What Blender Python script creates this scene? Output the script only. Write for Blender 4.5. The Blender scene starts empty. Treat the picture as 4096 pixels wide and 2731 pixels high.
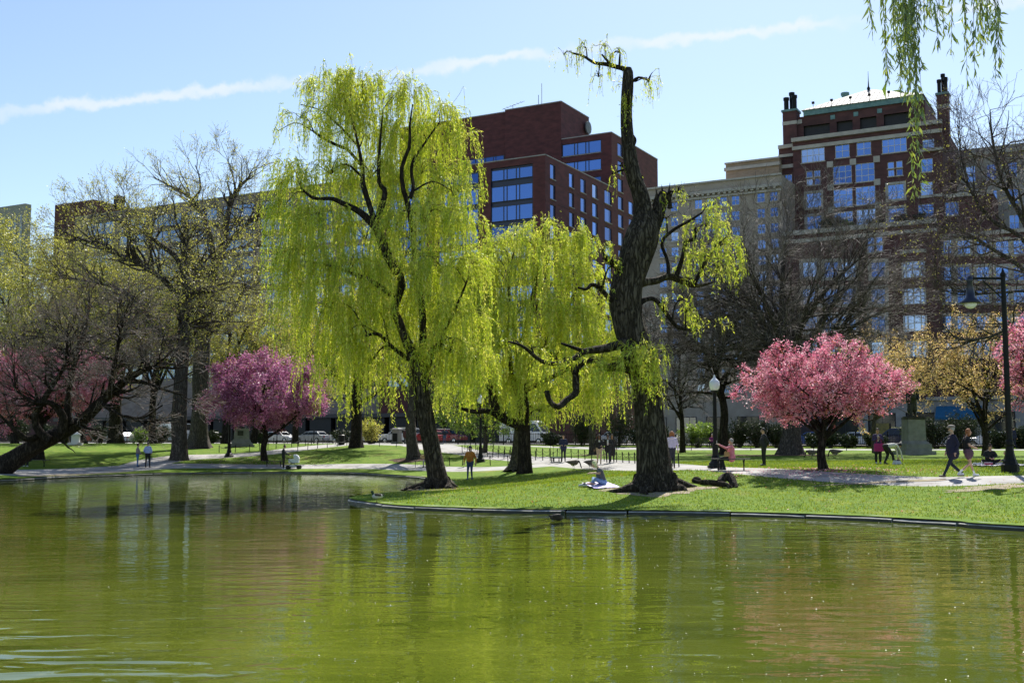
import bpy, math, random
import numpy as np
from mathutils import Vector, Matrix
from mathutils.geometry import delaunay_2d_cdt

# ---------------------------------------------------------------- camera, sky, sun, exposure
SC = bpy.context.scene
F, HZ, CAMZ = 4551.0, 1770.0, 2.13           # focal length and horizon row for a 4096 px wide frame, eye height over the water
PITCH = math.atan((HZ - 1365.5) / F)
CP, SP = math.cos(PITCH), math.sin(PITCH)
cam = bpy.data.objects.new('camera', bpy.data.cameras.new('camera'))
SC.collection.objects.link(cam)
cam.data.sensor_width = 36.0
cam.data.lens = F / 4096 * 36.0
cam.data.clip_start = 0.1
cam.data.clip_end = 3000
cam.location = (0, 0, CAMZ)
cam.rotation_euler = (math.pi / 2 + PITCH, 0, 0)
SC.camera = cam
SC.render.resolution_x, SC.render.resolution_y = 1024, 682

SUN_AZ, SUN_EL = math.radians(17), math.radians(48)   # azimuth to the right of straight ahead
sun_dir = Vector((math.sin(SUN_AZ) * math.cos(SUN_EL), math.cos(SUN_AZ) * math.cos(SUN_EL), math.sin(SUN_EL)))
world = bpy.data.worlds.new('World')
SC.world = world
world.use_nodes = True
wn, wl = world.node_tree.nodes, world.node_tree.links
wn.clear()
w_out = wn.new('ShaderNodeOutputWorld')
w_bg = wn.new('ShaderNodeBackground')
w_sky = wn.new('ShaderNodeTexSky')
w_sky.sky_type = 'NISHITA'
w_sky.sun_disc = False
w_sky.sun_elevation = SUN_EL
w_sky.sun_rotation = SUN_AZ
w_sky.air_density = 1.0
w_sky.dust_density = 0.45
w_sky.ozone_density = 1.3
w_bg.inputs['Strength'].default_value = 0.098
wl.new(w_bg.outputs[0], w_out.inputs[0])

sun = bpy.data.objects.new('sun', bpy.data.lights.new('sun', 'SUN'))
SC.collection.objects.link(sun)
sun.data.energy = 5.0
sun.data.angle = math.radians(0.53)
sun.data.color = (1.0, 0.955, 0.88)
sun.rotation_euler = sun_dir.to_track_quat('Z', 'Y').to_euler()

SC.view_settings.view_transform = 'Standard'
SC.view_settings.look = 'None'
SC.view_settings.gamma = 1
SC.view_settings.use_curve_mapping = False
SC.view_settings.exposure = 0.75
SC.cycles.use_denoising = True
SC.cycles.max_bounces = 8
SC.cycles.diffuse_bounces = 3
SC.cycles.transmission_bounces = 6
SC.cycles.glossy_bounces = 2
SC.cycles.adaptive_threshold = 0.02
SC.cycles.caustics_reflective = False
SC.cycles.caustics_refractive = False

# a thin broken vapour trail high up, laid along a great circle of the sky
def ray(px, py):
    u, v = (px - 2048) / F, (1365.5 - py) / F
    x, y, z = u, CP - v * SP, SP + v * CP
    return np.array([x / y, 1.0, z / y])
_n = Vector(ray(0, 468)).cross(Vector(ray(3300, 105))).normalized()
def wnode(t, **k):
    n = wn.new(t)
    for a, b in k.items(): setattr(n, a, b)
    return n
tc = wnode('ShaderNodeTexCoord')
dp = wnode('ShaderNodeVectorMath', operation='DOT_PRODUCT'); dp.inputs[1].default_value = _n
wl.new(tc.outputs['Generated'], dp.inputs[0])
wob = wnode('ShaderNodeTexNoise'); wob.inputs['Scale'].default_value = 9.0; wob.inputs['Detail'].default_value = 6
wob.inputs['Roughness'].default_value = 0.65
wl.new(tc.outputs['Generated'], wob.inputs['Vector'])
m1 = wnode('ShaderNodeMath', operation='MULTIPLY_ADD'); m1.inputs[1].default_value = 0.018; m1.inputs[2].default_value = -0.009
wl.new(wob.outputs['Fac'], m1.inputs[0])
fine = wnode('ShaderNodeTexNoise'); fine.inputs['Scale'].default_value = 60.0; fine.inputs['Detail'].default_value = 5
wl.new(tc.outputs['Generated'], fine.inputs['Vector'])
m1b = wnode('ShaderNodeMath', operation='MULTIPLY_ADD'); m1b.inputs[1].default_value = 0.02
wl.new(fine.outputs['Fac'], m1b.inputs[0]); wl.new(m1.outputs[0], m1b.inputs[2])
m2 = wnode('ShaderNodeMath', operation='ADD'); wl.new(dp.outputs['Value'], m2.inputs[0]); wl.new(m1b.outputs[0], m2.inputs[1])
m2c = wnode('ShaderNodeMath', operation='SUBTRACT'); wl.new(m2.outputs[0], m2c.inputs[0]); m2c.inputs[1].default_value = 0.008
m3 = wnode('ShaderNodeMath', operation='ABSOLUTE'); wl.new(m2c.outputs[0], m3.inputs[0])
mr = wnode('ShaderNodeMapRange'); mr.interpolation_type = 'SMOOTHERSTEP'
mr.inputs['From Min'].default_value = 0.0075; mr.inputs['From Max'].default_value = 0.0
wl.new(m3.outputs[0], mr.inputs['Value'])
pat = wnode('ShaderNodeTexNoise'); pat.inputs['Scale'].default_value = 8.0; pat.inputs['Detail'].default_value = 4
wl.new(tc.outputs['Generated'], pat.inputs['Vector'])
mr2 = wnode('ShaderNodeMapRange'); mr2.inputs['From Min'].default_value = 0.4; mr2.inputs['From Max'].default_value = 0.62
wl.new(pat.outputs['Fac'], mr2.inputs['Value'])
m4 = wnode('ShaderNodeMath', operation='MULTIPLY'); wl.new(mr.outputs[0], m4.inputs[0]); wl.new(mr2.outputs[0], m4.inputs[1])
m5 = wnode('ShaderNodeMath', operation='MULTIPLY'); wl.new(m4.outputs[0], m5.inputs[0]); m5.inputs[1].default_value = 0.68
hs = wnode('ShaderNodeHueSaturation'); hs.inputs['Saturation'].default_value = 1.0
wl.new(w_sky.outputs[0], hs.inputs['Color'])
mixw = wnode('ShaderNodeMixRGB'); mixw.inputs['Color2'].default_value = (5.6, 5.9, 6.3, 1)
wl.new(m5.outputs[0], mixw.inputs['Fac']); wl.new(hs.outputs[0], mixw.inputs['Color1'])
wl.new(mixw.outputs[0], w_bg.inputs['Color'])

# ---------------------------------------------------------------- helpers: places
def at(px, py, d):
    r = ray(px, py)
    return np.array([r[0] * d, d, CAMZ + r[2] * d])
K2 = 4096 / 2352
def f2(x, y, d): return at(x * K2, y * K2, d)
def m_px(n, d): return n * d / F            # size in metres of n pixels at depth d

# ---------------------------------------------------------------- helpers: objects
COL = SC.collection
def tag(o, label=None, cat=None, group=None, kind=None):
    if label: o['label'] = label
    if cat: o['category'] = cat
    if group: o['group'] = group
    if kind: o['kind'] = kind
    return o
def empty(name, loc=(0, 0, 0), rz=0.0, label=None, cat=None, group=None):
    o = bpy.data.objects.new(name, None)
    o.empty_display_size = 0.3
    COL.objects.link(o)
    o.location = loc
    o.rotation_euler = (0, 0, rz)
    return tag(o, label, cat, group)
def link(name, me, parent=None, loc=None, rot=None, scale=None):
    o = bpy.data.objects.new(name, me)
    COL.objects.link(o)
    if parent is not None: o.parent = parent
    if loc is not None: o.location = loc
    if rot is not None: o.rotation_euler = rot
    if scale is not None: o.scale = scale
    return o
def copy_tree(o, parent=None):
    c = o.copy(); COL.objects.link(c); c.parent = parent
    for ch in o.children: copy_tree(ch, c)
    return c
def npmesh(name, V, Q, mats, mi=None, smooth=False, rnd=None):
    """V (N,3), Q (M,k) one polygon size; mats list; mi per-face index; rnd per-face float."""
    V = np.asarray(V, dtype=np.float32); Q = np.asarray(Q, dtype=np.int32)
    me = bpy.data.meshes.new(name)
    n, (m, k) = len(V), Q.shape
    me.vertices.add(n); me.vertices.foreach_set('co', V.ravel())
    me.loops.add(m * k); me.loops.foreach_set('vertex_index', Q.ravel())
    me.polygons.add(m)
    me.polygons.foreach_set('loop_start', np.arange(m, dtype=np.int32) * k)
    me.polygons.foreach_set('loop_total', np.full(m, k, dtype=np.int32))
    for x in mats: me.materials.append(x)
    if mi is not None: me.polygons.foreach_set('material_index', np.asarray(mi, dtype=np.int32))
    me.polygons.foreach_set('use_smooth', np.full(m, bool(smooth)))
    me.update(calc_edges=True)
    if rnd is not None:
        a = me.attributes.new('rnd', 'FLOAT', 'FACE')
        a.data.foreach_set('value', np.asarray(rnd, dtype=np.float32))
    return me
class MB:
    """collects faces of one mesh object"""
    def __init__(s): s.v = []; s.f = []; s.m = []
    def add(s, vs, fs, mi=0):
        b = len(s.v); s.v.extend([tuple(float(c) for c in p) for p in vs])
        for f in fs: s.f.append(tuple(b + i for i in f)); s.m.append(mi)
        return s
    def box(s, c, d, mi=0, rz=0.0, taper=1.0, R=None):
        hx, hy, hz = d[0] / 2, d[1] / 2, d[2] / 2
        vs = []
        for z in (-1, 1):
            k = 1 if z < 0 else taper
            for x, y in ((-1, -1), (1, -1), (1, 1), (-1, 1)):
                p = Vector((x * hx * k, y * hy * k, z * hz))
                if rz: p = Matrix.Rotation(rz, 3, 'Z') @ p
                if R is not None: p = R @ p
                vs.append((p.x + c[0], p.y + c[1], p.z + c[2]))
        return s.add(vs, [(3, 2, 1, 0), (4, 5, 6, 7), (0, 1, 5, 4), (1, 2, 6, 5), (2, 3, 7, 6), (3, 0, 4, 7)], mi)
    def bar(s, a, b, w, h=None, mi=0):
        a, b = Vector(a), Vector(b); d = b - a; L = d.length
        q = d.to_track_quat('X', 'Z').to_matrix()
        return s.box((a + b) / 2, (L, w, h or w), mi, R=q)
    def tube(s, pts, rad, n=8, mi=0, cap=True):
        V, Q = tubes([(np.array(pts, float), np.array(rad if hasattr(rad, '__len__') else [rad] * len(pts), float))], n)
        b = len(s.v); s.add(V, Q, mi)
        if cap:
            s.f.append(tuple(b + i for i in range(n))[::-1]); s.m.append(mi)
            e = len(s.v) - n; s.f.append(tuple(e + i for i in range(n))); s.m.append(mi)
        return s
    def lathe(s, prof, n=12, c=(0, 0, 0), mi=0, sx=1.0, sy=1.0, close=True):
        vs, fs = [], []
        for r, z in prof:
            for i in range(n):
                a = 2 * math.pi * (i + .5) / n
                vs.append((c[0] + r * sx * math.cos(a), c[1] + r * sy * math.sin(a), c[2] + z))
        for j in range(len(prof) - 1):
            for i in range(n):
                k = (i + 1) % n
                fs.append((j * n + i, j * n + k, (j + 1) * n + k, (j + 1) * n + i))
        if close:
            fs.append(tuple(range(n))[::-1]); e = (len(prof) - 1) * n; fs.append(tuple(e + i for i in range(n)))
        return s.add(vs, fs, mi)
    def ball(s, c, r, n=10, m=7, mi=0):
        r = r if hasattr(r, '__len__') else (r, r, r)
        pr = [(max(math.sin(math.pi * j / m), .02), -math.cos(math.pi * j / m)) for j in range(m + 1)]
        vs, fs = [], []
        for q, z in pr:
            for i in range(n):
                a = 2 * math.pi * i / n
                vs.append((c[0] + r[0] * q * math.cos(a), c[1] + r[1] * q * math.sin(a), c[2] + r[2] * z))
        for j in range(m):
            for i in range(n):
                k = (i + 1) % n
                fs.append((j * n + i, j * n + k, (j + 1) * n + k, (j + 1) * n + i))
        return s.add(vs, fs, mi)
    def prism(s, poly, y0, y1, mi=0):
        """polygon in x,z extruded along y"""
        n = len(poly)
        vs = [(p[0], y0, p[1]) for p in poly] + [(p[0], y1, p[1]) for p in poly]
        fs = [tuple(range(n)), tuple(range(2 * n - 1, n - 1, -1))] + [(i, n + i, n + (i + 1) % n, (i + 1) % n) for i in range(n)]
        return s.add(vs, fs, mi)
    def mesh(s, name, mats, smooth=False, off=None):
        me = bpy.data.meshes.new(name)
        v = s.v if off is None else [(p[0] - off[0], p[1] - off[1], p[2] - off[2]) for p in s.v]
        me.from_pydata(v, [], s.f)
        for m in (mats if isinstance(mats, (list, tuple)) else [mats]): me.materials.append(m)
        me.polygons.foreach_set('material_index', s.m)
        if smooth: me.polygons.foreach_set('use_smooth', [True] * len(s.f))
        me.update()
        return me
    def obj(s, name, mats, parent=None, smooth=False, off=None, **k):
        return link(name, s.mesh(name, mats, smooth, off), parent, **k)

def tubes(polys, sides):
    """many tapered tubes at once: polys = [(points (n,3), radii (n,))...] -> V, Q"""
    groups = {}
    for P, R in polys: groups.setdefault(len(P), []).append((P, R))
    Vs, Qs, base = [], [], 0
    for n, g in groups.items():
        P = np.array([a for a, _ in g], float); R = np.array([b for _, b in g], float)
        V, Q = tubes_arr(P, R, sides)
        Vs.append(V); Qs.append(Q + base); base += len(V)
    return np.concatenate(Vs), np.concatenate(Qs)
def tubes_arr(P, R, sides):
    B, n, _ = P.shape
    T = np.empty_like(P); T[:, 1:-1] = P[:, 2:] - P[:, :-2]; T[:, 0] = P[:, 1] - P[:, 0]; T[:, -1] = P[:, -1] - P[:, -2]
    T /= np.linalg.norm(T, axis=2, keepdims=True) + 1e-9
    ax = P[:, -1] - P[:, 0]; ax /= np.linalg.norm(ax, axis=1, keepdims=True) + 1e-9
    ref = np.where(np.abs(ax[:, 2:3]) < .8, np.array([[0, 0, 1.]]), np.array([[1., 0, 0]]))[:, None, :]
    U = np.cross(T, np.broadcast_to(ref, T.shape)); U /= np.linalg.norm(U, axis=2, keepdims=True) + 1e-9
    W = np.cross(T, U)
    a = 2 * np.pi * np.arange(sides) / sides
    V = P[:, :, None, :] + R[:, :, None, None] * (np.cos(a)[None, None, :, None] * U[:, :, None, :] + np.sin(a)[None, None, :, None] * W[:, :, None, :])
    i = np.arange(sides); k = (i + 1) % sides
    q = np.stack([i, k, k + sides, i + sides], 1)
    q = (q[None] + (np.arange(n - 1) * sides)[:, None, None]).reshape(-1, 4)
    Q = (q[None] + (np.arange(B) * n * sides)[:, None, None]).reshape(-1, 4)
    return V.reshape(-1, 3), Q

# ---------------------------------------------------------------- helpers: materials
def new_mat(name):
    m = bpy.data.materials.new(name); m.use_nodes = True
    nt = m.node_tree
    return m, nt, nt.nodes['Principled BSDF'], nt.nodes['Material Output']
def node(nt, t, ins=None, **k):
    n = nt.nodes.new(t)
    for a, b in k.items(): setattr(n, a, b)
    for a, b in (ins or {}).items(): n.inputs[a].default_value = b
    return n
def ramp(nt, fac, stops):
    r = nt.nodes.new('ShaderNodeValToRGB'); el = r.color_ramp.elements
    while len(el) < len(stops): el.new(0.5)
    for e, (p, c) in zip(el, stops): e.position = p; e.color = (*c, 1)
    nt.links.new(fac, r.inputs[0])
    return r
def surf(name, c1, c2=None, scale=3.0, rough=0.8, metal=0.0, bump=0.0, bscale=None, stretch=(1, 1, 1), detail=6, dist=0.02, lo=.35, hi=.65, coord='Object', spec=0.5):
    """two-tone noise coloured surface with fine relief"""
    m, nt, b, _ = new_mat(name)
    b.inputs['Roughness'].default_value = rough; b.inputs['Metallic'].default_value = metal
    b.inputs['Specular IOR Level'].default_value = spec
    if c2 is None and bump == 0:
        b.inputs['Base Color'].default_value = (*c1, 1); return m
    t = node(nt, 'ShaderNodeTexCoord'); mp = node(nt, 'ShaderNodeMapping', {'Scale': stretch})
    nt.links.new(t.outputs[coord], mp.inputs[0])
    n = node(nt, 'ShaderNodeTexNoise', {'Scale': scale, 'Detail': detail, 'Roughness': .6})
    nt.links.new(mp.outputs[0], n.inputs[0])
    r = ramp(nt, n.outputs['Fac'], [(lo, c1), (hi, c2 or c1)])
    nt.links.new(r.outputs[0], b.inputs['Base Color'])
    if bump:
        n2 = node(nt, 'ShaderNodeTexNoise', {'Scale': bscale or scale * 4, 'Detail': 5, 'Roughness': .65})
        nt.links.new(mp.outputs[0], n2.inputs[0])
        bp = node(nt, 'ShaderNodeBump', {'Strength': bump, 'Distance': dist})
        nt.links.new(n2.outputs['Fac'], bp.inputs['Height']); nt.links.new(bp.outputs[0], b.inputs['Normal'])
    return m
def leaf_mat(name, stops, trans=0.5, gloss=0.06):
    """thin leaves or petals: reflected and transmitted light, colour spread from leaf to leaf"""
    m, nt, b, out = new_mat(name)
    nt.nodes.remove(b)
    a = node(nt, 'ShaderNodeAttribute', attribute_name='rnd')
    r = ramp(nt, a.outputs['Fac'], stops)
    d = node(nt, 'ShaderNodeBsdfDiffuse'); t = node(nt, 'ShaderNodeBsdfTranslucent')
    g = node(nt, 'ShaderNodeBsdfGlossy', {'Roughness': .45, 'Color': (1, 1, 1, 1)})
    nt.links.new(r.outputs[0], d.inputs[0]); nt.links.new(r.outputs[0], t.inputs[0])
    mx = node(nt, 'ShaderNodeMixShader', {'Fac': trans}); nt.links.new(d.outputs[0], mx.inputs[1]); nt.links.new(t.outputs[0], mx.inputs[2])
    m2 = node(nt, 'ShaderNodeMixShader', {'Fac': gloss}); nt.links.new(mx.outputs[0], m2.inputs[1]); nt.links.new(g.outputs[0], m2.inputs[2])
    nt.links.new(m2.outputs[0], out.inputs[0])
    return m
def bark_mat(name, c1, c2, sc=5.0, dist=.06, stretch=(1, 1, .22)):
    """long broken furrows: folded noise stretched along the trunk"""
    m, nt, b, _ = new_mat(name)
    b.inputs['Roughness'].default_value = .9; b.inputs['Specular IOR Level'].default_value = .08
    t = node(nt, 'ShaderNodeTexCoord'); mp = node(nt, 'ShaderNodeMapping', {'Scale': stretch})
    nt.links.new(t.outputs['Object'], mp.inputs[0])
    n = node(nt, 'ShaderNodeTexNoise', {'Scale': sc * 1.7, 'Detail': 4, 'Roughness': .6, 'Distortion': .5})
    nt.links.new(mp.outputs[0], n.inputs[0])
    s1 = node(nt, 'ShaderNodeMath', {1: .5}, operation='SUBTRACT'); nt.links.new(n.outputs['Fac'], s1.inputs[0])
    s2 = node(nt, 'ShaderNodeMath', operation='ABSOLUTE'); nt.links.new(s1.outputs[0], s2.inputs[0])
    mr_ = node(nt, 'ShaderNodeMapRange', {'From Min': 0.0, 'From Max': .13}); nt.links.new(s2.outputs[0], mr_.inputs['Value'])
    n2 = node(nt, 'ShaderNodeTexNoise', {'Scale': sc * 5, 'Detail': 4, 'Roughness': .7}); nt.links.new(mp.outputs[0], n2.inputs[0])
    mu = node(nt, 'ShaderNodeMath', {1: .7, 2: 0}, operation='MULTIPLY_ADD'); nt.links.new(mr_.outputs[0], mu.inputs[0])
    hf = node(nt, 'ShaderNodeMath', {1: .3}, operation='MULTIPLY'); nt.links.new(n2.outputs['Fac'], hf.inputs[0]); nt.links.new(hf.outputs[0], mu.inputs[2])
    r = ramp(nt, mu.outputs[0], [(.1, c1), (.85, c2)]); nt.links.new(r.outputs[0], b.inputs['Base Color'])
    bp = node(nt, 'ShaderNodeBump', {'Strength': 1.0, 'Distance': dist})
    nt.links.new(mu.outputs[0], bp.inputs['Height']); nt.links.new(bp.outputs[0], b.inputs['Normal'])
    return m
def plain(name, c, rough=.6, metal=0.0, spec=.5): return surf(name, c, rough=rough, metal=metal, spec=spec)

M = {}
M['iron'] = surf('painted_iron', (.006, .0065, .007), (.012, .012, .012), 8, .5, 0, .15, spec=.2)
M['rubber'] = plain('rubber', (.015, .015, .015), .8)
M['chrome'] = plain('chrome', (.6, .6, .62), .2, 1.0)
M['bark_dark'] = bark_mat('bark_dark', (.012, .0095, .008), (.065, .053, .043))
M['bark_willow'] = bark_mat('bark_willow', (.015, .012, .01), (.125, .105, .083), 4.5, .09)
M['bark_grey'] = bark_mat('bark_grey', (.035, .03, .026), (.13, .115, .1), 6, .04)
M['twig_brown'] = plain('twig_brown', (.075, .052, .042), .85, spec=.2)
M['twig_willow'] = plain('twig_willow', (.4, .38, .06), .7, spec=.3)
M['twig_grey'] = plain('twig_grey', (.17, .145, .13), .7, spec=.3)
M['bark_mid'] = bark_mat('bark_mid', (.035, .03, .027), (.15, .13, .115), 6, .04)
M['twig_plum'] = plain('twig_plum', (.14, .095, .1), .7, spec=.3)
M['twig_dark'] = plain('twig_dark', (.075, .062, .05), .85, spec=.2)
M['leaf_willow'] = leaf_mat('leaf_willow', [(0, (.24, .36, .01)), (.3, (.48, .6, .02)), (.7, (.76, .8, .075)), (1, (.88, .8, .2))], .55)
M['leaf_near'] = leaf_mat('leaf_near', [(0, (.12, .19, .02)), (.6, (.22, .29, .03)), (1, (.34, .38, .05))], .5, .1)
M['leaf_spring'] = leaf_mat('leaf_spring', [(0, (.3, .31, .035)), (.5, (.48, .47, .06)), (1, (.62, .56, .12))], .5)
M['leaf_fresh'] = leaf_mat('leaf_fresh', [(0, (.10, .2, .015)), (.5, (.19, .31, .02)), (1, (.28, .38, .04))], .5)
M['leaf_ever'] = leaf_mat('leaf_ever', [(0, (.012, .022, .008)), (.6, (.028, .045, .016)), (1, (.065, .08, .03))], .2, .025)
M['leaf_amber'] = leaf_mat('leaf_amber', [(0, (.55, .4, .07)), (.35, (.74, .55, .16)), (.7, (.85, .55, .28)), (1, (.88, .76, .36))], .55)
M['bud_red'] = leaf_mat('bud_red', [(0, (.14, .075, .055)), (.6, (.23, .13, .09)), (1, (.3, .2, .13))], .35)
M['petal_pink'] = leaf_mat('petal_pink', [(0, (.4, .13, .05)), (.16, (.56, .2, .08)), (.18, (.63, .11, .24)), (.5, (.8, .27, .39)), (.8, (.91, .49, .57)), (1, (.96, .77, .8))], .45)
M['petal_mauve'] = leaf_mat('petal_mauve', [(0, (.42, .3, .06)), (.12, (.55, .42, .1)), (.14, (.33, .075, .21)), (.6, (.52, .18, .36)), (.85, (.72, .35, .52)), (1, (.9, .64, .72))], .45)
M['petal_white'] = leaf_mat('petal_white', [(0, (.3, .32, .2)), (.3, (.7, .68, .64)), (1, (.82, .8, .78))], .3)

# ---------------------------------------------------------------- ground plan
ANG = math.radians(28.65)
BO = np.array([39.0, 96.0])                       # the street frame: x runs right along the fence, y runs away from the park
BX = np.array([math.cos(ANG), -math.sin(ANG)]); BY = np.array([math.sin(ANG), math.cos(ANG)])
def bw(x, y, z=0.0):
    p = BO + BX * x + BY * y
    return (float(p[0]), float(p[1]), z)
def to_b(X, Y):
    dx, dy = X - BO[0], Y - BO[1]
    return dx * BX[0] + dy * BX[1], dx * BY[0] + dy * BY[1]
def w0(px, py):
    r = ray(px, py); d = -CAMZ / r[2]
    return (r[0] * d, d)
def catmull(pts, n=6):
    P = np.array(pts, float); P = np.vstack([2 * P[0] - P[1], P, 2 * P[-1] - P[-2]])
    out = []
    for i in range(1, len(P) - 2):
        for t in np.linspace(0, 1, n, endpoint=False):
            a, b, c, d = P[i - 1], P[i], P[i + 1], P[i + 2]
            out.append(.5 * ((2 * b) + (c - a) * t + (2 * a - 5 * b + 4 * c - d) * t * t + (3 * b - a - 3 * c + d) * t ** 3))
    out.append(P[-2]); return np.array(out)
SHORE = catmull([(70, -8), (45, 4), (30, 14), (20, 21.5)]
    + [w0(*p) for p in ((4096, 2124), (3800, 2102), (3400, 2080), (3000, 2066), (2500, 2057), (2048, 2052), (1800, 2045), (1600, 2036), (1480, 2023), (1410, 2010))]
    + [(-5.95, 42.3), (-5.6, 44.6), (-4.6, 47.2), (-3.5, 50.5), (-3.1, 55), (-3.6, 61), (-5.4, 68), (-8.8, 74.5)]
    + [w0(*p) for p in ((1400, 1896), (1200, 1894), (1000, 1894), (800, 1896), (600, 1899), (400, 1906), (200, 1914), (0, 1925))] + [(-34, 58), (-50, 53), (-90, 46), (-160, 42)])
def sstep(x): x = np.clip(x, 0, 1); return x * x * (3 - 2 * x)
def shore_dist(X, Y):
    A, B = SHORE[:-1], SHORE[1:]; D = B - A; L2 = (D ** 2).sum(1)
    X = np.atleast_1d(np.asarray(X, float)).ravel(); Y = np.atleast_1d(np.asarray(Y, float)).ravel()
    out = np.empty(len(X))
    for i in range(0, len(X), 4000):
        P = np.stack([X[i:i + 4000], Y[i:i + 4000]], 1)
        t = np.clip(((P[:, None] - A) * D).sum(2) / L2, 0, 1)
        out[i:i + 4000] = np.sqrt((((A + t[..., None] * D) - P[:, None]) ** 2).sum(2)).min(1)
    return out
def ground(X, Y):
    X = np.atleast_1d(np.asarray(X, float)); Y = np.atleast_1d(np.asarray(Y, float))
    d = shore_dist(X, Y)
    k = .06 + (.012 - .06) * sstep((X + 8) / 16)
    z = .14 + .9 * sstep(d / 13) + k * np.maximum(d - 10, 0)
    z += .035 * np.sin(X * .31 + 1.3) * np.sin(Y * .27) * sstep(d / 6)
    bx, by = to_b(X, Y)
    zs = 1.65 + .4 * sstep(-bx / 75)
    w = sstep((by + 12) / 11)
    return np.minimum(z, zs) * (1 - w) + zs * w
def inpoly(P, poly):
    x, y = P[:, 0], P[:, 1]; r = np.zeros(len(P), bool)
    a, b = poly, np.roll(poly, -1, 0)
    for (x1, y1), (x2, y2) in zip(a, b):
        cnd = ((y1 > y) != (y2 > y))
        with np.errstate(divide='ignore', invalid='ignore'):
            r ^= cnd & (x < (x2 - x1) * (y - y1) / (y2 - y1 + 1e-12) + x1)
    return r
LANDP = np.vstack([SHORE, [(-300, 42), (-300, 430), (330, 430), (330, -60), (70, -60)]])
def gz(x, y): return float(ground(x, y)[0])
def gpt(px, d):
    z = 1.0
    for _ in range(3):
        x = (px - 2048) / F * (d * CP + (z - CAMZ) * SP); z = gz(x, d)
    return np.array([x, d, z])
def ongr(px, py, lo=22.0, hi=150.0):
    r = ray(px, py); d = np.arange(lo, hi, .05)
    h = np.where(inpoly(np.stack([r[0] * d, d], 1), LANDP), ground(r[0] * d, d), -9.0); k = np.nonzero(CAMZ + r[2] * d <= h)[0]
    dd = d[k[0]] if len(k) else hi
    return np.array([r[0] * dd, dd, gz(r[0] * dd, dd)])

# paths as strips (centre line in world x, y and width)
def strip(cl, w):
    P = catmull(cl, 5); T = np.gradient(P, axis=0); T /= np.linalg.norm(T, axis=1, keepdims=True)
    N = np.stack([-T[:, 1], T[:, 0]], 1); w = np.interp(np.linspace(0, 1, len(P)), np.linspace(0, 1, len(w)), w)[:, None] / 2
    return np.vstack([P + N * w, (P - N * w)[::-1]])
def c(px, d): return ((px - 2048) / F * d, d)
PATHS = {
 'main': strip([(30, 34), (22, 36.3), c(4096, 38.3), c(3700, 39.0), c(3300, 41.6), c(3000, 45.0), c(2800, 49.3), c(2600, 57), c(2420, 66), c(2300, 72)], [2.6, 2.6, 2.8, 3.8, 4.6]),
 'gate': strip([c(2330, 71), c(2180, 77), c(2050, 83), c(1900, 91), c(1760, 99), c(1660, 108)], [4.5, 3.6, 4, 5]),
 'low': strip([c(2330, 70.5), c(2200, 71), c(2050, 71.5), c(1900, 73), c(1780, 76), c(1680, 79.5)], [4, 2.6, 2.4]),
 'shore': strip([c(1720, 78.5), c(1560, 82), c(1400, 83.2), c(1200, 83.6), c(1000, 83.6), c(800, 82.8), c(640, 81.3), c(480, 78.5), c(300, 74.5), c(120, 71), c(-80, 68), (-48, 61), (-90, 54)], [3.0, 2.8, 3.0, 3.4, 3.0]),
 'inner': strip([c(1480, 108), c(1330, 103), c(1200, 98), c(1060, 92.8), c(900, 90), c(760, 88), c(640, 84.5), c(560, 80.5)], [2.6, 2.6, 2.8]),
 'plaza': np.array([c(1330, 106), c(1500, 104.5), c(1700, 101), c(1800, 104), bw(-48, -2)[:2], bw(-65, -2)[:2]]),
 'fence_walk': strip([bw(30, -6)[:2], bw(0, -6)[:2], bw(-40, -6)[:2], bw(-80, -6)[:2], bw(-150, -6)[:2]], [2.6, 2.6]),
}
BARE = {'dirt': np.array([c(80, 66.6), c(250, 69.0), c(420, 73.6), c(560, 77.2), c(420, 75.4), c(260, 72.0), c(90, 68.4)])}
SIDEWALK = np.array([bw(80, 0.4)[:2], bw(-170, 0.4)[:2], bw(-170, 4.2)[:2], bw(80, 4.2)[:2]])
ROAD = np.array([bw(80, 4.35)[:2], bw(-170, 4.35)[:2], bw(-170, 38)[:2], bw(80, 38)[:2]])
rng = np.random.default_rng(7)
land = np.vstack([SHORE, [(-300, 42), (-300, 430), (330, 430), (330, -60), (70, -60)]])
pts = []
def scatter(x0, x1, y0, y1, h):
    gx, gy = np.meshgrid(np.arange(x0, x1, h), np.arange(y0, y1, h))
    p = np.stack([gx.ravel(), gy.ravel()], 1) + rng.uniform(-.35 * h, .35 * h, (gx.size, 2))
    pts.append(p)
scatter(-9, 26, 26, 60, .9); scatter(-50, 60, 42, 140, 2.4); scatter(-290, 320, -50, 420, 18)
pp = np.vstack(pts); pp = pp[inpoly(pp, land)]; pp = pp[shore_dist(pp[:, 0], pp[:, 1]) > .35]
verts = [Vector(p) for p in land]; faces = [list(range(len(land)))]; edges = []
for poly in list(PATHS.values()) + list(BARE.values()) + [SIDEWALK, ROAD]:
    b = len(verts); verts += [Vector(p) for p in poly]; n = len(poly)
    edges += [(b + i, b + (i + 1) % n) for i in range(n)]
verts += [Vector(p) for p in pp]
res = delaunay_2d_cdt(verts, edges, faces, 1, 1e-4)
gv = np.array([tuple(v) for v in res[0]]); gf = np.array([f for f in res[2] if len(f) == 3])
cen = gv[gf].mean(1)
inland = inpoly(cen, land)
ispath = np.zeros(len(gf), bool)
for poly in PATHS.values(): ispath |= inpoly(cen, poly)
iswalk = inpoly(cen, SIDEWALK); isroad = inpoly(cen, ROAD)
isdirt = inpoly(cen, BARE['dirt']) & ~ispath
gzv = ground(gv[:, 0], gv[:, 1])
_bx, _by = to_b(gv[:, 0], gv[:, 1])
G3 = np.column_stack([gv, gzv])

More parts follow.
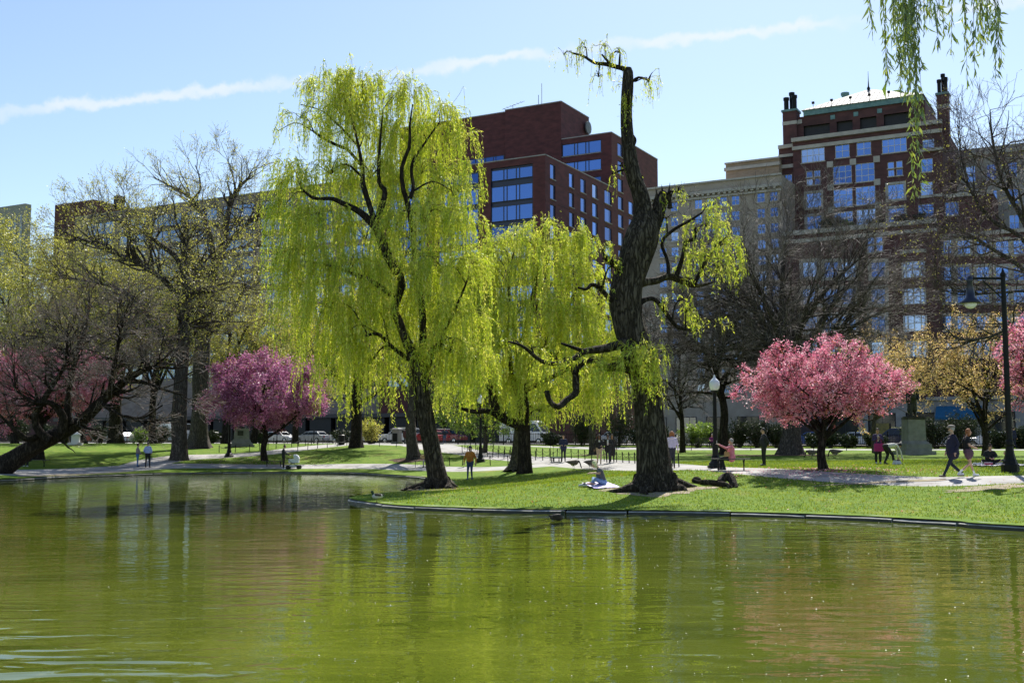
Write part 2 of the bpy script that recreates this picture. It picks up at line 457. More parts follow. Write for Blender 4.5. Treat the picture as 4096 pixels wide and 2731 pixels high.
def ground_mat(name, stops, sc, bump, rough=.95, patch=None, dist=.03, flecks=None):
    m, nt, b, _ = new_mat(name)
    b.inputs['Roughness'].default_value = rough; b.inputs['Specular IOR Level'].default_value = .2
    t = node(nt, 'ShaderNodeTexCoord')
    n1 = node(nt, 'ShaderNodeTexNoise', {'Scale': sc, 'Detail': 8, 'Roughness': .68}); nt.links.new(t.outputs['Object'], n1.inputs[0])
    col = ramp(nt, n1.outputs['Fac'], stops).outputs[0]
    if patch:
        n2 = node(nt, 'ShaderNodeTexNoise', {'Scale': patch[0], 'Detail': 5, 'Roughness': .6}); nt.links.new(t.outputs['Object'], n2.inputs[0])
        mr_ = node(nt, 'ShaderNodeMapRange', {'From Min': patch[1], 'From Max': patch[2], 'To Max': patch[4]}); nt.links.new(n2.outputs['Fac'], mr_.inputs['Value'])
        mx = node(nt, 'ShaderNodeMixRGB'); nt.links.new(mr_.outputs[0], mx.inputs[0]); nt.links.new(col, mx.inputs[1]); mx.inputs[2].default_value = (*patch[3], 1)
        col = mx.outputs[0]
    nt.links.new(col, b.inputs['Base Color'])
    n3 = node(nt, 'ShaderNodeTexNoise', {'Scale': sc * 5, 'Detail': 4}); nt.links.new(t.outputs['Object'], n3.inputs[0])
    bp = node(nt, 'ShaderNodeBump', {'Strength': bump, 'Distance': dist}); nt.links.new(n3.outputs['Fac'], bp.inputs['Height']); nt.links.new(bp.outputs[0], b.inputs['Normal'])
    return m
M['lawn'] = ground_mat('lawn', [(.3, (.052, .115, .004)), (.5, (.1, .175, .006)), (.72, (.18, .24, .013))], 2.2, .9, patch=(.45, .56, .76, (.28, .24, .07), .6), dist=.06)
M['asphalt_path'] = ground_mat('pale_asphalt', [(.3, (.33, .32, .31)), (.55, (.4, .39, .37)), (.75, (.46, .45, .43))], 1.6, .3, patch=(.7, .45, .7, (.2, .185, .165), .75), dist=.01)
M['dirt'] = ground_mat('bare_earth', [(.3, (.2, .16, .11)), (.7, (.4, .34, .25))], 2.0, .7, patch=(.8, .5, .7, (.17, .19, .05), .6))
M['road'] = ground_mat('asphalt_road', [(.3, (.045, .045, .047)), (.7, (.07, .07, .07))], 3, .3, dist=.01)
M['sidewalk'] = ground_mat('concrete_walk', [(.3, (.34, .33, .31)), (.7, (.44, .43, .41))], 2, .2, dist=.01)
M['mulch'] = ground_mat('mulch', [(.3, (.05, .03, .02)), (.7, (.15, .09, .06))], 6, 1.0, dist=.05)
def region(name, mask, mat_, dz=0.0):
    f = gf[mask & inland]; ids, inv = np.unique(f, return_inverse=True)
    V = G3[ids].copy(); V[:, 2] += dz
    o = link(name, npmesh(name, V, inv.reshape(-1, 3), [mat_], smooth=True)); tag(o, kind='structure'); return o
region('lawn', ~(ispath | iswalk | isroad | isdirt), M['lawn'])
region('path', ispath & ~iswalk & ~isroad, M['asphalt_path'])
region('bare_earth', isdirt & ~iswalk, M['dirt'])
region('pavement', iswalk, M['sidewalk'], .12)
region('road', isroad, M['road'])
# street kerb
mb = MB()
for i in range(50):
    x = 78 - i * 5.0
    a, b = bw(x, 4.28), bw(x - 4.97, 4.28)
    z = gz(a[0], a[1]) + .06
    mb.bar((a[0], a[1], z), (b[0], b[1], gz(b[0], b[1]) + .06), .16, .16)
tag(mb.obj('street_kerb', M['sidewalk']), kind='structure')
# near bank that carries the camera and the willow whose twigs hang into the view
nb = [(-40, -30), (40, -30), (40, 4), (20, 12), (13, 14.5), (9.5, 13), (8, 9), (6, 4), (2, 1.2), (-6, .9), (-40, 2)]
mb = MB(); n = len(nb)
mb.add([(x, y, .42) for x, y in nb] + [(x, y, -.8) for x, y in nb], [tuple(range(n))] + [(i, (i + 1) % n, n + (i + 1) % n, n + i)[::-1] for i in range(n)])
tag(mb.obj('near_bank', M['lawn']), kind='structure')

# granite kerb round the pond, block by block
M['granite'] = surf('granite', (.2, .2, .17), (.46, .45, .42), 2.5, .85, 0, .4, 30, dist=.01)
M['shaded_wet_stone'] = surf('shaded_wet_stone', (.018, .02, .014), (.05, .05, .04), 4, .5, 0, .3)  # wet pond-side face, with its shade darkened into the colour
kerb = empty('granite_kerb', (0, 0, 0)); tag(kerb, kind='structure')
seg = np.linalg.norm(np.diff(SHORE, axis=0), axis=1); acc = np.concatenate([[0], np.cumsum(seg)])
def shore_at(s): return np.array([np.interp(s, acc, SHORE[:, 0]), np.interp(s, acc, SHORE[:, 1])])
s = 30.0; rr = random.Random(3)
while s < acc[-1] - 60:
    L = rr.uniform(1.5, 3.1)
    K = 5; P = [shore_at(s + (L - .06) * i / (K - 1)) for i in range(K)]
    top = .115 + rr.uniform(-.014, .014); tilt = rr.uniform(-.014, .014); o0 = rr.uniform(-.03, .03)
    vs = []
    for i, p in enumerate(P):
        t = (P[min(i + 1, K - 1)] - P[max(i - 1, 0)]); t /= np.linalg.norm(t); nrm = np.array([t[1], -t[0]])
        zt = top + tilt * (i / (K - 1) - .5) + rr.uniform(-.006, .006)
        for off, z in ((-.06 + o0, -.3), (-.06 + o0, zt - .05), (-.03 + o0, zt - .03), (.34 + o0, zt + .018), (.34 + o0, -.3)):
            q = p + nrm * off; vs.append((q[0], q[1], z))
    fs = [(i * 5 + j, i * 5 + (j + 1) % 5, i * 5 + 5 + (j + 1) % 5, i * 5 + 5 + j) for i in range(K - 1) for j in range(5)]
    fs += [(4, 3, 2, 1, 0), tuple((K - 1) * 5 + j for j in range(5))]
    kb = MB().add(vs, fs)
    kb.m = [1 if (k < (K - 1) * 5 and k % 5 == 0) else 0 for k in range(len(kb.f))]; kb.obj('granite_block', [M['granite'], M['shaded_wet_stone']], kerb)
    s += L

# water
m, nt, b, _ = new_mat('pond_water')
b.inputs['Base Color'].default_value = (.085, .1, .012, 1)
b.inputs['Roughness'].default_value = .012; b.inputs['IOR'].default_value = 1.333
t = node(nt, 'ShaderNodeTexCoord')
mp = node(nt, 'ShaderNodeMapping', {'Scale': (.55, 1.35, 1), 'Rotation': (0, 0, math.radians(-12))}); nt.links.new(t.outputs['Object'], mp.inputs[0])
n1 = node(nt, 'ShaderNodeTexNoise', {'Scale': 1.7, 'Detail': 1, 'Roughness': .4, 'Distortion': .7}); nt.links.new(mp.outputs[0], n1.inputs[0])
mp2 = node(nt, 'ShaderNodeMapping', {'Scale': (.8, 2.1, 1), 'Rotation': (0, 0, math.radians(9))}); nt.links.new(t.outputs['Object'], mp2.inputs[0])
n2 = node(nt, 'ShaderNodeTexNoise', {'Scale': 4.0, 'Detail': 0, 'Roughness': .5, 'Distortion': .6}); nt.links.new(mp2.outputs[0], n2.inputs[0])
# a breeze that ruffles the near left of the pond more than the rest
sx = node(nt, 'ShaderNodeSeparateXYZ'); nt.links.new(t.outputs['Object'], sx.inputs[0])
gx = node(nt, 'ShaderNodeMath', {1: .9}, operation='MULTIPLY'); nt.links.new(sx.outputs[0], gx.inputs[0])
gs = node(nt, 'ShaderNodeMath', operation='ADD'); nt.links.new(gx.outputs[0], gs.inputs[0]); nt.links.new(sx.outputs[1], gs.inputs[1])
br = node(nt, 'ShaderNodeMapRange', {'From Min': 9.5, 'From Max': 5.5, 'To Min': .3, 'To Max': 1.9}); nt.links.new(gs.outputs[0], br.inputs['Value'])
a1 = node(nt, 'ShaderNodeMath', operation='MULTIPLY'); nt.links.new(n1.outputs['Fac'], a1.inputs[0]); nt.links.new(br.outputs[0], a1.inputs[1])
a2 = node(nt, 'ShaderNodeMath', {1: .03}, operation='MULTIPLY'); nt.links.new(n2.outputs['Fac'], a2.inputs[0])
ad = node(nt, 'ShaderNodeMath', operation='ADD'); nt.links.new(a1.outputs[0], ad.inputs[0]); nt.links.new(a2.outputs[0], ad.inputs[1])
fy = node(nt, 'ShaderNodeMapRange', {'From Min': 9.0, 'From Max': 45.0, 'To Min': 1.1, 'To Max': .6}); nt.links.new(sx.outputs[1], fy.inputs['Value'])
fm = node(nt, 'ShaderNodeMath', operation='MULTIPLY'); nt.links.new(ad.outputs[0], fm.inputs[0]); nt.links.new(fy.outputs[0], fm.inputs[1]); ad = fm
bp = node(nt, 'ShaderNodeBump', {'Strength': 1.0, 'Distance': .04}); nt.links.new(ad.outputs[0], bp.inputs['Height']); nt.links.new(bp.outputs[0], b.inputs['Normal'])
# cloudy algae: the water body itself is greener here, browner there
n4 = node(nt, 'ShaderNodeTexNoise', {'Scale': .35, 'Detail': 6, 'Roughness': .65}); nt.links.new(mp.outputs[0], n4.inputs[0])
r = ramp(nt, n4.outputs['Fac'], [(.3, (.05, .07, .007)), (.52, (.084, .106, .011)), (.75, (.118, .142, .017))]); nt.links.new(r.outputs[0], b.inputs['Base Color'])
M['water'] = m
mb = MB().add([(-300, -60, 0), (330, -60, 0), (330, 110, 0), (-300, 110, 0)], [(0, 1, 2, 3)])
tag(mb.obj('pond', M['water']), kind='structure')
# petals and catkin fluff afloat
N = 380; g = np.random.default_rng(11)
d = 10 + 24 * g.random(N) ** 1.3; u = g.normal(.16, .22, N); X = u * d
keep = (np.abs(u) < .46) & ~inpoly(np.stack([X, d], 1), land) & (shore_dist(X, d) > .3); X, d = X[keep], d[keep]; N = len(X)
r_ = g.uniform(.004, .011, N) * (.5 + d / 20); a = g.random(N) * 6.28
V = np.zeros((N, 4, 3)); 
for k in range(4):
    V[:, k, 0] = X + r_ * (1.5 if k % 2 else .8) * np.cos(a + k * 1.571); V[:, k, 1] = d + r_ * (1.5 if k % 2 else .8) * np.sin(a + k * 1.571); V[:, k, 2] = .006 + .006 * (k % 2)
me = npmesh('floating_petals', V.reshape(-1, 3), np.arange(N * 4).reshape(-1, 4), [M['petal_white']], rnd=g.uniform(.25, 1, N))
tag(link('floating_petals', me), 'pale petals and willow fluff floating on the green pond', 'petals', kind='stuff')

# grass blades on the near lawn
def blades(name, N, x0, x1, y0, y1, h, label, seed):
    g = np.random.default_rng(seed)
    P = np.stack([g.uniform(x0, x1, N), g.uniform(y0, y1, N)], 1)
    ok = inpoly(P, land) & (np.abs(P[:, 0] / P[:, 1]) < .5) & (shore_dist(P[:, 0], P[:, 1]) > .47)
    for poly in list(PATHS.values()) + list(BARE.values()): ok &= ~inpoly(P, poly)
    P = P[ok]; z = ground(P[:, 0], P[:, 1]); n = len(P)
    a = g.random(n) * 6.28; hh = h * g.uniform(.5, 1.3, n); w = hh * .28
    lean = g.normal(0, .5, (n, 2)) * hh[:, None]
    V = np.zeros((n, 3, 3))
    V[:, 0] = np.column_stack([P[:, 0] + w * np.cos(a), P[:, 1] + w * np.sin(a), z - .01])
    V[:, 1] = np.column_stack([P[:, 0] - w * np.cos(a), P[:, 1] - w * np.sin(a), z - .01])
    V[:, 2] = np.column_stack([P[:, 0] + lean[:, 0], P[:, 1] + lean[:, 1], z + hh])
    dry = np.sin(P[:, 0] * .9 + 2 * np.sin(P[:, 1] * .5)) * .14
    me = npmesh(name, V.reshape(-1, 3), np.arange(3 * n).reshape(-1, 3), [M['blade']], rnd=np.clip(g.random(n) * .75 + .12 + dry, 0, 1))
    tag(link(name, me), label, 'grass', kind='stuff')
M['blade'] = leaf_mat('grass_blade', [(0, (.09, .16, .004)), (.5, (.2, .27, .008)), (.85, (.31, .35, .018)), (1, (.42, .38, .08))], .5)
blades('grass', 150000, -7, 25, 26, 62, .055, 'short sunlit grass covering the lawn along the water', 21)

# ---------------------------------------------------------------- buildings along the street
def hitf(px, py, y):                       # where a view ray meets a front wall (plane y) of the street frame -> x, z
    r = ray(px, py); t = (y + BO @ BY) / (r[:2] @ BY)
    return float((r[:2] * t - BO) @ BX), float(CAMZ + r[2] * t)
def hits(px, py, x):                       # ... or a side wall (plane x) -> y, z
    r = ray(px, py); t = (x + BO @ BX) / (r[:2] @ BX)
    return float((r[:2] * t - BO) @ BY), float(CAMZ + r[2] * t)
M['brick_red'] = surf('brick_red', (.07, .023, .025), (.125, .039, .04), .6, .88, 0, .3, 14, (1, 1, 2.5), dist=.02)
M['brick_brown'] = surf('brick_brown', (.062, .028, .029), (.11, .046, .046), .6, .88, 0, .3, 14, (1, 1, 2.5), dist=.02)
M['brick_tan'] = surf('brick_tan', (.27, .2, .145), (.35, .27, .2), 1.3, .9, 0, .2, 14, (1, 1, 4), dist=.02)
M['limestone'] = surf('limestone', (.36, .33, .3), (.46, .43, .39), .9, .85, 0, .15, 10, dist=.02)
M['stone_grey'] = surf('stone_grey', (.25, .235, .23), (.34, .32, .31), .9, .85, 0, .15, 10, dist=.02)
M['stone_warm'] = surf('stone_warm', (.3, .25, .21), (.39, .335, .285), .5, .85, 0, .15, 10, dist=.02)
M['brick_pale'] = surf('brick_pale', (.2, .155, .14), (.3, .245, .225), .6, .88, 0, .3, 14, (1, 1, 2.5), dist=.02)
M['copper'] = surf('green_copper', (.1, .19, .2), (.17, .3, .29), 2, .6, .2)
M['white_roof'] = surf('pale_metal_roof', (.16, .175, .175), (.21, .225, .225), 1.0, .7, .0)
M['bronze_frame'] = plain('dark_window_frame', (.02, .02, .032), .4)
M['white_frame'] = plain('white_window_frame', (.62, .61, .6), .5)
M['spandrel'] = plain('navy_spandrel', (.016, .019, .05), .35)
M['louvre'] = surf('dark_louvre', (.012, .011, .013), (.02, .018, .02), 2, .6)
M['curtain'] = plain('curtain', (.5, .5, .5), .9)
def glass_mat(name, c1, c2, metal):
    m, nt, b, _ = new_mat(name)
    b.inputs['Roughness'].default_value = .04; b.inputs['Metallic'].default_value = metal
    t = node(nt, 'ShaderNodeObjectInfo')
    r = ramp(nt, t.outputs['Color'], [(0, c1), (.5, c2), (.8, tuple(min(1, v * 1.3) for v in c2)), (.88, tuple(min(1, v * .8 + .14) for v in c2)), (1, tuple(min(1, v * .75 + .26) for v in c2))]); nt.links.new(r.outputs[0], b.inputs['Base Color'])
    return m
M['glass_blue'] = glass_mat('coated_glass', (.05, .1, .27), (.11, .2, .45), .85)
M['glass_pale'] = glass_mat('window_glass', (.06, .11, .28), (.15, .24, .48), .85)
M['glass_wing'] = glass_mat('wing_glass', (.1, .16, .28), (.22, .3, .44), .7)
M['glass_dark'] = glass_mat('shop_glass', (.02, .022, .025), (.05, .055, .06), .3)

WCACHE = {}; WR = random.Random(17)
def pane_mesh(mat_):
    k = 'pane_' + mat_
    if k not in WCACHE: WCACHE[k] = MB().box((0, 0, 0), (1, .02, 1)).mesh('pane', M[mat_])
    return WCACHE[k]
def window(bld, org, face, u0, u1, z0, z1, plane, cols=2, rows=2, frame='white_frame', glass='glass_pale', fw=.08, bar=.05, surround=0, recess=.14, sill=True, widths=None, spandrel=False):
    """a framed window in a wall: face 'f' front (plane is y) or 's' right side (plane is x); panes are its own children"""
    w, h = u1 - u0, z1 - z0
    key = (round(w, 2), round(h, 2), cols, rows, frame, surround, sill, str(widths))
    mb = MB()
    rot = 0.0 if face == 'f' else math.pi / 2
    loc = ((u0 + u1) / 2, plane + recess, z0) if face == 'f' else (plane - recess, (u0 + u1) / 2, z0)
    loc = (loc[0] - org[0], loc[1] - org[1], loc[2] - org[2])
    ws = widths or [1.0] * cols; tot = sum(ws); xs = [-w / 2]
    for q in ws: xs.append(xs[-1] + w * q / tot)
    zs = [h * j / rows for j in range(rows + 1)]
    if key not in WCACHE:
        mb.box((-w / 2 + fw / 2, 0, h / 2), (fw, .1, h)); mb.box((w / 2 - fw / 2, 0, h / 2), (fw, .1, h))
        mb.box((0, 0, fw / 2), (w - 2 * fw, .098, fw)); mb.box((0, 0, h - fw / 2), (w - 2 * fw, .098, fw))
        for x in xs[1:-1]: mb.box((x, 0, h / 2), (bar * (1.5 if widths else 1), .08, h - 2 * fw))
        for z in zs[1:-1]: mb.box((0, 0, z), (w - 2 * fw, .076, bar))
        if surround:
            e = surround; yy = -recess - .02
            for bx in (((-w / 2 - e / 2, yy, h / 2), (e, .1, h + 2 * e)), ((w / 2 + e / 2, yy, h / 2), (e, .1, h + 2 * e)), ((0, yy, -e / 2), (w, .1, e)), ((0, yy, h + e / 2), (w, .1, e))): mb.box(*bx, mi=1)
        elif sill:
            mb.box((0, -recess - .03, -.07), (w + .2, .16, .14), mi=1)
        WCACHE[key] = mb.mesh('window', [M[frame], M['limestone' if frame == 'white_frame' else 'stone_grey']])
    o = link('window', WCACHE[key], bld, loc, (0, 0, rot))
    pm = pane_mesh(glass); tone = WR.random()          # one window's panes share a tint: blind up or down, room dark or light
    for i in range(len(xs) - 1):
        for j in range(rows):
            a, b2 = xs[i], xs[i + 1]; c1, c2 = zs[j], zs[j + 1]
            q = link('pane', pm, o, ((a + b2) / 2, .012, (c1 + c2) / 2), None, (max(b2 - a - .04, .03), 1, c2 - c1 - .04)); tn = min(1, max(0, tone + WR.uniform(-.06, .06) + (.12 if j == rows - 1 and rows > 1 else 0))); q.color = (tn, tn, tn, 1)
    return o
def wall(mb, face, plane, a0, a1, z0, z1, holes=(), depth=.22, mi=0, mi_rev=None):
    """wall sheet with real openings and reveals"""
    us = sorted({a0, a1, *[h[0] for h in holes], *[h[1] for h in holes]}); us = [u for u in us if a0 <= u <= a1]
    zs = sorted({z0, z1, *[h[2] for h in holes], *[h[3] for h in holes]}); zs = [z for z in zs if z0 <= z <= z1]
    P = (lambda u, d, z: (u, plane + d, z)) if face == 'f' else (lambda u, d, z: (plane - d, u, z))
    for i in range(len(us) - 1):
        for j in range(len(zs) - 1):
            uc, zc = (us[i] + us[i + 1]) / 2, (zs[j] + zs[j + 1]) / 2
            if any(h[0] < uc < h[1] and h[2] < zc < h[3] for h in holes): continue
            mb.add([P(us[i], 0, zs[j]), P(us[i + 1], 0, zs[j]), P(us[i + 1], 0, zs[j + 1]), P(us[i], 0, zs[j + 1])], [(0, 1, 2, 3)], mi)
    for h in holes:
        q = [(h[0], h[2]), (h[1], h[2]), (h[1], h[3]), (h[0], h[3])]
        for k in range(4):
            (ua, za), (ub, zb) = q[k], q[(k + 1) % 4]
            mb.add([P(ua, 0, za), P(ub, 0, zb), P(ub, depth, zb), P(ua, depth, za)], [(0, 1, 2, 3)], mi_rev if mi_rev is not None else mi)
        mb.add([P(q[0][0], depth, q[0][1]), P(q[1][0], depth, q[1][1]), P(q[2][0], depth, q[2][1]), P(q[3][0], depth, q[3][1])], [(0, 1, 2, 3)], mi_rev if mi_rev is not None else mi)
def block(mb, x0, x1, y0, y1, z0, z1, mi=0, skip=''):
    """the rest of a block: left, back, right, roof"""
    v = [(x0, y0, z0), (x1, y0, z0), (x1, y1, z0), (x0, y1, z0), (x0, y0, z1), (x1, y0, z1), (x1, y1, z1), (x0, y1, z1)]
    fs = {'f': (0, 1, 5, 4), 'r': (1, 2, 6, 5), 'b': (2, 3, 7, 6), 'l': (3, 0, 4, 7), 't': (4, 5, 6, 7)}
    mb.add(v, [f for k, f in fs.items() if k not in skip], mi)
def building(x, y, z, label, name='building'):
    return empty(name, bw(x, y, z), -ANG, label, 'building')

# ---- the red brick hotel in the middle
TY = 47.0
Z0 = 1.5
def z8(x, y): return 1800 + x * .44643, 350 + y * .44643
cx, ztop = hitf(*z8(853, 606), TY)                    # the near corner of the lower block
org = (cx, TY, Z0)
hotel = building(*org, 'big dark red brick hotel block with stepped roofs and wide blue windows')
uy, uz = hits(*z8(1446, 405), cx)                     # front of the upper block on the same side wall
ub, _ = hits(*z8(1860, 655), cx)
px_, pz = hitf(*z8(995, 128), uy - .15)               # tall windowless penthouse
pb, _ = hits(*z8(1245, 278), px_)
pl, plz = hitf(1700, 500, uy - .15)
pm_, _ = hitf(*z8(493, 300), uy - .15)
ux0 = px_ - 2.0
# lower block front: bays of windows between brick piers
hol, wins = [], []
def frect(xa, xb, yt, yb, zx, plane=TY):
    xm = (xa + xb) / 2
    a, _ = hitf(*zx(xa, (yt + yb) / 2), plane); b, _ = hitf(*zx(xb, (yt + yb) / 2), plane)
    _, z1 = hitf(*zx(xm, yt), plane); _, z0 = hitf(*zx(xm, yb), plane)
    return a, b, z0, z1
ba, bb, _, bz1 = frect(366, 742, 722, 830, z8)
_, _, r2b, r2t = frect(366, 742, 872, 1013, z8)
_, _, r3b, r3t = frect(366, 742, 1052, 1190, z8)
_, _, r1b, r1t = frect(366, 742, 722, 822, z8)
st = r2t - r3t; bw_ = bb - ba
rowsz = [(r1b, r1t), (r2b, r2t)] + [(r3b - k * st, r3t - k * st) for k in range(11) if r3b - k * st > Z0 + 8]
gapw = bw_ * .3
bays = [(ba - k * (bw_ + gapw), bb - k * (bw_ + gapw)) for k in range(3)]
lx = bays[-1][0] - 1.5
for a, b in bays:
    hol.append((a, b, rowsz[-1][0] - .3, r1t + .3))
    for k, (z0, z1) in enumerate(rowsz):
        wins.append(('f', a + .05, b - .05, z0, z1, TY, dict(cols=5, rows=1, frame='bronze_frame', glass='glass_blue', widths=[1, .26, .74, .26, 1.05], fw=.1, bar=.1, sill=False)))
mb = MB()
wall(mb, 'f', TY, lx, cx, Z0, ztop, hol, .3, mi_rev=1)
# side wall windows (the right flank), columns from the photograph
shol = []
cols_s = [(898, 945), (1068, 1110), (1170, 1217), (1275, 1322), (1385, 1445), (1505, 1550), (1600, 1645), (1700, 1745), (1795, 1835)]
_, sz1t = hits(*z8(920, 692), cx); _, sz1b = hits(*z8(920, 822), cx)
_, sz2t = hits(*z8(920, 872), cx)
sst = sz1t - sz2t; sh = sz1t - sz1b
def addside(k, zt, skip=0):
    ya, _ = hits(*z8(cols_s[k][0], 900), cx); yb, _ = hits(*z8(cols_s[k][1], 900), cx)
    z0 = zt - sh
    if z0 < Z0 + 4: return
    shol.append((ya, yb, z0, zt)); wins.append(('s', ya, yb, z0, zt, cx, dict(cols=2, rows=1, frame='bronze_frame', glass='glass_blue', widths=[1, .3], fw=.06, bar=.06)))
for k in range(len(cols_s)):
    for j in range(11):
        if k >= 5 or j < 11: addside(k, sz1t - j * sst)
for k in (5,):
    for j in (1, 2, 3):
        addside(k, sz1t + j * sst)
wall(mb, 's', cx, TY, uy, Z0, ztop, [h for h in shol if h[1] < uy], .22)
wall(mb, 's', cx, uy, ub, Z0, uz, [h for h in shol if h[0] > uy], .22)
block(mb, lx, cx, TY, uy + 1, Z0, ztop, 0, 'frbt')
mb.add([(lx, TY, ztop - .6), (cx, TY, ztop - .6), (cx, uy, ztop - .6), (lx, uy, ztop - .6)], [(0, 1, 2, 3)], 2)
# upper block
uh = []
for yt, yb in ((490, 600), (658, 755), (815, 912)):
    r_ = frect(1002, 1356, yt, yb, z8, uy); uh.append(r_)
    wins.append(('f', r_[0] + .05, r_[1] - .05, r_[2], r_[3], uy, dict(cols=5, rows=1, frame='bronze_frame', glass='glass_blue', widths=[1, .26, .66, .26, 1.0], fw=.1, bar=.1)))
wall(mb, 'f', uy, ux0, cx, ztop - 1.5, uz, uh, .25)
block(mb, ux0, cx, uy, ub, ztop - 2, uz, 0, 'frt')
mb.add([(ux0, uy, uz - .5), (cx, uy, uz - .5), (cx, ub, uz - .5), (ux0, ub, uz - .5)], [(0, 1, 2, 3)], 2)
# penthouse and its lower left half
ph = [frect(170, 486, 625, 690, z8, uy - .15)]
wins.append(('f', ph[0][0], ph[0][1], ph[0][2], ph[0][3], uy - .15, dict(cols=7, rows=1, frame='bronze_frame', glass='glass_blue', widths=[.8, 1, .3, 1, .3, 1, .1], fw=.1, bar=.08, sill=False)))
_, pz2 = hitf(*z8(490, 218), uy - .15)
wall(mb, 'f', uy - .15, pm_, px_, ztop - 1, pz)
block(mb, pm_, px_, uy - .15, pb, ztop - 1, pz, 0, 'f')
wall(mb, 'f', uy + .25, pl - 6, pm_, ztop - 1, pz2, ph, .25)
block(mb, pl - 6, pm_, uy + .25, pb, ztop - 1, pz2, 0, 'fr')
mb.obj('wall', [M['brick_red'], M['spandrel'], M['road']], hotel, off=org)
cp = MB()
def coping(x0, x1, y, z): cp.box(((x0 + x1) / 2, y, z + .08), (x1 - x0 + .1, .5, .18))
coping(lx, cx, TY + .2, ztop); coping(ux0, cx, uy + .2, uz); coping(pm_, px_, uy + .05, pz); coping(pl - 6, pm_, uy + .45, pz2)
for x_, y0_, y1_, z_ in ((cx - .2, TY, uy, ztop), (cx - .2, uy, ub, uz), (px_ - .2, uy, pb, pz)): cp.box((x_, (y0_ + y1_) / 2, z_ + .084), (.5, y1_ - y0_, .18))
cp.obj('coping', M['stone_grey'], hotel, off=org)
for k in range(1, 14):      # string courses on the flank
    z = ztop - .55 - k * sst
    if z > 5: MB().box((cx + .015, (TY + ub) / 2, z), (.03, ub - TY, .12)).obj('string_course', M['brick_brown'], hotel, off=org)
for f_, a, b, z0, z1, pl_, kw in wins: window(hotel, org, f_, a, b, z0, z1, pl_, **kw)
# roof gear
ax_, az_ = hitf(*z8(822, 152), uy + 2)
MB().tube([(ax_, uy + 2, pz), (ax_, uy + 2, pz + 4.6)], .06, 5).obj('flagpole', M['white_frame'], hotel, off=org)
ax_, _ = hitf(*z8(793, 152), uy + 2)
MB().tube([(ax_, uy + 2, pz), (ax_, uy + 2, pz + 2.6)], .05, 5).obj('antenna', M['iron'], hotel, off=org)
ax_, _ = hitf(*z8(563, 190), uy + 2)
t_ = MB().tube([(ax_, uy + 2, pz - .2), (ax_, uy + 2, pz + 1.5)], .05, 5); t_.bar((ax_ - 2.2, uy + 2, pz + 1.0), (ax_ + 2.4, uy + 2, pz + 1.9), .05)
for q in range(6): t_.bar((ax_ - 1.8 + q * .7, uy + 1.6, pz + 1.1 + q * .14), (ax_ - 1.8 + q * .7, uy + 2.4, pz + 1.1 + q * .14), .04)
t_.obj('antenna', M['stone_grey'], hotel, off=org)
ax_, _ = hitf(*z8(728, 160), uy + 4)
MB().lathe([(1.3, 0), (1.35, .9), (1.2, 1.2), (.4, 1.35)], 14, (ax_, uy + 4, pz - .2)).obj('roof_vent', M['white_roof'], hotel, off=org)
dy, dz_ = hits(*z8(1230, 372), px_)
MB().lathe([(.5, 0), (1.15, .35), (1.2, .6), (.2, .7)], 14, (0, 0, 0)).obj('satellite_dish', M['white_roof'], hotel, loc=(px_ - org[0], dy - org[1] - .6, dz_ - org[2]), rot=(0, math.pi / 2, 0))

# street-level shade under the hotel front, built as solid near-black boxes
ar = MB(); wx_ = hitf(300, 900, TY)[0]
for k in range(int((cx - wx_) / 5.2)): ar.box((cx - 2.9 - k * 5.2, TY - 1.6, Z0 + 2.3), (4.3, 3.0, 4.4))
ar.obj('arcade_shade', M['louvre'], hotel, off=org); MB().box(((cx + wx_) / 2, TY - 1.7, Z0 + 4.9), (cx - wx_, 3.4, .6)).obj('canopy', M['bronze_frame'], hotel, off=org)
# ---- long wing to the left, behind the trees
wx1 = lx - .4; wx0, _ = hitf(300, 900, TY + .5); _, wz = hitf(1165, 756, TY + .5)
org = (wx1, TY + .5, Z0)
wing = building(*org, 'long brown brick wing full of blue windows behind the budding trees on the left')
hol, wins = [], []
x = wx1 - 1.0; zt = wz - 1.5
while x - bw_ > wx0:
    k = 0
    while zt - k * st - 2.1 > Z0 + 9.5:
        z1 = zt - k * st; hol.append((x - bw_, x, z1 - 2.35, z1))
        wins.append((x - bw_, x, z1 - 2.35, z1)); k += 1
    x -= bw_ + gapw * .62
mb = MB(); wall(mb, 'f', TY + .5, wx0, wx1, Z0, wz, hol, .25)
block(mb, wx0, wx1, TY + .5, TY + 22, Z0, wz, 0, 'f'); mb.obj('wall', M['brick_pale'], wing, off=org)
MB().box(((wx0 + wx1) / 2, TY + .6, wz + .1), (wx1 - wx0, .5, .22)).obj('coping', M['stone_grey'], wing, off=org)
for a, b, z0, z1 in wins: window(wing, org, 'f', a, b, z0, z1, TY + .5, cols=3, rows=1, frame='bronze_frame', glass='glass_wing', fw=.1, bar=.12, widths=[1, .7, 1], sill=False)
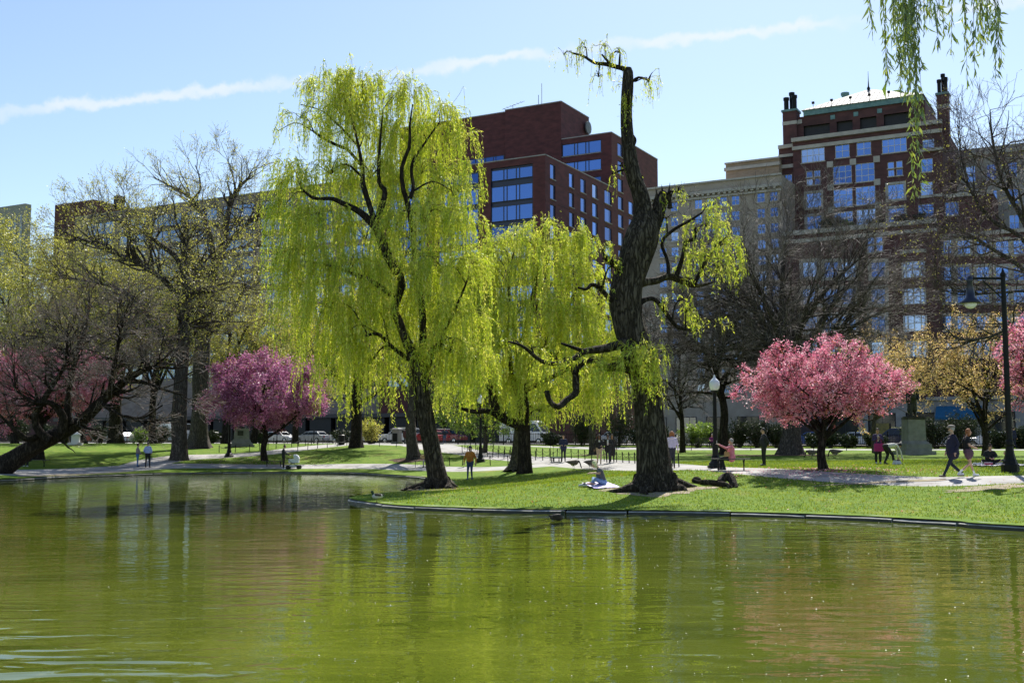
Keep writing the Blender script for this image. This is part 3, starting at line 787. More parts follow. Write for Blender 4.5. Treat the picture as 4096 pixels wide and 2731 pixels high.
# brick plant room seen over the trees at left
hx0, hz = hitf(220, 824, TY + 10); hx1, hz1 = hitf(375, 798, TY + 10); hyb, _ = hits(470, 812, hx1)
org = (hx0, TY + 10, Z0)
plant = building(*org, 'plain dark brick block with a small roof box rising over the trees at far left')
mb = MB(); block(mb, hx0, hx1, TY + 10, hyb + 4, Z0, hz1); mb.obj('wall', M['brick_red'], plant, off=org)
bx_, bz_ = hitf(447, 808, TY + 14)
MB().box((bx_, TY + 16, hz1 + .4), (1.6, 1.6, 2.6)).obj('roof_box', M['iron'], plant, off=org)
lx0_, lz_ = hitf(-260, 1330, TY + 8); lx1_, _ = hitf(260, 1330, TY + 8); org = (lx0_, TY + 8, Z0)
low = building(*org, 'low dark brick building glimpsed under the trees at the left edge')
mb = MB(); block(mb, lx0_, lx1_, TY + 8, TY + 20, Z0, lz_); mb.obj('wall', M['brick_brown'], low, off=org)
MB().box(((lx0_ + lx1_) / 2, TY + 7.9, lz_ + .1), (lx1_ - lx0_, .5, .3)).obj('coping', M['stone_grey'], low, off=org)
# slim striped slab at the far left edge
sx0, sz = hitf(-60, 838, TY + 60); sx1, _ = hitf(100, 850, TY + 60)
org = (sx0, TY + 60, Z0)
slab = building(*org, 'pale grey slab with dark vertical window strips at the far left edge')
mb = MB(); block(mb, sx0, sx1, TY + 60, TY + 62, Z0, sz); mb.obj('wall', M['stone_grey'], slab, off=org)
for k in range(7):
    xx = sx0 + (k + .6) * (sx1 - sx0) / 7.2
    MB().box((xx, TY + 59.95, (Z0 + sz) / 2 - 1), ((sx1 - sx0) / 16, .12, sz - Z0 - 4)).obj('window_strip', M['glass_dark'], slab, off=org)

# ---- tan stone building between hotel and corner building
def z5(x, y): return 2400 + x * .57405, 600 + y * .57405
ty = TY + .8
tx0, _ = hitf(2560, 900, ty); tx1, _ = hitf(3128, 800, ty); _, tz = hitf(*z5(800, 225), ty); _, tcz = hitf(*z5(800, 306), ty)
org = (tx0, ty, Z0)
tan = building(*org, 'tan stone building with dentilled cornice between the hotel and the brown tower')
hol = []; wins = []
ww = m_px(52 * .574 * 1.0, 150) * 1.15
_, w1t = hitf(*z5(1120, 298), ty); _, w1b = hitf(*z5(1120, 365), ty)
xw, _ = hitf(*z5(1120, 330), ty); sp = hitf(*z5(1210, 320), ty)[0] - xw
h_ = w1t - w1b; fl = h_ * 1.62
n0 = int((xw - tx0) / sp)
for k in range(-n0 + 1, int((tx1 - xw) / sp) + 1):
    x = xw + k * sp
    if (k % 5) == 4: continue
    j = 0
    while w1b - j * fl > Z0 + 7:
        hol.append((x - ww / 2, x + ww / 2, w1b - j * fl, w1t - j * fl)); j += 1
mb = MB(); wall(mb, 'f', ty, tx0, tx1, Z0, tz, hol, .25); block(mb, tx0, tx1, ty, ty + 20, Z0, tz, 0, 'f'); mb.obj('wall', M['stone_warm'], tan, off=org)
for k in range(12):      # street-level openings
    x = tx0 + 2.2 + k * 4.4
    if x + 1.6 < tx1: window(tan, org, 'f', x - 1.5, x + 1.5, Z0 + .6, Z0 + 4.2, ty, cols=3, rows=2, frame='bronze_frame', glass='glass_dark', recess=-.06, sill=False)
co = MB()
co.box(((tx0 + tx1) / 2, ty - .25, tcz + .25), (tx1 - tx0, .7, .4)); co.box(((tx0 + tx1) / 2, ty - .12, tcz - .4), (tx1 - tx0, .3, .3)); co.box(((tx0 + tx1) / 2, ty - .02, tz + .1), (tx1 - tx0, .5, .25))
co.obj('cornice', M['limestone'], tan, off=org)
x = tx0 + .3; dm = MB().box((0, 0, 0), (.36, .3, .36)).mesh('dentil', M['limestone'])
while x < tx1 - .3:
    link('dentil', dm, tan, (x - org[0], -.36, tcz - .02 - org[2])); x += .78
for a, b, z0, z1 in hol: window(tan, org, 'f', a, b, z0, z1, ty, cols=2, rows=2, frame='white_frame', glass='glass_pale', fw=.07, bar=.05)
tp0, _ = hitf(*z5(876, 120), ty + 6); tp1, _ = hitf(*z5(1248, 100), ty + 6); _, tpz = hitf(*z5(1060, 80), ty + 6); _, tpm = hitf(*z5(1060, 118), ty + 6)
mb = MB(); block(mb, tp0, tp1, ty + 6, ty + 18, tz - .5, tpz); mb.obj('penthouse', M['brick_tan'], tan, off=org)
MB().box(((tp0 + tp1) / 2, ty + 5.9, tpm), (tp1 - tp0 + .3, .5, .45)).obj('penthouse_band', M['limestone'], tan, off=org)
MB().box(((tp0 + tp1) / 2, ty + 5.9, tpz + .08), (tp1 - tp0 + .2, .4, .22)).obj('coping', M['limestone'], tan, off=org)

# ---- brown brick tower at right with chimneys and pale hipped roof
def z7(x, y): return 3000 + x * .70166, 300 + y * .70166
YT, YL = TY + 7.5, TY - 1.0               # set-back tower front, lower front
ex0, ez = hitf(*z7(243, 372), YT); ex1, _ = hitf(*z7(1092, 300), YT)
org = (ex0, YL, Z0)
tower = building(*org, 'tall brown brick apartment tower with pale hipped roof and twin chimneys')
hol, wins = [], []
def W(x0, x1, yt, yb, cols, rows, surround=0, plane=YT, glass='glass_pale'):
    a, b, z0, z1 = frect(x0, x1, yt, yb, z7, plane)
    hol.append((a, b, z0, z1)); wins.append((a, b, z0, z1, plane, cols, rows, surround, glass))
for q in ((292, 425, 418, 496, 4, 2), (485, 567, 396, 472, 2, 2), (607, 690, 382, 458, 2, 2), (752, 893, 360, 442, 4, 2), (983, 1050, 366, 420, 2, 1)): W(*q)
for x0, y0 in ((320, 547), (364, 543), (322, 592), (366, 588), (784, 496), (832, 490), (786, 541), (834, 536)): W(x0, x0 + 37, y0, y0 + 37, 1, 1)
for q in ((472, 580, 516, 620, 3, 3), (600, 710, 502, 608, 3, 3), (975, 1042, 476, 553, 2, 2), (475, 585, 648, 752, 3, 3), (602, 715, 634, 740, 3, 3), (972, 1043, 610, 686, 2, 2),
          (480, 587, 778, 880, 3, 3), (607, 717, 764, 868, 3, 3), (958, 1048, 735, 815, 3, 2)): W(*q)
for q in ((320, 406, 672, 756, 2, 2, .28), (785, 878, 622, 708, 2, 2, .28), (323, 409, 802, 880, 2, 2, .28), (787, 881, 758, 840, 2, 2, .28)): W(*q)
mb = MB(); zmid = hitf(*z7(600, 900), YT)[1] - 4
wall(mb, 'f', YT, ex0, ex1, zmid, ez, hol, .22); block(mb, ex0, ex1, YT, YT + 16, zmid, ez, 0, 'f')
# narrow recessed shoulder on the left
lx0, lz = hitf(*z7(163, 415), YT + .8); wl_ = []
h0 = len(hol); W(186, 240, 568, 640, 2, 2, 0, YT + .8); W(188, 240, 695, 765, 2, 2, 0, YT + .8)
wall(mb, 'f', YT + .8, lx0, ex0, zmid, lz, hol[h0:], .22); block(mb, lx0, ex0, YT + .8, YT + 14, zmid, lz, 0, 'fr')
# shoulder stepping down on the right
rx1, rz = hitf(*z7(1200, 690), YT + .6); h1 = len(hol); W(1110, 1190, 722, 800, 3, 2, 0, YT + .6)
wall(mb, 'f', YT + .6, ex1, rx1 + 4, zmid, rz, hol[h1:], .22); block(mb, ex1, rx1 + 4, YT + .6, YT + 16, zmid, rz, 0, 'f')
# mechanical storey
mx0, _ = hitf(*z7(268, 300), YT + 2.2); mx1, _ = hitf(*z7(1000, 250), YT + 2.2); _, mz1 = hitf(*z7(305, 238), YT + 2.2)
lou = [frect(a, b, c_, d_, z7, YT + 2.2) for a, b, c_, d_ in ((306, 455, 283, 352), (494, 585, 262, 326), (627, 721, 240, 305), (763, 905, 218, 292))]
wall(mb, 'f', YT + 2.2, mx0, mx1, ez - 1, mz1, lou, .5, mi_rev=1); block(mb, mx0, mx1, YT + 2.2, YT + 13, ez - 1, mz1, 0, 'f')
# lower front with terrace
_, fz = hitf(*z7(700, 868), YL); fx0, _ = hitf(3140, 1300, YL); fx1, _ = hitf(*z7(1070, 1000), YL)
h2 = len(hol)
for x0, y0 in ((668, 925), (716, 920), (668, 972), (718, 966)): W(x0, x0 + 40, y0, y0 + 40, 1, 1, 0, YL)
for yt in (1065, 1217, 1372, 1520):
    for x0 in (300, 420, 520, 690): W(x0, x0 + 82, yt, yt + 88, 2, 2, .4, YL)
_, bz = hitf(3600, 1600, YL)
wall(mb, 'f', YL, fx0, fx1, bz, fz, hol[h2:], .22); block(mb, fx0, fx1, YL, YT + 16, bz, fz, 0, 'f')
# right-hand lower part
gx1, gz_ = hitf(4200, 1010, YL + 2.5); h3 = len(hol)
_, gz_ = hitf(*z7(1130, 925), YL + 2.5)
for yt in (940, 1092, 1217, 1372, 1520):
    for x0 in (1075, 1180, 1290, 1400, 1500): W(x0, x0 + 75, yt, yt + 80, 2, 2, .3, YL + 2.5)
wall(mb, 'f', YL + 2.5, fx1, gx1, bz, gz_, hol[h3:], .22); block(mb, fx1, gx1, YL + 2.5, YT + 16, bz, gz_, 0, 'f')
mb.obj('wall', [M['brick_brown'], M['louvre']], tower, off=org)
for a, b, z0, z1, pl_, cs, rs, su, gl in wins: window(tower, org, 'f', a, b, z0, z1, pl_, cols=cs, rows=rs, surround=su, glass=gl, fw=.07, bar=.06)
# round bay with bowed windows
bxa, _ = hitf(*z7(868, 1200), YL); bxb, _ = hitf(*z7(1006, 1200), YL); bc, br_ = (bxa + bxb) / 2, (bxb - bxa) / 2
_, bayt = hitf(*z7(930, 1003), YL - 1)
def arc(r, a0, a1, n): return [(bc + r * math.sin(a0 + (a1 - a0) * i / n), YL - .6 * r / br_ * br_ * math.cos(a0 + (a1 - a0) * i / n) * .9) for i in range(n + 1)]
mb = MB(); pa = arc(br_, -math.pi / 2, math.pi / 2, 16)
lv = [bz]
for yt in (1520, 1372, 1217, 1065):
    _, z1 = hitf(*z7(935, yt - 5), YL - 1); _, z0 = hitf(*z7(935, yt + 88), YL - 1); lv += [z0, z1]
lv.append(bayt)
for j in range(0, len(lv) - 1, 2):
    for i in range(16): mb.add([(*pa[i], lv[j]), (*pa[i + 1], lv[j]), (*pa[i + 1], lv[j + 1]), (*pa[i], lv[j + 1])], [(0, 1, 2, 3)])
mb.obj('bay', M['brick_brown'], tower, off=org)
MB().add([(*p, bayt + .25) for p in arc(br_ + .15, -1.6, 1.6, 16)] + [(*p, bayt - .2) for p in arc(br_ + .15, -1.6, 1.6, 16)],
         [tuple(range(17))] + [(17 + i, 18 + i, 1 + i, i) for i in range(16)]).obj('bay_ledge', M['limestone'], tower, off=org)
for j in range(1, len(lv) - 1, 2):
    fr = MB()
    for k in range(5):
        a = -1.25 + k * .625; p = arc(br_ - .05, a, a + .01, 1)[0]; fr.box((p[0], p[1], (lv[j] + lv[j + 1]) / 2), (.14, .14, lv[j + 1] - lv[j]))
    for z in (lv[j] + .05, (lv[j] + lv[j + 1]) / 2, lv[j + 1] - .05):
        q = arc(br_ - .05, -1.5, 1.5, 10)
        for i in range(10): fr.bar((*q[i], z), (*q[i + 1], z), .08, .09)
    fo = fr.obj('bay_window', M['white_frame'], tower, off=org)
    for k in range(4):
        q = arc(br_ - .1, -1.22 + k * .625, -1.28 + (k + 1) * .625, 3)
        g_ = MB()
        for i in range(3): g_.add([(*q[i], lv[j]), (*q[i + 1], lv[j]), (*q[i + 1], lv[j + 1]), (*q[i], lv[j + 1])], [(0, 1, 2, 3)])
        g_.obj('pane', M['glass_pale'], fo, off=org)
# stone bands, cornices, blocks
bd = MB()
def band(x0, x1, y, z, h=.45, d=.3): bd.box(((x0 + x1) / 2, y - d / 2 + .05, z), (x1 - x0, d, h))
_, c2 = hitf(*z7(600, 378), YT); _, c1 = hitf(*z7(600, 332), YT)
band(ex0 - .1, ex1 + .1, YT, c1 + .05, .55, .5); band(ex0 - .05, ex1, YT, c2, .5, .3)
band(lx0, ex0, YT + .8, lz, .5, .4); band(lx0, ex0, YT + .8, hitf(*z7(200, 462), YT + .8)[1], .4, .3); band(lx0, ex0, YT + .8, hitf(*z7(200, 525), YT + .8)[1], .5, .4)
band(ex1, rx1 + 4, YT + .6, rz + .1, .5, .4); band(hitf(*z7(955, 430), YT)[0], ex1 + .1, YT, hitf(*z7(1020, 430), YT)[1], .4, .5)
band(hitf(*z7(958, 690), YT)[0], ex1, YT, hitf(*z7(1010, 694), YT)[1], .35, .3)
_, t2 = hitf(*z7(700, 912), YL); band(fx0, fx1, YL, fz + .1, .6, .5); band(fx0, fx1, YL, t2, .5, .3); band(fx1, gx1, YL + 2.5, gz_ + .1, .5, .4)
bd.obj('stone_bands', M['limestone'], tower, off=org)
for x, y in ((456, 511), (587, 496), (722, 480), (460, 641), (725, 611), (463, 770), (730, 742)):
    bx_, bz_ = hitf(*z7(x, y), YT); MB().box((bx_, YT - .02, bz_), (.85, .12, .85)).obj('stone_block', M['limestone'], tower, off=org)
for x, y in ((285, 267),): 
    bx_, bz_ = hitf(*z7(x, y), YT + 2.2); MB().box((bx_, YT + 2.18, bz_), (.6, .1, .6)).obj('stone_block', M['limestone'], tower, off=org)
for x, y in ((472, 242), (604, 224), (739, 206)):
    bx_, bz_ = hitf(*z7(x, y), YT + 2.2); MB().box((bx_, YT + 2.18, bz_), (.65, .1, .6)).obj('copper_block', M['copper'], tower, off=org)
# copper eaves and roof
_, e1 = hitf(*z7(305, 206), YT + 2.0)
hx0_, hx1_ = hitf(*z7(305, 220), YT + 2)[0], mx1 - .3
MB().box(((hx0_ + hx1_) / 2, YT + 7.4, (mz1 + e1) / 2), (hx1_ - hx0_, 11.0, e1 - mz1)).obj('eaves', M['copper'], tower, off=org)
apx, _ = hitf(*z7(676, 88), YT + 7.4); _, apz = hitf(*z7(676, 88), YT + 7.4)
rf = MB(); rx, ry = hx1_ - hx0_ + .5, 11.5; xm = (hx0_ + hx1_) / 2; ym = YT + 7.4
cs = [(xm - rx / 2, ym - ry / 2), (xm + rx / 2, ym - ry / 2), (xm + rx / 2, ym + ry / 2), (xm - rx / 2, ym + ry / 2)]
rf.add([(*q, e1 + .02) for q in cs] + [(apx - .6, ym, apz), (apx + .6, ym, apz)], [(0, 1, 5, 4), (1, 2, 5), (2, 3, 4, 5), (3, 0, 4), (3, 2, 1, 0)])
roof = rf.obj('roof', M['white_roof'], tower, off=org)
for k in range(22):
    t_ = (k + .5) / 22; x = cs[0][0] + rx * t_
    top = min((x - cs[0][0]) / (apx - cs[0][0]), (cs[1][0] - x) / (cs[1][0] - apx)) * .97
    MB().bar((x, cs[0][1], e1 + .05), (x, cs[0][1] + (ym - cs[0][1]) * top, e1 + .05 + (apz - e1) * top), .05, .08).obj('roof_seam', M['white_roof'], roof, off=org)
for k in range(6):
    x = cs[0][0] + rx * (k + .6) / 6.4
    b_ = MB(); b_.tube([(x, cs[0][1] + .7, e1), (x, cs[0][1] + .7, e1 + 1.0)], .04, 5); b_.box((x, cs[0][1] + .7, e1 + 1.1), (.35, .3, .3)); b_.obj('roof_light', M['iron'], roof, off=org)
MB().lathe([(.1, 0), (.22, .22), (.24, .42), (.1, .65), (.05, 1.6), (.02, 2.9)], 8, (apx, ym, apz - .1)).obj('spire', M['iron'], roof, off=org)
vx, vz = hitf(*z7(542, 115), YT + 11); MB().lathe([(.5, 0), (.5, 1.6), (.62, 1.65), (.62, 2.0)], 10, (vx, YT + 11, vz - 1.7)).obj('roof_vent', M['copper'], roof, off=org)
for (xa, xb, yt, yb) in ((187, 266, 206, 400), (1066, 1131, 110, 306)):
    a, b, z0, z1 = frect(xa, xb, yt, yb, z7, YT + 1.5); w = b - a
    ch = MB(); ch.box(((a + b) / 2, YT + 1.5 + w / 2, (z0 - 3 + z1) / 2), (w, w, z1 - z0 + 3)); ch.box(((a + b) / 2, YT + 1.5 + w / 2, z1 + .1), (w + .3, w + .3, .3), mi=1)
    ch.box(((a + b) / 2, YT + 1.5 + w / 2, z1 - (z1 - z0) * .35), (w + .08, w + .08, .5), mi=2)
    co_ = ch.obj('chimney', [M['brick_brown'], M['copper'], M['limestone']], tower, off=org)
    for qx, qy, hh in ((-.28, -.22, 1.5), (.02, .2, 2.4), (.3, -.2, 1.7)):
        MB().lathe([(w * .17, 0), (w * .17, hh), (w * .21, hh + .05), (w * .21, hh + .45)], 10, ((a + b) / 2 + qx * w, YT + 1.5 + w / 2 + qy * w, z1 + .2)).obj('chimney_pot', M['iron'], co_, off=org)
# terrace: railings
def rail(x0, x1, y, z, h=1.0):
    r_ = MB(); r_.bar((x0, y, z + h), (x1, y, z + h), .06); n = max(2, int((x1 - x0) / .22))
    for k in range(n + 1): r_.bar((x0 + (x1 - x0) * k / n, y, z), (x0 + (x1 - x0) * k / n, y, z + h), .03)
    r_.obj('railing', M['iron'], tower, off=org)
rail(fx0 + 2, fx1 - .4, YL + 1.2, fz + .3); rail(hitf(*z7(985, 410), YT)[0], ex1, YT - .3, hitf(*z7(1020, 424), YT)[1], .9)
rail(bxa + .3, bxb - .3, YL - .9, bayt + .2); rail(lx0, ex0 - .1, YT + .5, hitf(*z7(200, 508), YT + .8)[1], .9)
# stone ground floor with shop fronts
sf = MB(); sh_ = []
for k in range(11):
    x = fx0 + 1.2 + k * 4.6
    if x + 3.4 < gx1: sh_.append((x, x + 3.4, Z0 + .5, bz - 1.6))
wall(sf, 'f', YL - .15, fx0, gx1, Z0, bz, sh_, .5, mi_rev=1); sf.add([(fx0, YL - .15, bz), (gx1, YL - .15, bz), (gx1, YL + 3, bz), (fx0, YL + 3, bz)], [(0, 1, 2, 3)])
for k in range(5): sf.box(((fx0 + gx1) / 2, YL - .16, Z0 + 1 + k * (bz - Z0 - 1) / 5), (.0, .0, .0))
sf.obj('ground_floor', [M['stone_grey'], M['louvre']], tower, off=org)
MB().box(((fx0 + gx1) / 2, YL - .3, bz + .1), (gx1 - fx0, .5, .45)).obj('base_cornice', M['stone_grey'], tower, off=org)
for a, b, z0, z1 in sh_: window(tower, org, 'f', a + .1, b - .1, z0, z1, YL - .15, cols=2, rows=1, frame='bronze_frame', glass='glass_dark', recess=.3, sill=False)
aa, ab, az0, az1 = frect(3742, 3925, 1622, 1668, lambda x, y: (x, y), YL - 1)
M['awning'] = plain('blue_awning', (.01, .1, .21), .8)
aw = MB(); aw.add([(aa, YL - 1.6, az0), (ab, YL - 1.6, az0), (ab, YL - .2, az1), (aa, YL - .2, az1), (aa, YL - 1.6, az0 - .3), (ab, YL - 1.6, az0 - .3)], [(0, 1, 2, 3), (4, 5, 1, 0), (0, 3, 4), (1, 5, 2)])
aw.obj('awning', M['awning'], tower, off=org)
# shop sign lettering, its middle hidden behind the lamp post
fc = bpy.data.curves.new('sign_lettering', 'FONT'); fc.body = 'ST. JOHN'; fc.extrude = .02; fc.align_x = 'CENTER'
lxx, lzz = hitf(4036, 1687, YL - .35); fc.size = .62
M['brass'] = plain('brass_letters', (.62, .5, .3), .4, .6); fc.materials.append(M['brass'])
_t = link('tmp', fc); _m = bpy.data.meshes.new_from_object(_t.evaluated_get(bpy.context.evaluated_depsgraph_get())); bpy.data.objects.remove(_t)
link('sign_lettering', _m, tower, (lxx - org[0], -.5, lzz - org[2]), (math.pi / 2, 0, 0))
M['display'] = surf('shop_display', (.3, .22, .05), (.12, .1, .03), 3, .5)
da, db, dz0, dz1 = frect(3500, 3556, 1692, 1738, lambda x, y: (x, y), YL - .6)
MB().box(((da + db) / 2, YL - .4, (dz0 + dz1) / 2), (db - da, .12, dz1 - dz0)).obj('display_window', M['display'], tower, off=org)

# ---- grey stone building behind, right edge
rx0, _ = hitf(3826, 700, TY + 14); rx1_, _ = hitf(4300, 700, TY + 14); _, rz_ = hitf(3950, 588, TY + 14)
org = (rx0, TY + 14, Z0)
grey = building(*org, 'grey-brown stone building behind the bare tree at the right edge')
hol = []
for k in range(14):
    x = rx0 + 1.2 + k * 2.6
    if x + 1.3 > rx1_: break
    for j in range(7): hol.append((x, x + 1.25, rz_ - 4.6 - j * 3.6, rz_ - 2.4 - j * 3.6))
mb = MB(); wall(mb, 'f', TY + 14, rx0, rx1_, Z0, rz_, hol, .25); block(mb, rx0, rx1_, TY + 14, TY + 30, Z0, rz_, 0, 'f'); mb.obj('wall', M['stone_grey'], grey, off=org)
MB().box(((rx0 + rx1_) / 2, TY + 13.8, rz_ - .9), (rx1_ - rx0, .6, .5)).obj('cornice', M['limestone'], grey, off=org)
for a, b, z0, z1 in hol: window(grey, org, 'f', a, b, z0, z1, TY + 14, cols=2, rows=2, glass='glass_pale', fw=.07, bar=.05)

# ---------------------------------------------------------------- trees
def unit(v): return v / (np.linalg.norm(v, axis=-1, keepdims=True) + 1e-9)
def resample(P, R, n):
    P = np.asarray(P, float); R = np.asarray(R, float)
    if len(P) > 2:
        k = 6; C = catmull(np.column_stack([P, R]), k); P, R = C[:, :3], np.maximum(C[:, 3], .003)
    s = np.concatenate([[0], np.cumsum(np.linalg.norm(np.diff(P, axis=0), axis=1))]); q = np.linspace(0, s[-1], n)
    return np.stack([np.interp(q, s, P[:, i]) for i in range(3)], 1), np.interp(q, s, R)
def limb(pts, d, dd=(0, 0), k=1.0, n=14):
    """a limb traced in the 2352-wide view: (x, y, width) at depth d, drifting by dd (start, end) in depth"""
    m = len(pts); P, R = [], []
    for i, (x, y, w) in enumerate(pts):
        e = d + dd[0] + (dd[1] - dd[0]) * i / max(1, m - 1)
        P.append(f2(x, y, e)); R.append(m_px(w * K2 / 2, e) * k)
    return resample(P, R, n)
def sample(PA, RA, idx, t):
    n = PA.shape[1]; f = t * (n - 1); i = np.minimum(f.astype(int), n - 2); w = (f - i)[:, None]
    a, b = PA[idx, i], PA[idx, i + 1]
    return a * (1 - w) + b * w, unit(b - a), RA[idx, i] * (1 - w[:, 0]) + RA[idx, i + 1] * w[:, 0]
def grow(g, PA, RA, N, L, ang=(25, 60), seg=4, wob=.15, up=.1, rs=.6, rmax=.2, rend=.004, t0=.25, out=None, outk=0.0, lw=True):
    """N side branches on a set of branches, all at once"""
    ln = np.linalg.norm(np.diff(PA, axis=1), axis=2).sum(1); p = ln / ln.sum() if lw else None
    idx = g.choice(len(PA), N, p=p); t = t0 + (1 - t0) * g.random(N) ** .8
    P0, T, R0 = sample(PA, RA, idx, t)
    a = np.radians(g.uniform(ang[0], ang[1], N))[:, None]
    perp = unit(np.cross(T, unit(g.normal(size=(N, 3)))))
    D = unit(np.cos(a) * T + np.sin(a) * perp + np.array([0, 0, up]))
    if out is not None: D = unit(D + outk * unit(P0 - out))
    Ls = g.uniform(L[0], L[1], N) * (1.15 - .5 * t)
    r0 = np.minimum(R0 * rs, rmax); P = [P0]; st = (Ls / seg)[:, None]
    for k in range(seg):
        D = unit(D + g.normal(0, wob, (N, 3)) + np.array([0, 0, up * .5])); P.append(P[-1] + D * st)
    P = np.stack(P, 1); q = np.linspace(0, 1, seg + 1)
    R = np.maximum(r0[:, None] * (1 - q) + rend * q, rend)
    return P, R
def leaf_quads(g, C, A, L, W):
    N = len(C); w = unit(np.cross(A, g.normal(size=(N, 3)))) * (W * .72)[:, None]; a = A * L[:, None]
    V = np.stack([C - .25 * w, C + .5 * a + w, C + 1.1 * a - .35 * w], 1)     # one slim pointed face per leaf
    return V.reshape(-1, 3), np.arange(3 * N).reshape(-1, 3)
def leaves_on(g, P, N, spread, size, asp=.45, down=.2):
    n = P.shape[1]; idx = g.integers(0, len(P), N); t = g.random(N) ** .7
    C, T, _ = sample(P, np.ones(P.shape[:2]), idx, t)
    C = C + g.normal(0, spread, (N, 3)); A = unit(g.normal(size=(N, 3)) + np.array([0, 0, -down]))
    L = g.uniform(size[0], size[1], N)
    return leaf_quads(g, C, A, L, L * asp)
def clusters_on(g, P, N, per, spread, size, asp=.7):
    m = N // per; idx = g.integers(0, len(P), m); C, _, _ = sample(P, np.ones(P.shape[:2]), idx, g.random(m) ** .6)
    C = np.repeat(C + g.normal(0, spread * .5, (m, 3)), per, 0) + g.normal(0, spread, (m * per, 3)); A = unit(g.normal(size=(m * per, 3)))
    L = g.uniform(size[0], size[1], m * per); tone = np.repeat(g.random(m), per) * .75 + g.random(m * per) * .25
    return leaf_quads(g, C, A, L, L * asp), tone
def trunk_mesh(P, R, sides=18, seed=0, ridge=.07, flare=0.0, lobes=5):
    """one limb or trunk with an uneven section and a flared, lobed foot"""
    r = random.Random(seed); n = len(P)
    V, Q = tubes_arr(P[None], R[None], sides); V = V.reshape(n, sides, 3)
    a = 2 * np.pi * np.arange(sides) / sides; ph = [r.uniform(0, 6) for _ in range(6)]
    s = np.concatenate([[0], np.cumsum(np.linalg.norm(np.diff(P, axis=0), axis=1))])
    f = 1 + ridge * (np.sin(2 * a + ph[0] + s[:, None] * .5) + .7 * np.sin(5 * a + ph[1] - s[:, None] * .9) + .6 * np.sin(3 * a + ph[2] + s[:, None] * 1.7) + .5 * np.sin(9 * a + ph[3] + .4 * s[:, None]))
    if flare:
        e = np.exp(-s / (R[0] * 1.1))[:, None]; f = f + flare * e * (1 + .65 * np.sin(lobes * a + ph[4]) + .3 * np.sin((lobes + 3) * a + ph[5]))
    V = P[:, None] + (V - P[:, None]) * f[..., None]
    return V.reshape(-1, 3), Q
def to_np(parts):
    Vs, Qs, b = [], [], 0
    for V, Q in parts: Vs.append(V); Qs.append(Q + b); b += len(V)
    return np.concatenate(Vs), np.concatenate(Qs)
class Tree:
    def __init__(s, name, label, base, group=None, cat='tree'):
        s.b = np.array(base); s.o = empty(name, tuple(base), 0, label, cat, group); s.n = 0
    def part(s, name, V, Q, mat_, smooth=True, rnd=None, stuff=False):
        o = link(name, npmesh(name, V - s.b, Q, [M[mat_]], smooth=smooth, rnd=rnd), s.o)
        if stuff: o['kind'] = 'stuff'
        return o
    def trunk(s, P, R, mat_, sides=18, ridge=.07, flare=0.6, name='trunk', n=None):
        if n: P, R = resample(P, R, n)
        s.n += 1; V, Q = trunk_mesh(P, R, sides, s.n + int(abs(s.b[0]) * 10), ridge, flare)
        cap = np.array([[len(V) - sides + i for i in (0, sides // 4, sides // 2, 3 * sides // 4)]])
        return s.part(name, V, np.vstack([Q, cap]), mat_)
    def twigs(s, PA, RA, mat_, sides=3, name='twigs'):
        V, Q = tubes_arr(PA, RA, sides); return s.part(name, V, Q, mat_, stuff=True)
    def leaves(s, VQ, mat_, g, name='crown', lo=0, hi=1):
        V, Q = VQ; return s.part(name, V, Q, mat_, False, g.uniform(lo, hi, len(Q)), True)
def cat_arr(L, n):
    out = [resample(P, R, n) for P, R in L]
    return np.stack([a for a, _ in out]), np.stack([b for _, b in out])
def roots(tr, g, base, r, n, length, mat_, skew=None):
    for k in range(n):
        a = (skew[k] if skew else k * 6.283 / n + g.uniform(-.3, .3)); L = length * g.uniform(.6, 1.3)
        P = []; 
        for q in range(7):
            t = q / 6; x = base[0] + math.cos(a) * (r * .6 + L * t); y = base[1] + math.sin(a) * (r * .6 + L * t); a += g.uniform(-.22, .22)
            P.append((x, y, gz(x, y) + (.22 * (1 - t) ** 1.5 if t else .3) + g.uniform(-.03, .05) * (1 - t) - .04 * t))
        P, R = resample(P, [.24, .17, .13, .11, .09, .06, .02], 14); R = R * r / .55
        V, Q = trunk_mesh(P, R, 8, 100 + k, .14); tr.part('root', V, Q, mat_)

# ---- weeping foliage
def strands(g, S, out, L, reach, per_m, leaf=(.06, .11), asp=.24, rise=.12, sw=.075, walk=.022):
    """hanging willow twigs: stems (N,8,3) and their leaves"""
    N = len(S); t = np.linspace(0, 1, 8)
    h = (1 - np.exp(-3.5 * t))[None, :, None] * (out * reach[:, None])[:, None, :]
    rise = np.where(g.random(N) < .45, g.uniform(.2, 1.0, N), rise)
    z = (rise[:, None] * reach[:, None] * np.sin(np.clip(t * 3.2, 0, np.pi))[None] - L[:, None] * (t ** 1.3)[None])
    P = S[:, None, :] + np.concatenate([h, z[..., None]], 2)
    sway = g.normal(0, sw, (N, 1, 2)) * L[:, None, None]; P[:, :, :2] += sway * (t ** 2)[None, :, None]
    P[:, 1:, :2] += np.cumsum(g.normal(0, walk, (N, 7, 2)), 1)
    R = np.repeat(np.linspace(.009, .004, 8)[None], N, 0)
    cnt = np.maximum(3, (L * per_m).astype(int)); idx = np.repeat(np.arange(N), cnt); M_ = len(idx)
    tt = .04 + .96 * g.random(M_); C, T, _ = sample(P, R, idx, tt)
    A = unit(T * 1.0 + g.normal(0, .5, (M_, 3)) + np.array([0, 0, -.3])); l = g.uniform(leaf[0], leaf[1], M_) * g.lognormal(0, .22, M_)
    return P, R, leaf_quads(g, C + g.normal(0, .012, (M_, 3)), A, l, l * asp * g.uniform(.8, 1.3, M_)), idx
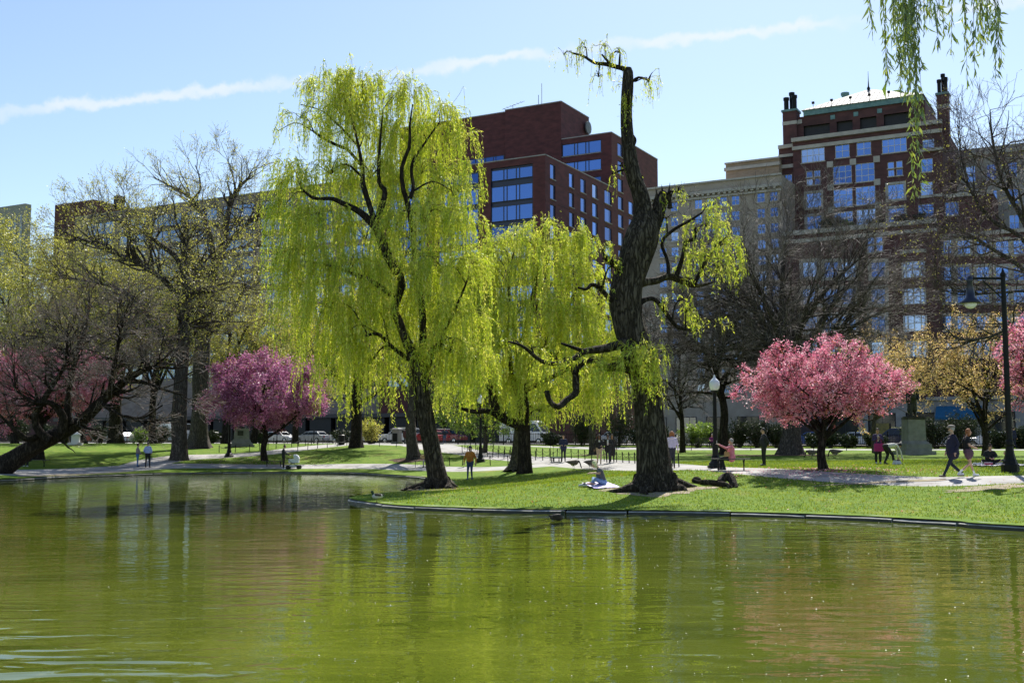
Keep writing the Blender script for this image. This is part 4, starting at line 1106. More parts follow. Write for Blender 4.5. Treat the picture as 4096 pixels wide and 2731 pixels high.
def willow_crown(tr, g, clumps, d, limbs, mat_leaf, mat_twig, dens=1.0, per_m=26, leaf=(.06, .115), dd=1.0, links=True):
    PA, RA = cat_arr(limbs, 24); allP = PA.reshape(-1, 3); allR = RA.reshape(-1)
    S, O, LL, RE, br, brR = [], [], [], [], [], []
    for (x, y, rx, ry, hang, n, off) in clumps:
        c0 = f2(x, y, d + off * dd); a, bz = m_px(rx * K2, d), m_px(ry * K2, d)
        n = int(n * dens); v = unit(g.normal(size=(n, 3))); v[:, 2] = np.abs(v[:, 2]) * .9 - .15
        v *= (.35 + .65 * g.random((n, 1)) ** .5)
        nb_ = max(3, n // 5); bi = g.integers(0, nb_, n); v = v[:nb_][bi]           # twigs hang in tufts
        p = c0 + v * np.array([a, a * 1.1, bz]) + g.normal(0, .09, (n, 3)); S.append(p)
        o = v[:, :2] + g.normal(0, .35, (nb_, 2))[bi] + g.normal(0, .12, (n, 2)); o = o / (np.linalg.norm(o, axis=1, keepdims=True) + .2); O.append(o)
        LL.append(m_px(hang * K2, d) * g.uniform(.22, 1.15, nb_)[bi] * g.uniform(.75, 1.1, n)); RE.append(g.uniform(.15, 1.15, nb_)[bi] * min(1.1, a))
        if links:
            k = np.argmin(np.linalg.norm((allP - c0) * np.array([1, 1, 1.0 if 1 else 1]) + np.array([0, 0, .5]), axis=1)); s0 = allP[k]
            mid = (s0 + c0) / 2 + np.array([0, 0, .25 * np.linalg.norm(c0 - s0)])
            r0 = min(allR[k] * .6, .06 + .01 * np.linalg.norm(c0 - s0)); P_, R_ = resample([s0, mid, c0], [r0, r0 * .7, r0 * .45], 8); br.append(P_); brR.append(R_)
            for q in range(7):
                e = p[g.integers(0, n)]; P_, R_ = resample([c0 - np.array([0, 0, bz * .2]), (c0 + e) / 2 + np.array([0, 0, .12 * a]), e], [r0 * .45, r0 * .3, .01], 8); br.append(P_); brR.append(R_)
    S = np.concatenate(S); O = np.concatenate(O); LL = np.concatenate(LL); RE = np.concatenate(RE)
    P, R, (V, Q), idx = strands(g, S, O, LL, RE, per_m, leaf)
    if br: tr.twigs(np.stack(br), np.stack(brR), 'bark_dark', 5, 'branches')
    kp = g.random(len(P)) < .7; tr.twigs(P[kp][:, [0, 1, 3, 5, 7]], R[kp][:, [0, 1, 3, 5, 7]], mat_twig, 3, 'strands')
    tone = np.clip(g.normal(.5, .2, len(S)), 0, 1)[idx]
    o = tr.part('crown', V, Q, mat_leaf, False, np.clip(tone + g.normal(0, .17, len(Q)), 0, 1), True)

# willow on the tip of the bank
dA = 43.8; g = np.random.default_rng(101); base = ongr(1752, 1955)
dA = base[1]
TA = Tree('weeping_willow', 'tall yellow-green weeping willow leaning left on the tip of the grassy bank', base)
tA = limb([(1009, 1122, 48), (1004, 1090, 44), (992, 1030, 41), (978, 960, 41), (968, 900, 36), (960, 850, 32), (947, 815, 26), (932, 780, 20), (915, 735, 18), (905, 712, 18), (914, 684, 18), (922, 648, 19), (903, 610, 20), (884, 575, 21), (866, 526, 20)], dA, (0, -.8), n=46)
TA.trunk(*tA, 'bark_willow', 22, .06, .3)
LA = [tA]
for pts, dd in (([(864, 524, 18), (841, 499, 17), (817, 481, 14), (791, 469, 12), (762, 456, 9), (721, 455, 7), (691, 431, 4)], (-.8, -1.4)),
                ([(862, 520, 15), (855, 493, 13), (844, 458, 12), (833, 422, 12), (833, 396, 9), (822, 330, 6), (800, 250, 4), (778, 200, 2)], (-.8, -.4)),
                ([(862, 520, 14), (873, 484, 13), (883, 452, 12), (882, 431, 11), (870, 416, 9), (872, 340, 6), (880, 250, 3)], (-.8, 0)),
                ([(962, 862, 24), (972, 780, 17), (968, 700, 15), (956, 620, 14), (950, 540, 13), (937, 481, 13), (942, 455, 12), (921, 423, 10), (918, 402, 10), (930, 364, 9), (942, 332, 9), (939, 308, 7), (948, 240, 3)], (-.3, -.9)),
                ([(942, 455, 9), (949, 431, 8), (946, 378, 7), (975, 330, 5), (1010, 280, 3)], (-.6, .2)),
                ([(914, 684, 13), (899, 678, 12), (853, 645, 11), (808, 628, 8), (756, 610, 5), (700, 600, 3)], (-.4, -2)),
                ([(830, 380, 8), (800, 345, 8), (785, 338, 8), (750, 322, 7), (721, 303, 6)], (.6, .2)),
                ([(826, 340, 6), (790, 300, 5), (765, 276, 5), (738, 254, 3), (690, 240, 2)], (.6, .3)),
                ([(968, 900, 20), (990, 820, 12), (1020, 760, 9), (1050, 700, 6), (1075, 640, 4)], (.5, -.8)),
                ([(960, 840, 14), (905, 800, 9), (870, 768, 8), (840, 770, 6)], (.5, -1.5)),
                ([(955, 560, 9), (1000, 540, 7), (1040, 522, 5), (1080, 500, 3)], (1.4, 2))):
    l = limb(pts, dA, dd); LA.append(l); TA.trunk(*l, 'bark_dark', 10, .08, 0, 'limb', 26)
roots(TA, g, base, .6, 8, 1.1, 'bark_willow')
clA = [(722, 205, 40, 30, 70, 60, 0), (770, 190, 55, 40, 110, 130, 0.3), (832, 195, 55, 40, 120, 130, -0.3), (690, 265, 40, 30, 90, 50, 0), (640, 300, 10, 8, 60, 6, 0), (790, 255, 75, 55, 130, 210, 0.6), (880, 222, 55, 45, 120, 130, 1), (948, 218, 55, 45, 130, 140, 1), (1005, 262, 55, 45, 130, 130, 1.5),
       (850, 310, 90, 60, 150, 192, 1.6), (950, 315, 90, 60, 150, 192, 1.6), (1040, 300, 40, 35, 100, 60, 1), (1070, 380, 32, 35, 90, 50, 0.5), (655, 380, 35, 30, 90, 45, -0.5), (690, 415, 55, 35, 110, 90, -1), (760, 390, 75, 50, 130, 160, 0), (850, 400, 80, 55, 150, 210, 1), (960, 400, 85, 60, 160, 184, 1.6), (1040, 440, 55, 50, 140, 120, 0),
       (655, 470, 40, 35, 200, 70, -1), (735, 500, 75, 50, 200, 170, -1), (840, 540, 85, 55, 200, 160, 1.6), (975, 500, 90, 60, 190, 230, -0.8), (1070, 510, 42, 45, 150, 90, 0.6), (700, 580, 65, 40, 210, 130, -1.3), (800, 615, 85, 50, 220, 210, -1.2), (920, 620, 85, 55, 220, 230, 1.5), (1020, 610, 80, 55, 144, 220, -1.2), (1085, 600, 40, 40, 108, 70, 0),
       (690, 660, 40, 30, 120, 60, -0.5), (760, 700, 60, 40, 210, 130, -0.5), (860, 720, 80, 45, 210, 180, 1.5), (990, 690, 80, 55, 220, 230, 1.5), (1060, 720, 55, 50, 144, 150, -0.6), (780, 780, 50, 30, 170, 90, 0.4), (1035, 800, 70, 45, 108, 180, -1.4), (1095, 820, 40, 35, 100.8, 90, -0.5), (850, 830, 60, 30, 140, 90, 1.8)]
willow_crown(TA, g, clA, dA, LA, 'leaf_willow', 'twig_willow', 1.1, 26, (.078, .14))

# second willow, further back between the two
g = np.random.default_rng(102); base = ongr(2098, 1893); dB = base[1]
TB = Tree('weeping_willow', 'rounded bright yellow-green weeping willow with dark trunk in the middle', base)
tB = limb([(1206, 1096, 36), (1206, 1060, 31), (1204, 1000, 28), (1203, 960, 26), (1200, 910, 25), (1196, 850, 22), (1205, 780, 17), (1220, 700, 12), (1240, 600, 7), (1248, 540, 4)], dB, (0, .5), n=36)
TB.trunk(*tB, 'bark_dark', 18, .07, .25); LB = [tB]
for pts, dd in (([(1204, 985, 24), (1178, 970, 21), (1152, 960, 20), (1138, 942, 19), (1134, 910, 17), (1118, 880, 15), (1110, 860, 11), (1115, 800, 8), (1120, 720, 5)], (0, -1)),
                ([(1148, 957, 12), (1120, 944, 11), (1088, 945, 9), (1060, 938, 6)], (-.3, -1)),
                ([(1202, 930, 16), (1185, 895, 13), (1175, 860, 11), (1170, 800, 8), (1160, 700, 5)], (0, .5)),
                ([(1198, 870, 15), (1240, 800, 12), (1290, 730, 9), (1330, 650, 6), (1345, 590, 3)], (0, 1)),
                ([(1200, 900, 14), (1260, 870, 11), (1320, 840, 9), (1370, 830, 5)], (0, -1)),
                ([(1196, 850, 12), (1180, 750, 9), (1168, 650, 6), (1180, 580, 3)], (0, -1.5))):
    l = limb(pts, dB, dd); LB.append(l); TB.trunk(*l, 'bark_dark', 9, .08, 0, 'limb', 24)
clB = [(1118, 600, 60, 45, 150, 170, 1), (1085, 700, 60, 60, 170, 170, 1.2), (1150, 575, 45, 35, 90, 90, .5), (1290, 560, 60, 40, 90, 120, .5), (1065, 640, 45, 45, 140, 100, .8), (1050, 740, 40, 40, 150, 90, .8), (1045, 850, 40, 30, 110, 70, .8), (1100, 620, 50, 40, 120, 110, 0), (1400, 780, 35, 35, 100, 70, .6), (1252, 522, 45, 30, 60, 80, 0), (1195, 555, 60, 40, 80, 130, 0), (1130, 600, 60, 45, 110, 130, .5), (1320, 555, 45, 40, 80, 90, .5), (1365, 560, 15, 30, 50, 20, 0), (1260, 610, 95, 55, 110, 240, -1), (1345, 640, 50, 55, 110, 120, 0), (1090, 680, 45, 50, 150, 110, .5), (1130, 700, 75, 55, 150, 190, -1), (1230, 710, 95, 60, 130, 260, -1.6), (1330, 730, 75, 60, 130, 210, -.5), (1390, 700, 35, 40, 90, 70, .6),
       (1080, 780, 45, 40, 140, 90, 0), (1160, 790, 80, 50, 140, 200, 0), (1270, 810, 90, 50, 120, 220, -1), (1360, 820, 60, 50, 120, 150, 0), (1100, 870, 55, 35, 100, 100, .5), (1200, 880, 80, 40, 90, 170, .7), (1310, 890, 70, 40, 90, 150, .5), (1380, 900, 40, 30, 80, 70, 0), (1240, 940, 60, 25, 60, 90, -1), (1160, 950, 25, 15, 50, 20, -.5)]
willow_crown(TB, g, clB, dB, LB, 'leaf_willow', 'twig_willow', 1.35, 26, (.085, .155))
t2 = limb([(1183, 1082, 30), (1184, 1060, 22), (1188, 1010, 19), (1196, 950, 18), (1210, 880, 14), (1225, 800, 8)], dB + 3, (0, .5), n=24)
TC2 = Tree('weeping_willow', 'slim grey trunk close behind the dark trunk of the middle willow', t2[0][0] * np.array([1, 1, 0]) + np.array([0, 0, gz(t2[0][0][0], t2[0][0][1])]))
TC2.trunk(*t2, 'bark_grey', 14, .06, .5); roots(TC2, g, TC2.b, .4, 6, .8, 'bark_grey')
willow_crown(TC2, g, [(1230, 790, 60, 40, 110, 110, 0), (1190, 830, 50, 35, 110, 90, 1)], dB + 3, [t2], 'leaf_willow', 'twig_willow', .9, 18, (.08, .14))

# the huge old pollarded willow
g = np.random.default_rng(103); base = ongr(2622, 1958); dC = base[1]
TO = Tree('old_willow', 'huge gnarled old willow with furrowed trunk and broken top', base)
tC = limb([(1506, 1130, 84), (1504, 1100, 78), (1500, 1050, 73), (1494, 980, 66), (1488, 920, 64), (1482, 870, 67), (1466, 810, 70), (1448, 760, 70), (1440, 720, 71), (1437, 690, 76), (1442, 650, 74), (1453, 615, 76), (1463, 580, 80), (1474, 545, 80), (1480, 515, 66), (1478, 485, 46), (1470, 445, 39), (1454, 400, 37), (1445, 350, 33), (1440, 300, 29), (1439, 250, 26), (1442, 200, 26), (1443, 165, 22), (1442, 158, 17)], dC, (0, .8), n=110)
TO.trunk(*tC, 'bark_willow', 36, .045, .16); LO = [tC]
for pts, dd, rr_ in (([(1492, 530, 44), (1508, 500, 38), (1518, 470, 33), (1522, 450, 28), (1521, 442, 20)], (.7, .9), .12),
                ([(1448, 172, 14), (1436, 160, 12), (1415, 154, 10), (1390, 148, 9), (1365, 145, 7), (1340, 130, 6), (1313, 122, 4)], (.8, 1.2), .1),
                ([(1405, 152, 7), (1395, 140, 6), (1382, 125, 4)], (1, .9), .1),
                ([(1440, 640, 26), (1422, 615, 18), (1408, 602, 16), (1388, 590, 12)], (.3, -.3), .1),
                ([(1420, 700, 24), (1398, 683, 13), (1375, 660, 11), (1358, 654, 10), (1347, 664, 8), (1327, 660, 5)], (.2, -.2), .1),
                ([(1450, 780, 30), (1421, 792, 21), (1381, 802, 18), (1345, 806, 14), (1322, 822, 13), (1290, 832, 11), (1259, 835, 10), (1223, 815, 9), (1203, 795, 8), (1167, 784, 5)], (0, -1.5), .1),
                ([(1470, 850, 32), (1421, 842, 22), (1381, 845, 18), (1364, 829, 16), (1341, 832, 15), (1325, 848, 15), (1322, 878, 15), (1325, 900, 14), (1302, 918, 14), (1286, 934, 15), (1266, 927, 13), (1256, 898, 14)], (-.2, -1.8), .14),
                ([(1340, 806, 11), (1318, 798, 8), (1289, 788, 5)], (-.6, -1), .1),
                ([(1460, 652, 34), (1480, 648, 22), (1510, 644, 18), (1535, 634, 17), (1556, 640, 16), (1585, 653, 13), (1609, 655, 9), (1640, 648, 4)], (.3, 1.4), .12),
                ([(1536, 637, 11), (1533, 598, 9), (1520, 560, 8), (1534, 538, 8), (1556, 522, 7), (1585, 506, 6), (1613, 488, 4)], (.7, 1), .1),
                ([(1553, 635, 12), (1566, 595, 9), (1576, 556, 9), (1594, 549, 8), (1597, 522, 5)], (.8, 1.2), .1),
                ([(1595, 652, 10), (1608, 625, 8), (1625, 592, 7), (1645, 566, 5), (1668, 545, 3)], (1, 1.3), .1),
                ([(1462, 700, 24), (1480, 690, 12), (1503, 687, 10), (1523, 710, 9), (1543, 737, 9), (1562, 753, 8), (1606, 760, 4)], (.2, .9), .1),
                ([(1448, 310, 12), (1458, 322, 9), (1456, 338, 3)], (.8, .7), .1)):
    l = limb(pts, dC, dd); LO.append(l); TO.trunk(*l, 'bark_willow' if pts[0][2] > 28 else 'bark_dark', 12, rr_, 0, 'limb', 34)
# torn stub: splinters
M['wood'] = surf('torn_wood', (.2, .12, .07), (.42, .3, .2), 6, .8, 0, .4)
sp_ = MB(); rr = random.Random(5)
for k in range(9):
    x, y = 1502 + k * 4.6 + rr.uniform(-2, 2), 470 + rr.uniform(-6, 10); a = f2(x, y, dC + .75); h = rr.uniform(.3, .8)
    sp_.add([a + np.array([-.1, -.05, 0]), a + np.array([.1, -.06, 0]), a + np.array([.02, .1, 0]), a + np.array([rr.uniform(-.14, .14), 0, h])], [(0, 1, 3), (1, 2, 3), (2, 0, 3)], 0 if k not in (3, 4) else 1)
sp_.obj('torn_stub', [M['bark_willow'], M['wood']], TO.o, off=TO.b)
roots(TO, g, base, .8, 8, 1.0, 'bark_willow', [2.7, 3.1, 3.35, 3.7, 4.2, 5.9, .3, 2.3])
clO = [(1640, 470, 30, 16, 80, 45, 1), (1622, 515, 45, 30, 90, 90, 1), (1655, 560, 35, 30, 90, 70, 1.2), (1610, 590, 45, 30, 80, 90, 1), (1645, 620, 40, 25, 60, 60, 1.2), (1585, 640, 20, 12, 40, 14, .6), (1560, 690, 35, 12, 60, 26, .8), (1575, 715, 22, 18, 60, 36, .8), (1600, 738, 30, 10, 40, 24, .8), (1640, 742, 22, 8, 30, 12, .8), (1540, 455, 32, 18, 60, 36, .8), (1520, 690, 20, 10, 60, 16, .6), (1555, 440, 20, 12, 40, 14, .6), (1530, 500, 18, 14, 60, 14, .6),
       (1478, 800, 40, 14, 100, 150, -.9), (1430, 830, 30, 14, 90, 60, -.9), (1490, 830, 24, 12, 110, 60, -1), (1380, 830, 30, 14, 60, 50, -.9), (1345, 830, 35, 14, 70, 60, -1.4), (1290, 830, 35, 14, 60, 50, -1.2), (1220, 800, 30, 12, 60, 40, -1.2), (1180, 785, 15, 8, 40, 14, -1.2),
       (1382, 575, 24, 20, 60, 36, -.3), (1370, 655, 24, 12, 60, 18, -.2), (1408, 400, 8, 10, 60, 7, .5), (1425, 380, 8, 8, 50, 6, .5), (1470, 410, 10, 6, 40, 7, .6), (1405, 610, 20, 15, 60, 22, -.3),
       (1295, 125, 16, 8, 70, 16, 1), (1345, 108, 26, 16, 80, 26, 1), (1390, 105, 26, 14, 80, 26, 1), (1425, 120, 24, 16, 80, 26, .8), (1460, 185, 30, 14, 70, 26, .7), (1490, 185, 30, 16, 60, 18, .9), (1445, 225, 14, 20, 60, 22, .3), (1440, 280, 10, 15, 50, 12, .3), (1375, 175, 20, 12, 60, 9, 1)]
willow_crown(TO, g, clO, dC, LO, 'leaf_willow', 'twig_willow', .68, 22, (.065, .12))

# ---- generic broad trees
def fill(g, PA, RA, cen_, rad, N, seg=5, rs=.6, rmax=.06, rend=.01, inner=.25, arch=.15, flat=.0):
    """branches from the nearest wood to N points spread through an uneven crown"""
    v = unit(g.normal(size=(N, 3))); q = (inner + (1 - inner) * g.random(N) ** .6)
    k1, k2 = g.normal(size=(2, 3)) * 2.2, g.uniform(0, 6, 2)
    lump = 1 + .13 * np.sin(v @ k1[0] * 2 + k2[0]) + .12 * np.sin(v @ k1[1] * 3 + k2[1])
    v[:, 2] = np.where(v[:, 2] < 0, v[:, 2] * (1 - flat), v[:, 2]); E = cen_ + v * (q * lump)[:, None] * np.array(rad)
    pts_ = PA.reshape(-1, 3); rr_ = RA.reshape(-1); S = np.empty((N, 3)); R0 = np.empty(N)
    for i in range(0, N, 400):
        w_ = pts_[None] - E[i:i + 400, None]; dd_ = np.linalg.norm(w_ * np.array([1, 1, .8]), axis=2) + np.maximum(w_[..., 2], 0) * .8
        j = dd_.argmin(1); S[i:i + 400] = pts_[j]; R0[i:i + 400] = rr_[j]
    ln = np.linalg.norm(E - S, axis=1, keepdims=True); mid = (S + E) / 2 + np.array([0, 0, 1]) * ln * arch + g.normal(0, .12, (N, 3)) * ln
    t = np.linspace(0, 1, seg + 1)[None, :, None]; P = (1 - t) ** 2 * S[:, None] + 2 * t * (1 - t) * mid[:, None] + t * t * E[:, None]
    P[:, 1:-1] += g.normal(0, .035, (N, seg - 1, 3)) * ln[:, None]
    r0 = np.minimum(R0 * rs, rmax); q = np.linspace(0, 1, seg + 1); return P, np.maximum(r0[:, None] * (1 - q) + rend * q, rend)
def auto_tree(name, label, base, H, crown, seed, r0=.35, nl=7, fork=.32, n=(60, 500, 3000), leaf=None, bark='bark_dark', twig='twig_dark', lean=(0, 0), trunks=None, levels=(.42, .24, .13), twr=.008, up=.12, group=None, limbs=None, leafsz=(.1, .2), nleaf=0, spread=.15, leaf2=None, cat='tree', fl=.22, rnd=(0, 1), rmid=.05, flat=.35):
    """trunk, limbs reaching for the crown's outline, three orders of branches and leaves on the last"""
    g = np.random.default_rng(seed); base = np.array(base, float); T = Tree(name, label, base, group, cat)
    rx, ry, rz, cz = crown; cen_ = base + np.array([lean[0], lean[1], cz]); L = []
    if trunks is None:
        f = base + np.array([lean[0] * .4, lean[1] * .4, H * fork]); mid = (base + f) / 2 + g.normal(0, .04 * H * fork, 3) * np.array([1, 1, 0])
        tp = base + np.array([lean[0], lean[1], H * .8]); 
        P, R = resample([base - np.array([0, 0, .15]), mid, f, (f + tp) / 2 + g.normal(0, .03 * H, 3), tp], [r0, r0 * .85, r0 * .75, r0 * .4, .03], 30)
        T.trunk(P, R, bark, 14, .06, fl); L.append((P, R))
        for k in range(nl):
            a = k * 6.283 / nl + g.uniform(-.3, .3); e = g.uniform(-.25, .75); q = g.uniform(.75, .95)
            tgt = cen_ + np.array([rx * math.cos(a) * math.cos(e) * q, ry * math.sin(a) * math.cos(e) * q, rz * math.sin(e) * q])
            s_ = P[int(g.uniform(.3, .55) * 29)] if fork > .2 else P[int(g.uniform(.15, .5) * 29)]
            m1_ = s_ + (tgt - s_) * .4 + np.array([0, 0, .1 * H]) * g.uniform(-.2, 1.0) + g.normal(0, .03 * H, 3)
            PL, RL = resample([s_, m1_, tgt], [r0 * .45, r0 * .26, .025], 18); L.append((PL, RL)); T.trunk(PL, RL, bark, 8, .08, 0, 'limb')
    else:
        for k, (P, R) in enumerate(trunks):
            L.append((P, R)); T.trunk(P, R, bark, 14 if k == 0 else 9, .06, fl if k == 0 else 0, 'trunk' if k == 0 else 'limb')
    PA, RA = cat_arr(L, 16)
    P1, R1 = grow(g, PA, RA, n[0], (levels[0] * rx * .7, levels[0] * rx * 1.5), (25, 65), 6, .17, up, .55, rmid * 2.2, .015, .3, cen_, .35)
    Pf, Rf = fill(g, PA[:, 4:], RA[:, 4:], cen_, (rx, ry, rz), n[0], 6, .6, rmid * 2, .012, .45, flat=flat); P1 = np.concatenate([P1, Pf]); R1 = np.concatenate([R1, Rf])
    P2, R2 = grow(g, P1, R1, n[1] // 2, (levels[1] * rx * .7, levels[1] * rx * 1.4), (25, 65), 4, .18, up, .6, rmid, twr * 1.2, .15, cen_, .3)
    Pf, Rf = fill(g, P1, R1, cen_, (rx, ry, rz), n[1] // 2, 4, .6, rmid, twr, .45, flat=flat); P2 = np.concatenate([P2, Pf]); R2 = np.concatenate([R2, Rf])
    P3, R3 = grow(g, P2, R2, n[2], (levels[2] * rx * .6, levels[2] * rx * 1.4), (20, 65), 2, .22, up, .7, rmid * .4, twr, .1, cen_, .2)
    V, Q = to_np([tubes_arr(P1, R1, 4), tubes_arr(P2, R2, 3)]); T.part('branches', V, Q, bark, stuff=True)
    T.twigs(P3, R3, twig)
    if leaf and nleaf:
        if leaf.startswith('petal'):
            (V, Q), tone = clusters_on(g, P3, nleaf, 9, spread, leafsz); T.part('crown', V, Q, leaf, False, tone, True)
        else:
            V, Q = leaves_on(g, P3, nleaf, spread, leafsz); T.leaves((V, Q), leaf, g, 'crown', *rnd)
    if leaf2:
        V, Q = leaves_on(g, P3, leaf2[1], spread, leaf2[2]); T.leaves((V, Q), leaf2[0], g, 'young_leaves')
    return T
def px_limb(pts, d, dd=(0, 0), n=20):
    """limb traced in 4096-wide pixels (x, y, width)"""
    return limb([(x / K2, y / K2, w / K2) for x, y, w in pts], d, dd, n=n)
# leaning bare tree at left
b = ongr(10, 1893, 50); d = b[1]
tr = [px_limb([(-60, 1915, 95), (-5, 1880, 84), (60, 1833, 72), (134, 1785, 64), (192, 1757, 62), (250, 1729, 60), (312, 1693, 52), (370, 1644, 46), (446, 1568, 38), (513, 1514, 30), (603, 1470, 18), (700, 1474, 8)], d, (0, 1.5), 40),
      px_limb([(200, 1760, 44), (165, 1735, 36), (140, 1690, 30), (150, 1640, 26), (215, 1535, 18), (260, 1450, 12), (270, 1330, 6)], d, (0, -1)),
      px_limb([(160, 1740, 22), (110, 1755, 26), (80, 1735, 22), (40, 1700, 14), (-20, 1640, 8)], d, (0, -1.5)),
      px_limb([(250, 1728, 40), (250, 1660, 32), (200, 1610, 22), (140, 1610, 14), (60, 1560, 8)], d, (0, -1)),
      px_limb([(280, 1700, 34), (270, 1620, 26), (300, 1440, 18), (340, 1320, 12), (360, 1200, 6)], d, (.2, 1)),
      px_limb([(440, 1575, 24), (455, 1480, 18), (470, 1390, 12), (490, 1290, 8), (520, 1200, 5)], d, (.6, -.5)),
      px_limb([(500, 1525, 20), (580, 1530, 14), (660, 1560, 10), (740, 1580, 5)], d, (.9, -.5)),
      px_limb([(400, 1610, 20), (480, 1660, 12), (570, 1670, 9), (650, 1620, 5)], d, (.5, -1))]
auto_tree('leaning_tree', 'bare dark tree leaning right over the far bank at left', b, 10, (5.2, 4.0, 4.2, 7.2), 201, trunks=tr, lean=(4.4, 0.5), flat=.55, n=(90, 900, 6000), levels=(.42, .26, .16), twig='twig_grey', twr=.009, leaf='bud_red', nleaf=9000, leafsz=(.05, .1), spread=.1, fl=.3, up=.14)
# big budding trees behind the left path
b = ongr(715, 1839, 60); d = b[1]
tr = [px_limb([(715, 1850, 68), (716, 1800, 60), (720, 1600, 54), (728, 1450, 52), (735, 1346, 48), (740, 1213, 42), (750, 1111, 30), (748, 1040, 22), (735, 960, 12)], d, (0, 0), 40),
      px_limb([(733, 1340, 34), (725, 1213, 30), (663, 1126, 26), (561, 1055, 22), (459, 1014, 17), (357, 968, 12), (260, 930, 6)], d, (0, -2)),
      px_limb([(748, 1150, 28), (714, 1040, 24), (648, 984, 20), (561, 922, 14), (459, 882, 9), (380, 850, 5)], d, (0, 2)),
      px_limb([(752, 1120, 20), (780, 1080, 16), (815, 1045, 14), (850, 1030, 10)], d, (0, 1)),
      px_limb([(728, 1450, 24), (640, 1330, 18), (520, 1180, 14), (380, 1130, 10), (250, 1110, 5)], d, (0, -2.5))]
auto_tree('budding_tree', 'big dark tree with fanned limbs and yellow buds behind the two men', b, 20, (9.5, 6, 8, 13), 202, trunks=tr, lean=(-3, 0), n=(120, 1000, 6000), twig='twig_grey', bark='bark_mid', leaf='leaf_spring', nleaf=24000, leafsz=(.09, .2), spread=.16, levels=(.34, .2, .12), twr=.009)
b = gpt(795, 98); d = 98
tr = [px_limb([(793, 1800, 82), (797, 1740, 68), (805, 1500, 64), (811, 1346, 56), (837, 1162, 46), (857, 1060, 40), (888, 1009, 30), (913, 856, 22), (944, 769, 14), (1000, 703, 6)], d, (0, 0), 40),
      px_limb([(857, 1060, 28), (852, 1000, 24), (827, 897, 20), (765, 795, 14), (689, 749, 9), (612, 708, 4)], d, (0, 1)),
      px_limb([(770, 797, 9), (800, 760, 8), (795, 700, 5), (780, 660, 3)], d, (1, 0)),
      px_limb([(880, 1015, 24), (940, 940, 17), (1010, 880, 13), (1060, 850, 7)], d, (0, -2)),
      px_limb([(870, 1040, 18), (930, 1000, 13), (1010, 985, 9), (1090, 985, 5)], d, (0, -1)),
      px_limb([(815, 1346, 26), (880, 1300, 18), (930, 1240, 13), (980, 1150, 7)], d, (0, -2)),
      px_limb([(944, 769, 9), (930, 700, 6), (915, 650, 3)], d, (0, 0))]
auto_tree('budding_tree', 'tallest budding tree at left, its bare top reaching over the roofline', b, 24, (8.5, 6, 8.5, 16), 203, trunks=tr, lean=(2, 0), n=(110, 900, 5200), twig='twig_grey', bark='bark_mid', leaf='leaf_spring', nleaf=15000, leafsz=(.09, .2), spread=.16, levels=(.34, .2, .12), twr=.009, fl=.45)
G_BACK = 'budding trees along the street'
for seed, px, dd_, H, cr, lab, nleaf, mt, tw in (
    (211, 60, 112, 22.5, (8, 6, 9, 13.5), 'full yellow-green tree at the left edge behind the pink cherry', 26000, 'leaf_spring', 'twig_dark'),
    (212, 465, 118, 20, (7.5, 6, 7, 12.5), 'thick-trunked budding tree by the fence left of the two men', 17000, 'leaf_spring', 'twig_dark'),
    (213, 262, 124, 21.5, (7, 6, 8.5, 13.5), 'budding street tree behind the leaning tree', 15000, 'leaf_spring', 'twig_dark'),
    (214, 1010, 122, 17, (7, 6, 6.5, 9.5), 'budding street tree rising above the mauve cherry', 18000, 'leaf_spring', 'twig_grey'),
    (215, 1180, 126, 15, (6, 5, 6.5, 8.6), 'budding street tree between the mauve cherry and the willow', 15000, 'leaf_spring', 'twig_grey'),
    (219, 330, 108, 20, (7, 5, 8, 12.5), 'airy grey-twigged budding tree behind the leaning tree crown', 9000, 'leaf_spring', 'twig_grey'),
    (220, 610, 112, 18, (7, 5, 6.5, 11.5), 'airy budding tree between the two thick trunks at left', 9000, 'leaf_spring', 'twig_grey'),
    (229, 900, 116, 18, (6.5, 5, 7, 10.5), 'airy budding tree just right of the tallest left tree', 9000, 'leaf_spring', 'twig_grey'),
    (216, 1422, 100, 15, (6.5, 5, 5.5, 9), 'dark-trunked tree beside the litter bin with small green leaves', 14000, 'leaf_spring', 'twig_dark')):
    r0 = .75 if seed == 212 else (.58 if seed == 216 else .38)
    auto_tree('budding_tree', lab, gpt(px, dd_), H, cr, seed, r0=r0, fork=.3, n=(70, 560, 2700), leaf=mt, nleaf=int(nleaf * 1.45), leafsz=(.12, .25), spread=.22, levels=(.4, .24, .13), twr=.01, group=G_BACK, twig=tw)
auto_tree('budding_tree', 'grey-trunked tree with spreading roots behind the guitar player', ongr(1655, 1838, 60), 13, (5, 4, 4, 8.5), 217, r0=.42, fork=.42, n=(50, 380, 1800), leaf='leaf_spring', nleaf=9000, leafsz=(.1, .2), levels=(.4, .24, .13), bark='bark_grey', twr=.011, fl=.6)
# larch-like small tree with bright sprays of fresh green behind the willows
auto_tree('larch', 'small tree with flat sprays of fresh green behind the lamp post', gpt(1938, 92), 10, (4.6, 3.5, 3.4, 3.6), 218, r0=.2, fork=.2, nl=10, n=(60, 420, 2400), leaf='leaf_fresh', nleaf=22000, leafsz=(.09, .18), levels=(.4, .24, .14), up=-.02, bark='bark_grey', twr=.01, spread=.1)
